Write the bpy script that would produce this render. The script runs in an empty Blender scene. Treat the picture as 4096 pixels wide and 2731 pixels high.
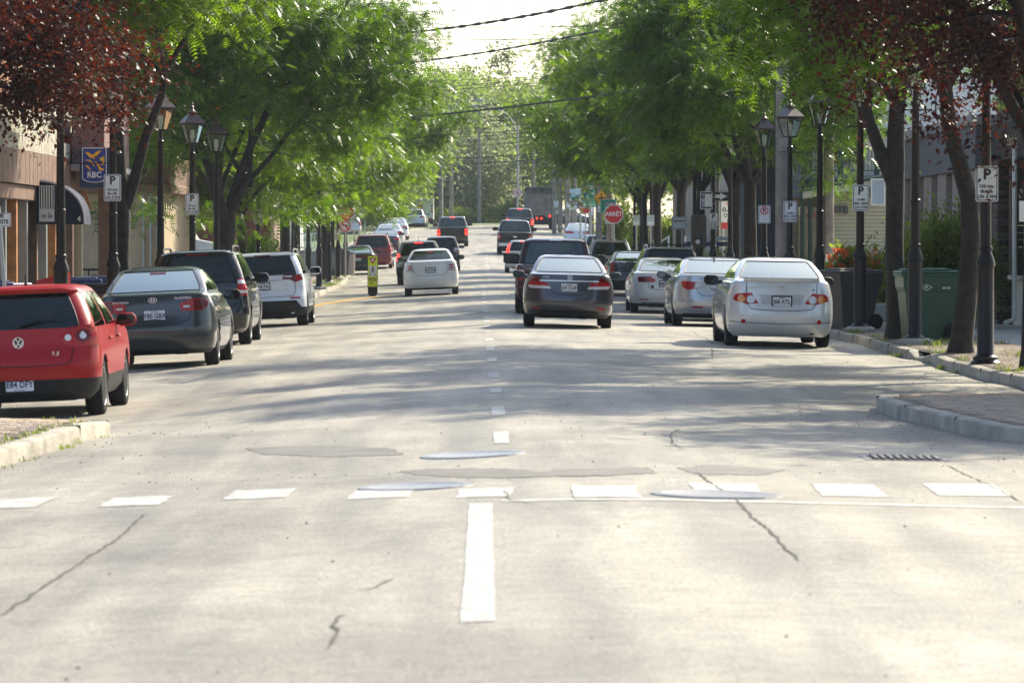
import bpy, bmesh, math, random
import numpy as np
from mathutils import Vector, Matrix, Euler

SC = bpy.context.scene
COL = SC.collection
R = math.radians
PI = math.pi

# ------------------------------------------------------------------ camera
# pixel grid of the photograph is 4096 x 2731; the street runs along +Y
F, CX, HY, CH = 16000.0, 1910.0, 956.0, 1.70
cam_d = bpy.data.cameras.new('camera')
cam = bpy.data.objects.new('camera', cam_d)
COL.objects.link(cam)
cam_d.sensor_width = 36.0
cam_d.lens = F / 4096 * 36.0
cam_d.clip_start = 0.5
cam_d.clip_end = 6000
cam.location = (0, 0, CH)
cam.rotation_euler = (R(90) - math.atan((1365.5 - HY) / F), 0, -math.atan((2048 - CX) / F))
cam_d.dof.use_dof = True
cam_d.dof.focus_distance = 82.0
cam_d.dof.aperture_fstop = 6.3
SC.camera = cam

# ------------------------------------------------------------------ sky and sun
SUN_AZ, SUN_EL = 36.0, 34.0           # azimuth measured from +Y towards +X
w = bpy.data.worlds.new('World'); SC.world = w; w.use_nodes = True
nt = w.node_tree; nt.nodes.clear()
sky = nt.nodes.new('ShaderNodeTexSky'); sky.sky_type = 'NISHITA'; sky.sun_disc = False
sky.sun_elevation = R(SUN_EL); sky.sun_rotation = R(SUN_AZ)
sky.air_density = 1.0; sky.dust_density = 2.0; sky.ozone_density = 2.0; sky.altitude = 50
bg = nt.nodes.new('ShaderNodeBackground'); bg.inputs[1].default_value = 0.145
wo = nt.nodes.new('ShaderNodeOutputWorld')
nt.links.new(sky.outputs[0], bg.inputs[0]); nt.links.new(bg.outputs[0], wo.inputs[0])
sl = bpy.data.lights.new('sun', 'SUN'); sl.energy = 5.0; sl.angle = R(0.55); sl.color = (1.0, 0.925, 0.74)
sun = bpy.data.objects.new('sun', sl); COL.objects.link(sun)
sdir = Vector((math.sin(R(SUN_AZ)) * math.cos(R(SUN_EL)), math.cos(R(SUN_AZ)) * math.cos(R(SUN_EL)), math.sin(R(SUN_EL))))
sun.rotation_euler = sdir.to_track_quat('Z', 'Y').to_euler()
sun.location = (30, 60, 60)
SC.view_settings.view_transform = 'Standard'
SC.view_settings.look = 'None'
SC.view_settings.gamma = 1.0
SC.view_settings.use_curve_mapping = False
SC.view_settings.exposure = 0.84
SC.cycles.max_bounces = 8
SC.cycles.transparent_max_bounces = 12
SC.cycles.volume_bounces = 0
SC.cycles.use_denoising = True
SC.cycles.sample_clamp_indirect = 6.0
# ------------------------------------------------------------------ placing
def wx(px, d): return (px - CX) / F * d
def wz(py, d): return CH - (py - HY) / F * d
_pd = [-40, 0, 20, 45, 60, 70, 83, 96, 106, 118, 130, 150, 175, 195, 210, 224, 243, 280, 314, 350, 380, 420, 500, 900, 1600]
_pz = [0, 0, 0, 0, 0, -.01, -.06, -.17, -.19, -.15, -.06, 0, .03, .14, .42, .8, 1.22, 1.92, 2.48, 2.92, 3.15, 3.4, 3.6, 4, 4]
_td = np.arange(-40, 1600, 1.0)
_tz = np.interp(_td, _pd, _pz)
_k = np.exp(-0.5 * (np.arange(-12, 13) / 4.0) ** 2); _k /= _k.sum()
_tz = np.convolve(np.pad(_tz, 12, mode='edge'), _k, mode='valid')
def prof(d): return float(np.interp(d, _td, _tz))
def gz(x, d):
    """height of the road surface"""
    fade = min(1.0, max(0.0, (d - 150) / 80))
    sl_, sr_ = .043 * (1 - fade) + .02 * fade, .022
    xx = max(-6.6, min(6.8, x)) - .7
    a = math.sqrt(xx * xx + .16) - .4
    z = prof(d) + .03 - a * (sl_ if xx < 0 else sr_)
    if d < 140:
        k = min(1, max(0, (d - 24) / 8)) * min(1, (140 - d) / 40)
        z += k * (.011 * math.sin(d * .62 + x * .55) + .007 * math.sin(d * 1.31 - x * .9 + 1) + .006 * math.sin(x * 1.7 + d * .23))
    if x < -1.5 and 36 < d < 58: z -= .10 * min(1, (-1.5 - x) / 2.5) * min(1, (d - 36) / 5) * min(1, (58 - d) / 8)
    if 27 < d < 33: z += -.012 * math.exp(-((d - 30) / 1.2) ** 2 - ((x - 1.4) / 2) ** 2)
    return z
# kerb edges as (x, d) polylines
KR = [(30, 33.7), (9, 33.8), (6, 33.95), (5.0, 34.2), (4.55, 34.8), (4.35, 35.6), (4.15, 37), (4.05, 38.6), (4.0, 40.2), (4.1, 40.9), (4.6, 41.5), (5.5, 42.1), (6.1, 43.1), (6.4, 44.4), (6.45, 47), (6.45, 60), (6.45, 150), (7.3, 185), (7.6, 220), (7.6, 296)]
KL = [(-30, 28.7), (-9, 29.0), (-5.6, 29.3), (-4.75, 30.0), (-4.2, 31.0), (-3.88, 32.5), (-3.6, 35.5), (-3.45, 37.6), (-3.55, 38.5), (-4.2, 39.1), (-5.4, 39.8), (-6.0, 40.8), (-6.12, 44), (-6.12, 112), (-5.8, 118), (-5.42, 124), (-5.38, 156), (-5.6, 172), (-6.0, 186), (-6.1, 200), (-6.1, 296)]
for i in range(1, 25):
    d_ = 296 + i * 5
    KR.append((7.6 + (d_ - 296) ** 2 / 190, d_)); KL.append((-6.1 + (d_ - 296) ** 2 / 190, d_))
def dens(pl, step=1.0):
    o = [pl[0]]
    for a, b in zip(pl, pl[1:]):
        n = max(1, int(math.hypot(b[0] - a[0], b[1] - a[1]) / (step if b[1] < 120 else 4)))
        for i in range(1, n + 1): o.append((a[0] + (b[0] - a[0]) * i / n, a[1] + (b[1] - a[1]) * i / n))
    return o
def kx(pl, d):
    for a, b in zip(pl, pl[1:]):
        if a[1] <= d <= b[1]: return a[0] + (b[0] - a[0]) * (d - a[1]) / max(1e-6, b[1] - a[1])
    return pl[-1][0]
KH = .14
def sz(x, d):
    """height of whatever lies at x, d: road or raised pavement"""
    if x > 0: e = kx(KR, d); return gz(min(x, e), d) + KH + .012 * min(x - e, 3) if (x > e and d > 33.7) else gz(x, d)
    e = kx(KL, d); return gz(max(x, e), d) + KH + .012 * min(e - x, 3) if (x < e and d > 28.7) else gz(x, d)

# ------------------------------------------------------------------ materials
MATS = {}
def nodes_of(m):
    m.use_nodes = True
    return m.node_tree, m.node_tree.nodes['Principled BSDF']
def M(name, rgb, rough=.5, metal=0., coat=0., var=.12, vs=6., bump=0., bs=60., spec=.5, emit=0., rv=0., coords='Object'):
    if name in MATS: return MATS[name]
    m = bpy.data.materials.new(name); MATS[name] = m
    t, b = nodes_of(m)
    b.inputs['Roughness'].default_value = rough
    b.inputs['Metallic'].default_value = metal
    b.inputs['Coat Weight'].default_value = coat
    b.inputs['Coat Roughness'].default_value = .03
    b.inputs['Specular IOR Level'].default_value = spec
    b.inputs['Base Color'].default_value = (*rgb, 1)
    if var or bump:
        tc = t.nodes.new('ShaderNodeTexCoord')
        n = t.nodes.new('ShaderNodeTexNoise'); n.inputs['Scale'].default_value = vs; n.inputs['Detail'].default_value = 6
        t.links.new(tc.outputs[coords], n.inputs['Vector'])
        if var:
            rp = t.nodes.new('ShaderNodeValToRGB'); rp.color_ramp.elements[0].position = .3; rp.color_ramp.elements[1].position = .7
            rp.color_ramp.elements[0].color = (*[c * (1 - var) for c in rgb], 1)
            rp.color_ramp.elements[1].color = (*[min(1, c * (1 + var)) for c in rgb], 1)
            t.links.new(n.outputs['Fac'], rp.inputs[0]); t.links.new(rp.outputs[0], b.inputs['Base Color'])
        if rv:
            mr = t.nodes.new('ShaderNodeMapRange'); mr.inputs[3].default_value = max(0, rough - rv); mr.inputs[4].default_value = min(1, rough + rv)
            t.links.new(n.outputs['Fac'], mr.inputs[0]); t.links.new(mr.outputs[0], b.inputs['Roughness'])
        if bump:
            n2 = t.nodes.new('ShaderNodeTexNoise'); n2.inputs['Scale'].default_value = bs; n2.inputs['Detail'].default_value = 4
            t.links.new(tc.outputs[coords], n2.inputs['Vector'])
            bp = t.nodes.new('ShaderNodeBump'); bp.inputs['Strength'].default_value = bump; bp.inputs['Distance'].default_value = .02
            t.links.new(n2.outputs['Fac'], bp.inputs['Height']); t.links.new(bp.outputs[0], b.inputs['Normal'])
    if emit:
        b.inputs['Emission Color'].default_value = (*rgb, 1); b.inputs['Emission Strength'].default_value = emit
    return m
def paint(name, rgb, metal=0., rough=.35): return M('paint_' + name, rgb, rough, metal, .85, .03, 3., rv=.05, spec=.4)
def leafmat(name, c, tr, mixf=.5, rough=.35, spread=.5):
    """thin leaf: diffuse + gloss in front, light coming through from behind"""
    m = bpy.data.materials.new(name); MATS[name] = m
    t, b = nodes_of(m)
    g = t.nodes.new('ShaderNodeNewGeometry'); tc = t.nodes.new('ShaderNodeTexCoord')
    n = t.nodes.new('ShaderNodeTexNoise'); n.inputs['Scale'].default_value = 1.3; n.inputs['Detail'].default_value = 3
    t.links.new(tc.outputs['Object'], n.inputs['Vector'])
    ad = t.nodes.new('ShaderNodeMath'); ad.operation = 'MULTIPLY_ADD'; ad.inputs[1].default_value = .45
    t.links.new(g.outputs['Random Per Island'], ad.inputs[0]); 
    sb = t.nodes.new('ShaderNodeMath'); sb.operation = 'MULTIPLY_ADD'; sb.inputs[1].default_value = 1.5; sb.inputs[2].default_value = -.45
    t.links.new(n.outputs['Fac'], sb.inputs[0]); t.links.new(sb.outputs[0], ad.inputs[2])
    def ramp(base):
        rp = t.nodes.new('ShaderNodeValToRGB'); e = rp.color_ramp.elements
        e[0].position = .05; e[1].position = .95
        e[0].color = (*[x * (1 - spread) for x in base], 1)
        e[1].color = (base[0] * (1 + spread * 1.5), base[1] * (1 + spread), base[2] * (1 + spread * .3), 1)
        t.links.new(ad.outputs[0], rp.inputs[0]); return rp
    r1, r2 = ramp(c), ramp(tr)
    b.inputs['Specular IOR Level'].default_value = .28
    t.links.new(r1.outputs[0], b.inputs['Base Color']); b.inputs['Roughness'].default_value = rough
    tl = t.nodes.new('ShaderNodeBsdfTranslucent'); t.links.new(r2.outputs[0], tl.inputs[0])
    mx = t.nodes.new('ShaderNodeMixShader'); mx.inputs[0].default_value = mixf
    t.links.new(b.outputs[0], mx.inputs[1]); t.links.new(tl.outputs[0], mx.inputs[2])
    t.links.new(mx.outputs[0], t.nodes['Material Output'].inputs[0])
    return m
def glassmat(name, tint, ior=1.9, thru=1.0, rough=.015):
    """window pane: tinted see-through plus mirror reflection by angle"""
    m = bpy.data.materials.new(name); MATS[name] = m
    t, b = nodes_of(m)
    tr = t.nodes.new('ShaderNodeBsdfTransparent'); tr.inputs[0].default_value = (*tint, 1)
    gl = t.nodes.new('ShaderNodeBsdfGlossy'); gl.inputs['Roughness'].default_value = rough; gl.inputs[0].default_value = (.92, 1, .90, 1)
    fr = t.nodes.new('ShaderNodeFresnel'); fr.inputs[0].default_value = ior
    mx = t.nodes.new('ShaderNodeMixShader')
    t.links.new(fr.outputs[0], mx.inputs[0]); t.links.new(tr.outputs[0], mx.inputs[1]); t.links.new(gl.outputs[0], mx.inputs[2])
    t.links.new(mx.outputs[0], t.nodes['Material Output'].inputs[0])
    return m

MK = M('matte_black', (.012, .012, .013), .6, var=.2, spec=.2)
RUB = M('tyre_rubber', (.018, .018, .018), .85, var=.3, bump=.3, bs=40, spec=.15)
TRIM = M('dark_plastic', (.016, .017, .018), .55, var=.2, spec=.25)
CHR = M('chrome', (.72, .73, .75), .3, .8, var=0)
ALU = M('alloy', (.5, .51, .53), .3, .9, var=.05)
RED = M('tail_red', (.42, .004, .008), .2, coat=.25, spec=.3, var=.1, vs=20)
REDD = M('tail_dark_red', (.14, .002, .005), .2, coat=.25, spec=.3, var=.1, vs=20)
REDL = M('tail_lit', (1., .03, .015), .2, var=0, emit=2.2)
AMB = M('lamp_amber', (.7, .2, .02), .15, coat=1., var=0)
LENS = M('lamp_clear', (.62, .62, .63), .12, coat=1., var=.1, vs=30)
WHT = M('white_paint', (.78, .78, .76), .5, var=.06, vs=8)
PLATE = M('plate_white', (.72, .74, .76), .4, var=.04)
INK = M('ink_black', (.015, .015, .02), .5, var=0)
BLUEINK = M('ink_blue', (.015, .02, .09), .5, var=0)
INT = M('car_interior', (.03, .031, .033), .8, var=.2)
GL = glassmat('car_glass', (.30, .34, .34), 1.75)
GLS = glassmat('rear_screen_glass', (.34, .38, .38), 8.0)
GLD = glassmat('privacy_glass', (.07, .08, .085), 1.6)
GLM = M('mirror_glass', (.06, .08, .10), .05, 1., var=0)
STEEL = M('galvanised_steel', (.36, .37, .37), .45, .6, var=.12)
WIREM = M('cable_black', (.02, .02, .022), .6, var=0)

# ------------------------------------------------------------------ geometry
class MB:
    def __init__(s): s.v = []; s.f = []
    def add(s, vs, fs):
        o = len(s.v); s.v += [tuple(p) for p in vs]; s.f += [tuple(i + o for i in f) for f in fs]; return s
    def box(s, c, size, rz=0., bev=0.):
        hx, hy, hz = size[0] / 2, size[1] / 2, size[2] / 2
        ca, sa = math.cos(rz), math.sin(rz)
        def tr(p): return (c[0] + p[0] * ca - p[1] * sa, c[1] + p[0] * sa + p[1] * ca, c[2] + p[2])
        if bev <= 0:
            vs = [tr((x * hx, y * hy, z * hz)) for z in (-1, 1) for y in (-1, 1) for x in (-1, 1)]
            return s.add(vs, [(0, 2, 3, 1), (4, 5, 7, 6), (0, 1, 5, 4), (2, 6, 7, 3), (0, 4, 6, 2), (1, 3, 7, 5)])
        b = min(bev, hx * .9, hy * .9, hz * .9)
        vs = []; idx = {}
        for sx in (-1, 1):
            for sy in (-1, 1):
                for sz_ in (-1, 1):
                    for k in range(3):
                        q = [sx * (hx - b), sy * (hy - b), sz_ * (hz - b)]
                        q[k] = (sx * hx, sy * hy, sz_ * hz)[k]
                        idx[(sx, sy, sz_, k)] = len(vs); vs.append(tr(q))
        fs = []
        for k in range(3):
            a, d = [i for i in range(3) if i != k]
            for sg in (-1, 1):
                loop = []
                for u, v in ((-1, -1), (1, -1), (1, 1), (-1, 1)):
                    t = [0, 0, 0]; t[k] = sg; t[a] = u; t[d] = v
                    loop.append(idx[(*t, k)])
                if (sg > 0) != (k != 1): loop.reverse()
                fs.append(loop)
        for k in range(3):
            a, d = [i for i in range(3) if i != k]
            for u in (-1, 1):
                for v in (-1, 1):
                    p = []
                    for e, kk in ((-1, a), (1, a), (1, d), (-1, d)):
                        t = [0, 0, 0]; t[k] = e; t[a] = u; t[d] = v
                        p.append(idx[(*t, kk)])
                    fs.append(p)
        for sx in (-1, 1):
            for sy in (-1, 1):
                for sz_ in (-1, 1): fs.append([idx[(sx, sy, sz_, k)] for k in range(3)])
        return s.add(vs, fs)
    def tube(s, path, rad, n=8, cap=True):
        P = [Vector(p) for p in path]; k = len(P)
        if not hasattr(rad, '__len__'): rad = [rad] * k
        vs = []; fs = []
        up = Vector((0, 0, 1)); prev = None
        for i in range(k):
            t = (P[min(i + 1, k - 1)] - P[max(i - 1, 0)])
            t = t.normalized() if t.length > 1e-9 else Vector((0, 0, 1))
            if prev is None:
                a = t.cross(up); a = a.normalized() if a.length > 1e-3 else Vector((1, 0, 0))
            else:
                a = prev - t * prev.dot(t); a = a.normalized() if a.length > 1e-6 else t.orthogonal().normalized()
            prev = a; b = t.cross(a)
            for j in range(n):
                an = 2 * PI * j / n
                vs.append(P[i] + (a * math.cos(an) + b * math.sin(an)) * rad[i])
        for i in range(k - 1):
            for j in range(n):
                fs.append((i * n + j, i * n + (j + 1) % n, (i + 1) * n + (j + 1) % n, (i + 1) * n + j))
        if cap: fs.append(tuple(range(n - 1, -1, -1))); fs.append(tuple((k - 1) * n + j for j in range(n)))
        return s.add(vs, fs)
    def lathe(s, prof_, n=16, o=(0, 0, 0), axis='z'):
        vs = []; fs = []; k = len(prof_)
        for r, z in prof_:
            for j in range(n):
                a = 2 * PI * j / n; p = (r * math.cos(a), r * math.sin(a), z)
                if axis == 'x': p = (z, p[0], p[1])
                if axis == 'y': p = (p[0], z, p[1])
                vs.append((p[0] + o[0], p[1] + o[1], p[2] + o[2]))
        for i in range(k - 1):
            for j in range(n): fs.append((i * n + j, i * n + (j + 1) % n, (i + 1) * n + (j + 1) % n, (i + 1) * n + j))
        if prof_[0][0] > 1e-4: fs.append(tuple(range(n - 1, -1, -1)))
        if prof_[-1][0] > 1e-4: fs.append(tuple((k - 1) * n + j for j in range(n)))
        return s.add(vs, fs)
    def prism(s, poly, y0, y1):
        """polygon in (x, z), front at y0 (towards the viewer), back at y1"""
        n = len(poly)
        a = sum(poly[i][0] * poly[(i + 1) % n][1] - poly[(i + 1) % n][0] * poly[i][1] for i in range(n))
        if a < 0: poly = poly[::-1]
        vs = [(x, y0, z) for x, z in poly] + [(x, y1, z) for x, z in poly]
        fs = [tuple(range(n)), tuple(range(2 * n - 1, n - 1, -1))] + [(i, n + i, n + (i + 1) % n, (i + 1) % n) for i in range(n)]
        return s.add(vs, fs)
    def ring(s, outer, inner, y0, y1):
        n = len(outer)
        vs = [(x, y0, z) for x, z in outer] + [(x, y0, z) for x, z in inner] + [(x, y1, z) for x, z in outer] + [(x, y1, z) for x, z in inner]
        fs = []
        for i in range(n):
            j = (i + 1) % n
            fs += [(i, j, n + j, n + i), (2 * n + i, 2 * n + j, j, i), (n + i, n + j, 3 * n + j, 3 * n + i)]
        return s.add(vs, fs)
    def xform(s, mat): s.v = [tuple(mat @ Vector(p)) for p in s.v]; return s
    def mesh(s, name, mat, smooth=None):
        me = bpy.data.meshes.new(name); me.from_pydata(s.v, [], s.f)
        if mat: me.materials.append(mat)
        if smooth is not None:
            me.shade_smooth(); me.set_sharp_from_angle(angle=R(smooth))
        me.update(); return me
    def build(s, name, mat, parent=None, smooth=None, loc=None): return put(name, s.mesh(name, mat, smooth), parent, loc)
def put(name, me, parent=None, loc=None, rot=None):
    o = bpy.data.objects.new(name, me); COL.objects.link(o)
    if parent: o.parent = parent
    if loc: o.location = loc
    if rot: o.rotation_euler = rot
    return o
def thing(name, label, cat, loc=(0, 0, 0), rz=0., group=None):
    o = bpy.data.objects.new(name, None); COL.objects.link(o)
    o.empty_display_size = .2; o.location = loc; o.rotation_euler = (0, 0, rz)
    return tag(o, label, cat, group)
def tag(o, label, cat, group=None):
    o['label'] = label; o['category'] = cat
    if group: o['group'] = group
    return o
def struct(o): o['kind'] = 'structure'; return o
def stuff(o, label=None, cat=None):
    o['kind'] = 'stuff'
    if label: o['label'] = label; o['category'] = cat
    return o
_cache = {}
def cached(key, fn):
    if key not in _cache: _cache[key] = fn()
    return _cache[key]
def rrect(w, h, r, cx=0, cz=0, n=4):
    o = []
    for sx, sz_, a0 in ((1, 1, 0), (-1, 1, 90), (-1, -1, 180), (1, -1, 270)):
        for i in range(n + 1):
            a = R(a0 + 90 * i / n); o.append((cx + sx * (w / 2 - r) + r * math.cos(a), cz + sz_ * (h / 2 - r) + r * math.sin(a)))
    return o
def circ(r, cx=0, cz=0, n=20, rz=1.0): return [(cx + r * math.cos(2 * PI * i / n), cz + r * rz * math.sin(2 * PI * i / n)) for i in range(n)]
_dg = None
def text_mesh(s, size, mat, bold=.0, sx=1., shear=0.):
    def mk():
        cu = bpy.data.curves.new('lettering', 'FONT'); cu.body = s; cu.size = size; cu.align_x = 'CENTER'; cu.align_y = 'CENTER'
        cu.offset = bold; cu.resolution_u = 2; cu.extrude = .0015; cu.shear = shear
        ob = bpy.data.objects.new('tmp', cu); COL.objects.link(ob)
        bpy.context.view_layer.update()
        me = bpy.data.meshes.new_from_object(ob.evaluated_get(bpy.context.evaluated_depsgraph_get()))
        bpy.data.objects.remove(ob); bpy.data.curves.remove(cu)
        me.name = 'lettering'; me.materials.clear(); me.materials.append(mat)
        if sx != 1: me.transform(Matrix.Diagonal((sx, 1, 1, 1)))
        me.transform(Matrix.Rotation(R(90), 4, 'X'))
        return me
    return cached(('txt', s, size, mat.name, bold, sx, shear), mk)
def letters(s, size, mat, parent, x, y, z, bold=.0, sx=1., name='lettering', rz=0., shear=0.):
    o = put(name, text_mesh(s, size, mat, bold, sx, shear), parent, (x, y, z))
    if rz: o.rotation_euler = (0, 0, rz)
    return o
# ------------------------------------------------------------------ ground, road, kerbs, pavements
rnd = random.Random(7)
OV = 4096 / 2352.0
def onground(px, py, lo=9., hi=170.):
    for _ in range(50):
        m = (lo + hi) / 2
        if wz(py, m) - gz(wx(px, m), m) > 0: lo = m
        else: hi = m
    return wx(px, lo), lo
def road_material():
    m = bpy.data.materials.new('worn_asphalt'); t, b = nodes_of(m); L = t.links.new
    tc = t.nodes.new('ShaderNodeTexCoord')
    def noise(scale, det=6, dist=0., sc=None):
        n = t.nodes.new('ShaderNodeTexNoise'); n.inputs['Scale'].default_value = scale; n.inputs['Detail'].default_value = det; n.inputs['Distortion'].default_value = dist
        if sc:
            mp = t.nodes.new('ShaderNodeMapping'); mp.inputs['Scale'].default_value = sc; L(tc.outputs['Object'], mp.inputs[0]); L(mp.outputs[0], n.inputs[0])
        else: L(tc.outputs['Object'], n.inputs['Vector'])
        return n
    a = noise(.35, 7, .6); f = noise(45, 3); s = noise(1.0, 5, .3, (1.6, .16, 1))
    r1 = t.nodes.new('ShaderNodeValToRGB'); e = r1.color_ramp.elements
    e[0].position = .33; e[0].color = (.25, .228, .188, 1); e[1].position = .68; e[1].color = (.40, .365, .298, 1)
    L(a.outputs[0], r1.inputs[0])
    r2 = t.nodes.new('ShaderNodeValToRGB'); e = r2.color_ramp.elements
    e[0].position = .35; e[0].color = (.70, .70, .71, 1); e[1].position = .60; e[1].color = (1.10, 1.08, 1.05, 1)
    L(s.outputs[0], r2.inputs[0])
    r3 = t.nodes.new('ShaderNodeValToRGB'); e = r3.color_ramp.elements
    e[0].position = .34; e[0].color = (.55, .55, .55, 1); e[1].position = .66; e[1].color = (1.3, 1.3, 1.3, 1)
    L(f.outputs[0], r3.inputs[0])
    q = noise(5.5, 5, .2); r4 = t.nodes.new('ShaderNodeValToRGB'); e = r4.color_ramp.elements
    e[0].position = .36; e[0].color = (.88, .88, .88, 1); e[1].position = .60; e[1].color = (1.05, 1.05, 1.05, 1); L(q.outputs[0], r4.inputs[0])
    m0 = t.nodes.new('ShaderNodeMix'); m0.data_type = 'RGBA'; m0.blend_type = 'MULTIPLY'; m0.inputs[0].default_value = 1
    m1 = t.nodes.new('ShaderNodeMix'); m1.data_type = 'RGBA'; m1.blend_type = 'MULTIPLY'; m1.inputs[0].default_value = 1
    m2 = t.nodes.new('ShaderNodeMix'); m2.data_type = 'RGBA'; m2.blend_type = 'MULTIPLY'; m2.inputs[0].default_value = .8
    L(r1.outputs[0], m1.inputs[6]); L(r2.outputs[0], m1.inputs[7]); L(m1.outputs[2], m0.inputs[6]); L(r4.outputs[0], m0.inputs[7]); L(m0.outputs[2], m2.inputs[6]); L(r3.outputs[0], m2.inputs[7])
    L(m2.outputs[2], b.inputs['Base Color'])
    b.inputs['Roughness'].default_value = .62; b.inputs['Specular IOR Level'].default_value = .35
    bp = t.nodes.new('ShaderNodeBump'); bp.inputs['Strength'].default_value = .55; bp.inputs['Distance'].default_value = .008
    L(f.outputs[0], bp.inputs['Height']); L(bp.outputs[0], b.inputs['Normal'])
    return m
ASPH = road_material()
PATCH = M('asphalt_patch_mat', (.165, .152, .132), .75, var=.2, vs=3, bump=.5, bs=50)
CRK = M('crack_dark', (.07, .063, .055), .9, var=.3, vs=10)
ROADW = M('road_paint_white', (.50, .485, .44), .6, var=.14, vs=9, bump=.2, bs=40)
_t, _b = ROADW.node_tree, ROADW.node_tree.nodes['Principled BSDF']
_src = _b.inputs['Base Color'].links[0].from_socket
_n = _t.nodes.new('ShaderNodeTexNoise'); _n.inputs['Scale'].default_value = 7.; _n.inputs['Detail'].default_value = 8; _n.inputs['Roughness'].default_value = .75
_tc = _t.nodes.new('ShaderNodeTexCoord'); _t.links.new(_tc.outputs['Object'], _n.inputs['Vector'])
_r = _t.nodes.new('ShaderNodeValToRGB'); _r.color_ramp.elements[0].position = .40; _r.color_ramp.elements[1].position = .54; _t.links.new(_n.outputs['Fac'], _r.inputs[0])
_m = _t.nodes.new('ShaderNodeMix'); _m.data_type = 'RGBA'; _m.inputs[6].default_value = (.34, .315, .27, 1); _t.links.new(_r.outputs[0], _m.inputs[0]); _t.links.new(_src, _m.inputs[7]); _t.links.new(_m.outputs[2], _b.inputs['Base Color'])
ROADY = M('road_paint_yellow', (.62, .34, .05), .6, var=.25, vs=5)
CONC = M('concrete', (.36, .34, .30), .85, var=.22, vs=1.6, bump=.5, bs=35)
KERBM = M('kerb_concrete', (.35, .315, .255), .85, var=.3, vs=3.5, bump=.7, bs=25)
PAVB = M('paver_base', (.20, .165, .13), .9, var=.3, vs=4, bump=.4, bs=30)
PAVM = [M('paver_%d' % i, c, .85, var=.2, vs=12, bump=.4, bs=60) for i, c in enumerate([(.38, .29, .21), (.42, .31, .215), (.34, .27, .205), (.40, .32, .24)])]
GRASSG = M('lawn_green', (.085, .13, .03), .9, var=.45, vs=1.2, bump=.6, bs=20)

g = MB()
xs = [-900, -300, -120, -60, -30, -8, 8, 30, 60, 120, 300, 900]; ds = [-80, -20, 0, 20, 60, 100, 140, 180, 200, 215, 230, 250, 280, 320, 360, 400, 450, 520, 700, 1000, 1500, 2500]
vs = [(x, d, prof(min(d, 1500)) - .33) for d in ds for x in xs]; nx = len(xs)
g.add(vs, [(j * nx + i, j * nx + i + 1, (j + 1) * nx + i + 1, (j + 1) * nx + i) for j in range(len(ds) - 1) for i in range(nx - 1)])
struct(g.build('ground', GRASSG, smooth=180))

def sheet(fn, rows, cols):
    vs = [fn(r, c) for r in rows for c in cols]; n = len(cols)
    return vs, [(j * n + i, j * n + i + 1, (j + 1) * n + i + 1, (j + 1) * n + i) for j in range(len(rows) - 1) for i in range(n - 1)]
rows = list(np.arange(-15, 10, 1.)) + list(np.arange(10, 110, .5)) + list(np.arange(110, 200, 1.5)) + list(np.arange(200, 421, 4))
cols = [-45, -30, -18, -12, -9] + list(np.arange(-7.5, 8.6, .5)) + [10, 13, 18, 30, 50, 95]
mb = MB(); mb.add(*sheet(lambda d, x: (x, d, gz(x, d)), rows, cols))
road = struct(mb.build('road', ASPH, smooth=180))

def ground_poly(name, pts, mat, lift=.004, parent=road, sub=.5):
    """flat marking laid on the road, cut fine enough to follow it"""
    bm = bmesh.new(); bm.faces.new([bm.verts.new((x, y, 0)) for x, y in pts])
    x0, x1 = min(p[0] for p in pts), max(p[0] for p in pts); y0, y1 = min(p[1] for p in pts), max(p[1] for p in pts)
    for k in range(int(x0 / sub), int(x1 / sub) + 1): bmesh.ops.bisect_plane(bm, geom=bm.verts[:] + bm.edges[:] + bm.faces[:], plane_co=(k * sub, 0, 0), plane_no=(1, 0, 0))
    for k in range(int(y0 / sub), int(y1 / sub) + 1): bmesh.ops.bisect_plane(bm, geom=bm.verts[:] + bm.edges[:] + bm.faces[:], plane_co=(0, k * sub, 0), plane_no=(0, 1, 0))
    for v in bm.verts: v.co.z = gz(v.co.x, v.co.y) + lift
    bm.normal_update()
    for f in bm.faces:
        if f.normal.z < 0: f.normal_flip()
    me = bpy.data.meshes.new(name); bm.to_mesh(me); bm.free(); me.materials.append(mat)
    return put(name, me, parent)
def rough_quad(x0, x1, y0, y1, sk=0., n=5, j=.012):
    """painted block with worn, uneven edges"""
    p = []
    for i in range(n + 1): p.append((x0 + (x1 - x0) * i / n + rnd.uniform(-j, j), y0 + rnd.uniform(-j, j) * 2))
    for i in range(1, n): p.append((x1 + sk * i / n + rnd.uniform(-j, j), y0 + (y1 - y0) * i / n))
    for i in range(n + 1): p.append((x1 + sk - (x1 - x0) * i / n + rnd.uniform(-j, j), y1 + rnd.uniform(-j, j) * 2))
    for i in range(1, n): p.append((x0 + sk - sk * i / n + rnd.uniform(-j, j), y1 - (y1 - y0) * i / n))
    return p
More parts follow.
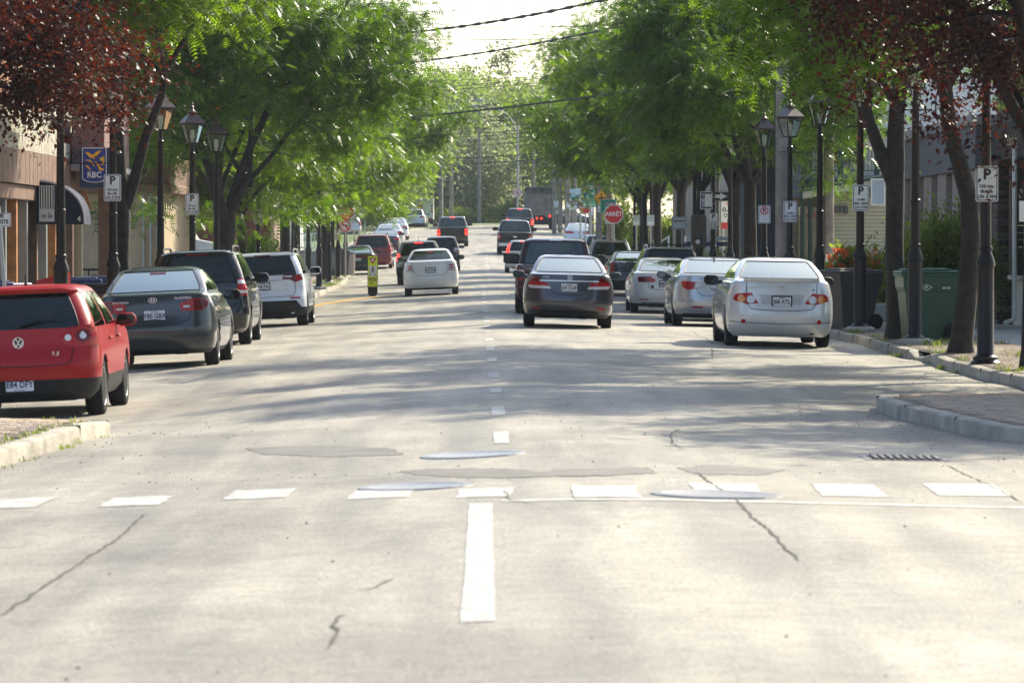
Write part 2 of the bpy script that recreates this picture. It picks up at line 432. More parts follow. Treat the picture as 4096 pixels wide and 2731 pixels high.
# long lane line in the junction, broken centre line, stop line, crossing blocks
ground_poly('lane_line', rough_quad(-.075, .075, 17.6, 25.5, .02, 30, .005), ROADW)
for i, d in enumerate([32.6, 38.2, 43.4, 48.7, 54.9, 60.4, 66.5, 72.6] + [78.6 + 6 * k for k in range(26)]):
    x = .2 if d < 150 else (.5 if d < 225 else .1)
    ground_poly('lane_dash', rough_quad(x - .065, x + .065, d, d + 1.9, 0, 4, .008), ROADW)
for i, (a, b, yc) in enumerate([(0, 80, 1156), (222, 360, 1153), (510, 652, 1136), (795, 937, 1136), (1045, 1172, 1133), (1315, 1470, 1131), (1600, 1758, 1127), (1892, 2040, 1128), (2160, 2325, 1127)]):
    xa, d0 = onground(a * OV, (yc + 12) * OV); xb, _ = onground(b * OV, (yc + 12) * OV); _, d1 = onground(b * OV, (yc - 13) * OV)
    ground_poly('crossing_block', rough_quad(xa if a else xa - .2, xb, d0, d1, .03, 5, .014), ROADW)
ground_poly('stop_line', rough_quad(.15, 6.2, 25.55, 25.75, 0, 24, .02), ROADW, .003)
for a, b in ((1871, 1921), (1958, 2010)):
    x0, d0 = onground(a, 1176); x1, _ = onground(b, 1176); ground_poly('crossing_block', rough_quad(x0, x1, d0, d0 + .9), ROADW)
for a in (-5.0, -3.85, -.9, .9, 2.6): ground_poly('crossing_block', rough_quad(a, a + .45, 171, 174.5), ROADW)
ground_poly('kerb_line', [(-5.2, 117), (-5.05, 117), (-4.6, 123), (-3.4, 130), (-2.6, 133), (-2.7, 133.5), (-3.6, 131), (-4.8, 124.6)], ROADY)
ground_poly('kerb_line', [(5.0, 119), (6.1, 119), (6.2, 121.5), (5.0, 121.5)], ROADY)
# tar patches and cracks
for pts in ([(905, 1085), (960, 1078), (1140, 1076), (1240, 1083), (1350, 1077), (1480, 1073), (1505, 1086), (1380, 1093), (1150, 1099), (1000, 1094)],
            [(560, 1030), (700, 1024), (900, 1030), (930, 1044), (760, 1050), (600, 1044)], [(1560, 1075), (1640, 1068), (1800, 1080), (1760, 1092), (1600, 1090)]):
    P = [onground(a * OV, b * OV) for a, b in pts]; Q = []
    for (xa, ya), (xb, yb) in zip(P, P[1:] + P[:1]):
        for i in range(12): Q.append((xa + (xb - xa) * i / 12 + rnd.uniform(-.03, .03), ya + (yb - ya) * i / 12 + rnd.uniform(-.07, .07)))
    ground_poly('asphalt_patch', Q, PATCH, .003)
def crack(pts, wd=.013):
    P = [onground(a * OV, b * OV) for a, b in pts]
    Q = []
    for (xa, ya), (xb, yb) in zip(P, P[1:]):
        n = max(2, int(math.hypot(xb - xa, yb - ya) / .12))
        for i in range(n): Q.append((xa + (xb - xa) * i / n + rnd.uniform(-.012, .012), ya + (yb - ya) * i / n + rnd.uniform(-.03, .03)))
    Q.append(P[-1]); m = MB(); vs = []
    for i, (x, y) in enumerate(Q):
        a, b = Q[max(0, i - 1)], Q[min(len(Q) - 1, i + 1)]
        dx, dy = b[0] - a[0], b[1] - a[1]; l = math.hypot(dx, dy) or 1
        h = wd * rnd.uniform(.35, 1) * (.35 if i in (0, len(Q) - 1) else 1)
        vs += [(x - dy / l * h, y + dx / l * h, gz(x, y) + .005), (x + dy / l * h, y - dx / l * h, gz(x, y) + .005)]
    m.add(vs, [(2 * i, 2 * i + 2, 2 * i + 3, 2 * i + 1) for i in range(len(Q) - 1)])
    m.f = [f[::-1] for f in m.f]
    return m.build('crack', CRK, road)
for c in ([(330, 1182), (300, 1210), (270, 1240), (215, 1272), (100, 1350), (0, 1416)], [(1600, 1085), (1640, 1115), (1690, 1145), (1730, 1190), (1770, 1220), (1800, 1255), (1838, 1290)],
          [(1562, 985), (1540, 1000), (1545, 1020), (1572, 1033)], [(2180, 1070), (2262, 1110), (2352, 1155)], [(788, 1412), (772, 1424), (765, 1440), (778, 1452), (766, 1470), (752, 1492)],
          [(1160, 1128), (1172, 1150), (1230, 1157), (1340, 1155)], [(1635, 800), (1637, 825)], [(1590, 762), (1640, 790), (1665, 793)], [(1310, 880), (1420, 876), (1500, 882)],
          [(1480, 1030), (1600, 1036), (1690, 1032)], [(900, 800), (1010, 806), (1060, 800)], [(820, 1360), (860, 1350), (905, 1330)]): crack(c, .013 if len(c) > 4 else .008)
# covers let into the road
IRON = M('worn_iron', (.30, .29, .28), .38, .6, var=.25, vs=20, bump=.4, bs=50)
def cover(px, py, r, lab):
    x, d = onground(px * OV, py * OV)
    o = thing('manhole_cover', lab, 'manhole cover', (x, d, gz(x, d) + .004), group='iron covers in the road'); o.rotation_euler = (math.atan((gz(x, d + .4) - gz(x, d - .4)) / .8), -math.atan((gz(x + .4, d) - gz(x - .4, d)) / .8), 0)
    MB().lathe([(0, .004), (r * .82, .004), (r * .83, .006), (r * .88, .006), (r * .885, .0)], 40).build('lid', IRON, o, 40)
    MB().lathe([(r * .895, .0), (r * .9, .005), (r, .005), (r * 1.02, -.02)], 40).build('frame', IRON, o, 40)
cover(1085, 1045, .41, 'round iron cover in the shaded asphalt beyond the crossing')
cover(955, 1118, .40, 'round iron cover just behind the painted crossing blocks')
cover(1645, 1137, .43, 'round iron cover overlapping a painted crossing block')
GRAT = M('grate_iron', (.22, .21, .2), .6, .5, var=.3)
x, d = onground(2080 * OV, 1053 * OV)
o = thing('drain_grate', 'iron drain grate in the asphalt in front of the block paved corner', 'drain', (x, d, gz(x, d) + .004)); o.rotation_euler = (math.atan((gz(x, d + .4) - gz(x, d - .4)) / .8), -math.atan((gz(x + .4, d) - gz(x - .4, d)) / .8), 0)
for k in range(9): MB().box((-.24 + k * .06, 0, .008), (.03, .5, .012)).build('bar', GRAT, o)
MB().ring(rrect(.66, .6, .02), rrect(.56, .5, .02), 0, .02).xform(Matrix.Rotation(R(-90), 4, 'X')).build('frame', IRON, o)

# kerbs and pavements
def kerb(pl, sgn, dips=()):
    P = dens(pl); m = MB(); vs = []; k = 0
    for i, (x, d) in enumerate(P):
        a, b = P[max(0, i - 1)], P[min(len(P) - 1, i + 1)]
        tx, ty = b[0] - a[0], b[1] - a[1]; l = math.hypot(tx, ty) or 1
        nx_, ny_ = sgn * ty / l, -sgn * tx / l
        h = KH + rnd.uniform(-.004, .004)
        for c, r in dips: h -= .10 * math.exp(-((d - c) / r) ** 4)
        z = gz(x, d); jit = rnd.uniform(-.008, .008)
        for o_, hh in ((0, -.12), (.012 + jit, h - .03), (.02 + jit, h - .012), (.045 + jit, h), (.165, h), (.17, h - .05)):
            vs.append((x + nx_ * o_, d + ny_ * o_, z + hh))
    fs = [(i * 6 + j, (i + 1) * 6 + j, (i + 1) * 6 + j + 1, i * 6 + j + 1) for i in range(len(P) - 1) for j in range(5)]
    if sgn < 0: fs = [f[::-1] for f in fs]
    m.add(vs, fs); return struct(m.build('kerb', KERBM, smooth=35))
kr_, kl_ = kerb(KR, 1, ((58.6, .75),)), kerb(KL, -1)
jm = MB().box((0, 0, 0), (.158, .016, .17)).mesh('kerb_joint', CRK)
for pl, sg, ko in ((KR, 1, kr_), (KL, -1, kl_)):
    for d in list(np.arange(36, 40.5, 2.2)) + list(np.arange(45.5, 96, 2.9)):
        if abs(d - 58.6) > 1.2: x = kx(pl, d); put('kerb_joint', jm, ko, (x + sg * .0875, d, gz(x, d) + KH - .0825))
def pavement(pl, sgn, offs, name, mat, lift=0., d0=-99, d1=999):
    P = [p for p in dens(pl) if d0 <= p[1] <= d1]; m = MB(); vs = []; n = len(offs)
    for x, d in P:
        z = gz(x, d) + KH
        for o_ in offs:
            xx = x + sgn * o_ if o_ < 20 else sgn * max(34, abs(x) + 5) if sgn * x >= 0 or o_ < 20 else sgn * 34
            vs.append((xx, d, z + .012 * min(abs(xx - x), 3) - .012 + lift))
    fs = [(i * n + j, i * n + j + 1, (i + 1) * n + j + 1, (i + 1) * n + j) for i in range(len(P) - 1) for j in range(n - 1)]
    if sgn < 0: fs = [f[::-1] for f in fs]
    m.add(vs, fs); return struct(m.build(name, mat, smooth=60))
pr = pavement(KR, 1, (.15, .6, 1.2, 1.75), 'paved_strip', PAVB)
pl_ = pavement(KL, -1, (.15, .6, 1.2, 1.75), 'paved_strip', PAVB)
pavement(KR, 1, (1.75, 3, 5, 40), 'pavement', CONC); pavement(KL, -1, (1.75, 3, 5, 40), 'pavement', CONC)
pavement(KL, -1, (1.9, 4, 7, 40), 'lawn', GRASSG, .02, 214); pavement(KL, -1, (.15, .7, 1.3, 1.9), 'verge', GRASSG, .02, 300)
pavement(KR, 1, (2.4, 4, 7, 40), 'lawn', GRASSG, .02, 196)

# concrete block paving on the two corner build-outs and the strip behind the right kerb
pave_me = [MB().box((0, 0, 0), (.194, .094, .03), bev=.006).mesh('paver', m_) for m_ in PAVM]
def pave(pl, sgn, x0, x1, d0, d1, parent, nmax):
    cand = []
    j = 0; d = d0
    while d < d1:
        x = x0 + (.1 if j % 2 else 0)
        while x < x1:
            e = kx(pl, d)
            if sgn * (x - .1 * sgn - e) > .18 and sgn * (x - .1 * sgn - kx(pl, d + .1)) > .18: cand.append((x, d))
            x += .2
        d += .1; j += 1
    cand.sort(key=lambda p: p[1]); rest = MB()
    for i, (x, d) in enumerate(cand):
        z = sz(x, d) - .012 + rnd.uniform(-.003, .004)
        if i < nmax:
            o = put('paver', rnd.choice(pave_me), parent, (x, d, z)); o.rotation_euler = (rnd.uniform(-.02, .02), rnd.uniform(-.02, .02), rnd.uniform(-.015, .015))
        else: rest.box((x, d, z), (.192, .092, .03), rnd.uniform(-.02, .02))
    if rest.v: stuff(rest.build('paver', PAVM[1], parent))
pave(KR, 1, 4.0, 5.7, 34.3, 42.2, pr, 300)
pave(KL, -1, -5.0, -3.4, 29.9, 39.4, pl_, 300)
sp = MB()
for j in range(260):
    d = 43.6 + j * .105
    for i in range(8):
        x = kx(KR, d) + .28 + i * .2 + (.1 if j % 2 else 0)
        if d < 70: sp.box((x, d, sz(x, d) - .012 + rnd.uniform(-.004, .004)), (.19, .095, .03), rnd.uniform(-.03, .03))
stuff(sp.build('paver', PAVM[2], pr))

# weeds at the kerbs, loose grit on the road
LEAFG = leafmat('grass_blade', (.09, .14, .025), (.25, .36, .05), .4)
def tufts(spots):
    vs = []; fs = []
    for x, d, z, n, sp_, h in spots:
        for _ in range(n):
            a, b = rnd.gauss(0, sp_), rnd.gauss(0, sp_ * 1.6); an = rnd.uniform(0, 6.28); hh = h * rnd.uniform(.4, 1.1); ln = rnd.uniform(.2, .8) * hh
            o = len(vs); w_ = .006
            px, py = x + a, d + b; cx_, sx_ = math.cos(an), math.sin(an)
            vs += [(px - sx_ * w_, py + cx_ * w_, z), (px + sx_ * w_, py - cx_ * w_, z), (px + cx_ * ln * .5 + sx_ * w_ * .7, py + sx_ * ln * .5 - cx_ * w_ * .7, z + hh * .7), (px + cx_ * ln, py + sx_ * ln, z + hh)]
            fs += [(o, o + 1, o + 2), (o, o + 2, o + 3)]
    m = MB(); m.v = vs; m.f = fs
    return m
sp_ = []
for _ in range(60):
    d = rnd.uniform(43.5, 100); x = kx(KR, d) + rnd.choice([-.03, .19, .2, 1.1, 1.72]); sp_.append((x, d, sz(x, d) - .01, rnd.randint(8, 40), .06, rnd.uniform(.04, .13)))
for ax, ay in ((1890, 905), (2020, 918), (2120, 862), (2250, 882), (2260, 880), (2130, 815), (2150, 818)):
    x, d = onground(ax * OV, ay * OV)
    if x < kx(KR, d) - .1: continue
    sp_.append((x, d, sz(x, d) - .01, 45, .08, .11))
for _ in range(26):
    d = rnd.uniform(30.5, 39); x = kx(KL, d) + rnd.choice([.03, -.2, -.6]); sp_.append((x, d, sz(x, d) - .005, rnd.randint(5, 22), .05, rnd.uniform(.03, .07)))
for _ in range(50):
    d = rnd.uniform(100, 200); x = kx(KL, d) - rnd.choice([.2, .8, 1.75]); sp_.append((x, d, sz(x, d), rnd.randint(20, 60), .12, rnd.uniform(.06, .16)))
o = stuff(tufts(sp_).build('weeds', LEAFG)); tag(o, 'weeds sprouting along the kerbs and paving joints', 'weeds')
gr = MB()
for _ in range(1100):
    d = rnd.uniform(29, 80) if rnd.random() < .94 else rnd.uniform(15, 29); s_ = rnd.choice([-1, 1]); e = kx(KR if s_ > 0 else KL, max(d, 31 if s_ < 0 else 34.4))
    x = e - s_ * abs(rnd.gauss(0, .6)) if rnd.random() < .7 and d > 30 else rnd.uniform(-4, 5)
    if abs(x) > 7: continue
    r = rnd.uniform(.004, .012); z = gz(x, d)
    gr.add([(x - r, d, z), (x + r, d - r, z), (x + r * .5, d + r, z), (x, d, z + r * .9)], [(0, 1, 3), (1, 2, 3), (2, 0, 3)])
o = stuff(gr.build('grit', M('grit_stone', (.2, .19, .17), .9))); tag(o, 'loose grit scattered over the road surface', 'grit')
# ------------------------------------------------------------------ buildings
def R_(a, b, c, d_): return [(a, c), (b, c), (b, d_), (a, d_)]
def wallbox(o, name, x0, x1, y0, y1, z0, z1, mat, bev=0.): return MB().box(((x0 + x1) / 2, (y0 + y1) / 2, (z0 + z1) / 2), (abs(x1 - x0), abs(y1 - y0), abs(z1 - z0)), bev=bev).build(name, mat, o)
WOODO = M('timber_orange', (.42, .17, .05), .6, var=.3, vs=5, bump=.3, bs=30); WBR = M('timber_brown', (.16, .085, .05), .7, var=.3, vs=4, bump=.4, bs=30); STUC = M('stucco_beige', (.42, .33, .22), .9, var=.12, vs=2, bump=.5, bs=50)
MALU = M('shopfront_metal', (.34, .36, .36), .4, .5, var=.08); SHOPG = glassmat('shop_glass', (.25, .30, .30), 1.8); NAVY = M('awning_navy', (.007, .011, .045), .9, var=.15, vs=6); YBR = M('brick_yellow', (.50, .42, .26), .85, var=.2, vs=14, bump=.5, bs=50); MORT = M('mortar', (.42, .39, .34), .95, var=.2)
RBR = [M('brick_red_%d' % i, c, .85, var=.25, vs=16, bump=.5, bs=50) for i, c in enumerate([(.23, .045, .03), (.26, .055, .035), (.19, .04, .03)])]
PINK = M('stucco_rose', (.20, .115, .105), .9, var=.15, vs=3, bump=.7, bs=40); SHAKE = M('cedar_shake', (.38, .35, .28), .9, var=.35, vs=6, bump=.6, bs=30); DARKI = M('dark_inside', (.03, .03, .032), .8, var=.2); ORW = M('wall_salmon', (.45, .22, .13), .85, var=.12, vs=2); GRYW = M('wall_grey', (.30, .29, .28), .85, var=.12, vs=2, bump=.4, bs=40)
SRED = M('sign_red', (.55, .02, .025), .45, var=.05); SGN = M('sign_white', (.74, .75, .74), .45, var=.05, vs=5)
# corner shop with timber columns, awning and shake canopy
z0 = sz(-8.8, 76)
o = thing('corner_shop', 'shop with timber columns, big panes and a shake covered canopy', 'building', (0, 0, z0))
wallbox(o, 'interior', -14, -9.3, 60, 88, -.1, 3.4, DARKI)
for i, d in enumerate(np.arange(60, 88, 1.75)):
    mt = (MALU, WOODO, MALU, WBR)[i % 4]; wallbox(o, 'column', -8.98, -8.72, d, d + .22, -.05, 2.55, mt, .01)
    wallbox(o, 'pane', -8.90, -8.885, d + .222, d + 1.748, .38, 2.45, SHOPG); wallbox(o, 'sill', -8.97, -8.78, d + .221, d + 1.749, .28, .378, MALU, .01); wallbox(o, 'stall_board', -8.95, -8.84, d + .221, d + 1.749, -.05, .279, M('stall_grey', (.3, .31, .31), .7))
wallbox(o, 'lintel', -9.05, -8.66, 60, 88, 2.551, 2.85, WBR, .02)
for k in range(40): wallbox(o, 'fascia_plank', -8.62, -8.585, 60 + k * .7, 60 + k * .7 + .66, 2.852, 3.5 - rnd.uniform(0, .01), WBR)
m = MB()
for k in range(3):
    for j in range(60):
        d = 60 + j * .47 + rnd.uniform(-.02, .02); a = k * .3; s_ = MB().box((-8.62 - a * .55, d, 3.62 + a), (.05, .44, .36)); m.add(s_.v, s_.f)
stuff(m.build('shake', SHAKE, o)); wallbox(o, 'upper_wall', -15, -9.35, 60, 87.5, 3.4, 6.2, ORW); wallbox(o, 'eave', -15.2, -9.1, 59.8, 87.7, 6.201, 6.4, GRYW)
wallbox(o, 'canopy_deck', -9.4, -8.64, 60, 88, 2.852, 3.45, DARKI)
# rose stucco upper bay with grey ledge
o2 = thing('stucco_bay', 'rose brown stucco bay overhanging the pavement above a grey ledge', 'building', (0, 0, sz(-9, 90)))
wallbox(o2, 'wall', -8.56, -7.87, 84.5, 90.5, 3.47, 4.9, PINK, .02); wallbox(o2, 'ledge', -8.57, -7.82, 84.3, 90.6, 3.33, 3.469, GRYW, .02); wallbox(o2, 'soffit', -8.5, -7.95, 84.7, 90.4, 3.1, 3.329, WBR); wallbox(o2, 'support', -8.45, -8.1, 89.2, 90.4, -.2, 3.099, WBR)
# awning: barrel vault on the shop front
o = thing('shop_awning', 'navy barrel awning with a white lettered panel on its end', 'awning', (-8.66, 78.6, z0 + 2.1)); 
ap = [(0, 0), (0, .86)] + [(.95 * math.sin(a), .86 * math.cos(a) ** .8 if math.cos(a) > 0 else 0) for a in np.linspace(.05, PI / 2, 12)]
n = len(ap); m = MB().add([(x, 0, z) for x, z in ap] + [(x, 1.3, z) for x, z in ap], [tuple(range(n))[::-1]] + [(i, (i + 1) % n, n + (i + 1) % n, n + i) for i in range(n)]); m.build('cloth', NAVY, o)
MB().tube([(x, -.01, z) for x, z in ap[1:]], .022, 6).build('rib', M('awning_rib', (.6, .62, .66), .5), o); MB().prism(R_(.06, .36, .05, .76), -.012, 0).build('lettered_panel', SGN, o); [MB().prism(R_(.075 + k * .05, .095 + k * .05, .30, .75), -.0135, -.011).build('stripe', NAVY, o) for k in range(6)]; letters('se Sa', .13, BLUEINK, o, .21, -.014, .17, .002, .8); letters('4', .16, WHT, o, .84, -.012, .10, .003)
o = thing('timber_gable', 'two sloping orange boards beside the awning', 'timber frame', (wx(310, 87.8), 87.8, wz(700, 87.8)))
for k, (a, b) in enumerate(((.0, .0), (-.08, -.08))): MB().prism([(a, b), (a + .05, b), (a + .34, b - .77), (a + .26, b - .77)], .05 + k * .12, .14 + k * .12).build('board', WOODO, o)
# yellow brick pier
o = thing('brick_pier', 'narrow yellow brick pier between awning and railing', 'pier', (wx(296, 88.3), 88.4, sz(-9, 88.4)))
MB().box((0, .16, 1.6), (.34, .3, 3.2)).build('mortar_core', MORT, o)
bm_ = MB().box((0, 0, 0), (.205, .1, .062), bev=.004).mesh('brick', YBR); bh = MB().box((0, 0, 0), (.13, .1, .062), bev=.004).mesh('brick', YBR)
for k in range(42):
    z = .05 + k * .075; 
    put('brick', bm_ if k % 2 else bh, o, (-.075 if k % 2 else -.11, .03, z)); put('brick', bh if k % 2 else bm_, o, (.11 if k % 2 else .075, .03, z))
# bank sign on scroll bracket
o = thing('bank_sign', 'blue hanging bank sign with a white edged shield, yellow lion and letters RBC', 'sign', (wx(382, 84), 83.9, wz(672, 84)))
LBL = M('bank_blue', (.01, .035, .26), .4, var=.05); LDB = M('bank_dark_blue', (.008, .03, .10), .5, var=.1); LYE = M('bank_yellow', (.85, .42, .02), .5, var=0)
MB().box((.02, .04, 0), (.66, .06, .84), bev=.01).build('panel', LDB, o)
sh = [(-.24, .40), (.24, .40), (.24, -.20)] + [(.24 * math.cos(a), -.20 - .10 * math.sin(a)) for a in np.linspace(.25, PI - .25, 9)] + [(-.24, -.20)]
MB().prism([(a * 1.07, b * 1.045) for a, b in sh], -.004, .01).build('shield_edge', WHT, o); MB().prism(sh, -.008, 0).build('shield', LBL, o)
for P in ([(-.2, .33), (-.1, .22), (0, .18), (.08, .28), (.16, .36), (.05, .34), (-.03, .26), (-.12, .32)], [(-.21, .16), (-.08, .12), (.02, .0), (-.02, .1), (-.1, .17)], [(-.2, .06), (-.13, .04), (-.05, -.07), (-.14, -.01)], [(.0, .14), (.08, .02), (.1, -.06), (.2, -.06), (.2, -.02), (.14, -.01), (.08, .1)], [(.12, .2), (.21, .24), (.21, .06), (.13, .06), (.13, .1), (.17, .1), (.17, .14), (.12, .15)]): MB().prism(P, -.013, 0).build('lion', LYE, o)
letters('RBC', .17, WHT, o, 0, -.014, -.155, .004, .95)
sc_ = MB()
for cx_, cz_, r0 in ((-.5, .2, .14), (.42, .2, .13), (-.35, .3, .08)): sc_.tube([(cx_ + r0 * (1 - t * .09) * math.cos(t), -.06, cz_ + r0 * (1 - t * .09) * math.sin(t)) for t in np.linspace(0, 8, 22)], .009, 5)
sc_.tube([(-.62, -.06, .09), (.5, -.06, .09)], .012, 6).build('scroll_bracket', MK, o); MB().tube([(-.62, -.06, .35), (-.62, -.06, -.45)], .015, 6).build('bracket_bar', MK, o)
o = thing('striped_sign', 'red and cream striped projecting sign above the bank sign', 'sign', (wx(434, 93), 93, wz(515, 93)))
for k in range(8): wallbox(o, 'stripe', -.085, .085, -.03, .03, -.33 + k * .083, -.33 + k * .083 + .08, SRED if k % 2 == 0 else M('sign_cream', (.62, .55, .4), .6))
MB().box((0, .02, .36), (.22, .08, .03)).box((-.1, .02, 0), (.02, .05, .7)).build('frame', MK, o)
o = thing('wall_lantern', 'small black wall lantern under the awning edge', 'lantern', (wx(285, 87.5), 87.4, wz(862, 87.5))); MB().prism([(-.06, -.12), (.06, -.12), (.09, .1), (-.09, .1)], -.07, .07).build('glass', LENS, o); MB().prism([(-.12, .1), (.12, .1), (.05, .17), (-.05, .17)], -.1, .1).build('roof', MK, o)
for sx in (-.075, 0, .075): MB().box((sx, -.075, 0), (.012, .012, .23)).build('bar', MK, o)
# iron railing
o = thing('iron_railing', 'black iron railing with a spiral in front of the beige wall', 'railing', (wx(268, 95), 95, sz(-9.5, 95)))
wd_ = wx(445, 95) - wx(268, 95); MB().box((wd_ / 2, 0, 1.22), (wd_, .04, .05)).build('rail', MK, o); MB().box((wd_ / 2, 0, .25), (wd_, .03, .03)).build('rail', MK, o)
for k in range(5): MB().box((k * wd_ / 4, 0, .6), (.03, .03, 1.2)).build('baluster', MK, o)
MB().tube([(wd_ * .62 + .17 * (1 - t * .1) * math.cos(t), 0, .95 + .17 * (1 - t * .1) * math.sin(t)) for t in np.linspace(0, 9, 26)], .012, 5).build('spiral', MK, o)
# beige building
o = thing('beige_building', 'low building with a plain beige stucco side wall and dark eave', 'building', (0, 0, sz(-9, 112)))
wallbox(o, 'wall', -16, -8.72, 111, 123, -.2, 3.2, STUC); wallbox(o, 'eave', -16.5, -8.45, 110.6, 123.5, 3.201, 3.45, WBR, .02); wallbox(o, 'roof_band', -16.4, -8.5, 110.7, 123.4, 3.451, 4.4, WBR)
for x_ in (-9.25, -9.05, -8.86): MB().tube([(x_, 110.9, -.1), (x_, 110.9, 3.2)], .035, 8).build('downspout', MALU, o, 40)
# post office
o = thing('brick_post_office', 'red brick post office wall seen between the tree trunks', 'building', (0, 0, sz(-9, 165)))
wallbox(o, 'wall_core', -13.5, -8.5, 165.06, 178, -.1, 4.4, M('mortar_red', (.30, .20, .17), .95, var=.2)); wallbox(o, 'parapet', -13.7, -8.35, 164.8, 178.2, 4.401, 4.65, CONC, .02); wallbox(o, 'pilaster', -11.85, -11.55, 164.85, 165.05, -.1, 4.0, M('trim_cream', (.6, .55, .45), .7), .01)
brm = [MB().box((0, 0, 0), (.212, .07, .063), bev=.004).mesh('brick', b_) for b_ in RBR]; rest = MB(); cnt = 0
for k in range(10, 44):
    for j in range(14):
        x_ = -8.62 - j * .225 - (.11 if k % 2 else 0); z_ = .05 + k * .075
        if cnt < 300: put('brick', rnd.choice(brm), o, (x_, 165.03 + rnd.uniform(-.003, .003), z_)); cnt += 1
        else: rest.box((x_, 165.03, z_), (.212, .07, .063))
stuff(rest.build('brick', RBR[1], o)); 
o = thing('post_sign', 'navy sign reading POSTE projecting before the brick wall', 'sign', (wx(952, 160), 160, wz(832, 160))); panel_ = MB().prism(rrect(.74, .36, .01), 0, .05).build('panel', M('sign_navy', (.02, .025, .09), .45, var=.05), o); letters('POSTE', .22, WHT, o, 0, -.004, -.06, .004, .95); MB().prism(R_(-.30, .1, -.42, -.2), .01, .04).build('red_tab', M('sign_red', (.55, .02, .025), .45, var=.05), o); MB().box((-.2, .06, -1.2), (.08, .08, 2.6)).build('post', STEEL, o)
# white porch house
o = thing('porch_house', 'white house with a railed porch behind the left lantern posts', 'house', (wx(1262, 200), 200, sz(-8.2, 200))); WSD = M('siding_white', (.70, .70, .68), .7, var=.06)
wallbox(o, 'wall', -6, -1.0, 1.5, 9, 0, 4.5, WSD); wallbox(o, 'porch_base', -1.4, .75, -.4, 1.499, 0, .85, GRYW, .02); wallbox(o, 'porch_roof', -1.5, .85, -.5, 1.6, 3.2, 3.5, WSD, .02); MB().tube([(.62, -.25, .85), (.62, -.25, 3.2)], .11, 12).build('column', WSD, o, 40); MB().tube([(-1.3, -.25, .85), (-1.3, -.25, 3.2)], .11, 12).build('column', WSD, o, 40)
for z in (1.0, 1.72): MB().box((-.35, -.25, z), (1.85, .06, .06)).build('rail', WSD, o)
for k in range(11): MB().box((-1.15 + k * .16, -.25, 1.36), (.045, .045, .66)).build('baluster', WSD, o)
m = MB().add([(-6.3, 1, 4.5), (-.7, 1, 4.5), (-.7, 9.3, 4.5), (-6.3, 9.3, 4.5), (-3.5, 1, 6.8), (-3.5, 9.3, 6.8)], [(0, 1, 4), (1, 2, 5, 4), (2, 3, 5), (3, 0, 4, 5), (3, 2, 1, 0)]); m.build('roof', M('roof_grey', (.12, .12, .12), .9), o)
# ---- right side
SID = M('siding_cream', (.58, .53, .37), .7, var=.05, vs=2, bump=.1, bs=10); CRM = M('fascia_cream', (.62, .58, .48), .6, var=.05); DGN = M('trim_dark_green', (.010, .055, .038), .5, var=.1); SLATE = M('wall_slate', (.05, .065, .085), .8, var=.15); PLAS = M('pilaster_stucco', (.33, .275, .24), .9, var=.12, vs=3, bump=.8, bs=45); STN = M('stone_brown', (.10, .075, .06), .9, var=.3, vs=5, bump=.6, bs=20); LBW = M('panel_pale_blue', (.38, .46, .55), .6, var=.06)
zR = sz(11, 118)
o = thing('siding_house', 'single storey annex with cream horizontal siding and a sloping green roof edge', 'building', (0, 0, zR))
X0, X1 = 10.5, 14.2; wallbox(o, 'wall_core', X0, X1, 118.1, 127, -.1, 3.2, M('siding_shadow_gap', (.10, .09, .06), .9))  # dark core colour draws the shadow lines between the boards
bd = MB().add([(0, .0, 0), (X1 - X0, .0, 0), (X1 - X0, .03, .101), (0, .03, .101), (0, .06, 0), (X1 - X0, .06, 0)], [(0, 1, 2, 3), (0, 4, 5, 1)]).mesh('clapboard', SID)
for k in range(31): put('clapboard', bd, o, (X0, 118.03 + rnd.uniform(-.002, .002), -.02 + k * .112))
wallbox(o, 'corner_board', X0 - .1, X0 - .001, 118.02, 118.2, -.1, 3.1, CRM)
def slope(name, xa, za, xb, zb_, th, y0, y1, mat): return MB().prism([(xa, za), (xb, zb_), (xb, zb_ + th), (xa, za + th)], y0, y1).build(name, mat, o)
slope('fascia', 9.55, 2.93, 14.2, 3.72, .20, 117.4, 117.46, CRM); slope('roof', 9.5, 3.132, 14.2, 3.93, .07, 117.35, 127, DGN); slope('soffit', 9.6, 2.95, 14.2, 3.73, .16, 117.47, 118.0, STN)
for k in range(3): wallbox(o, 'meter', 10.56 + k * .13, 10.66 + k * .13, 117.85, 118.01, 2.52 - .03 * (k == 2), 2.72, M('meter_grey', (.12, .12, .12), .6), .01)
# porch beside it
for x_ in (9.52, 9.75): wallbox(o, 'porch_post', x_, x_ + .1, 117.6, 117.72, 1.3 - .9, 3.6, DGN, .01)
wallbox(o, 'porch_panel', 9.45, 10.39, 117.75, 117.85, -.1, .95, DGN); wallbox(o, 'porch_glass', 9.45, 10.39, 117.78, 117.8, .951, 2.7, SHOPG); wallbox(o, 'porch_back', 9.3, 10.4, 119.5, 119.6, -.1, 3.0, M('porch_tan', (.36, .30, .2), .8)); wallbox(o, 'porch_notice', 10.2, 10.38, 117.7, 117.74, 2.0, 2.35, SGN); letters('Local 3/6', .16, MATS['sign_red'], o, 9.92, 117.7, 2.45, .001, .8)
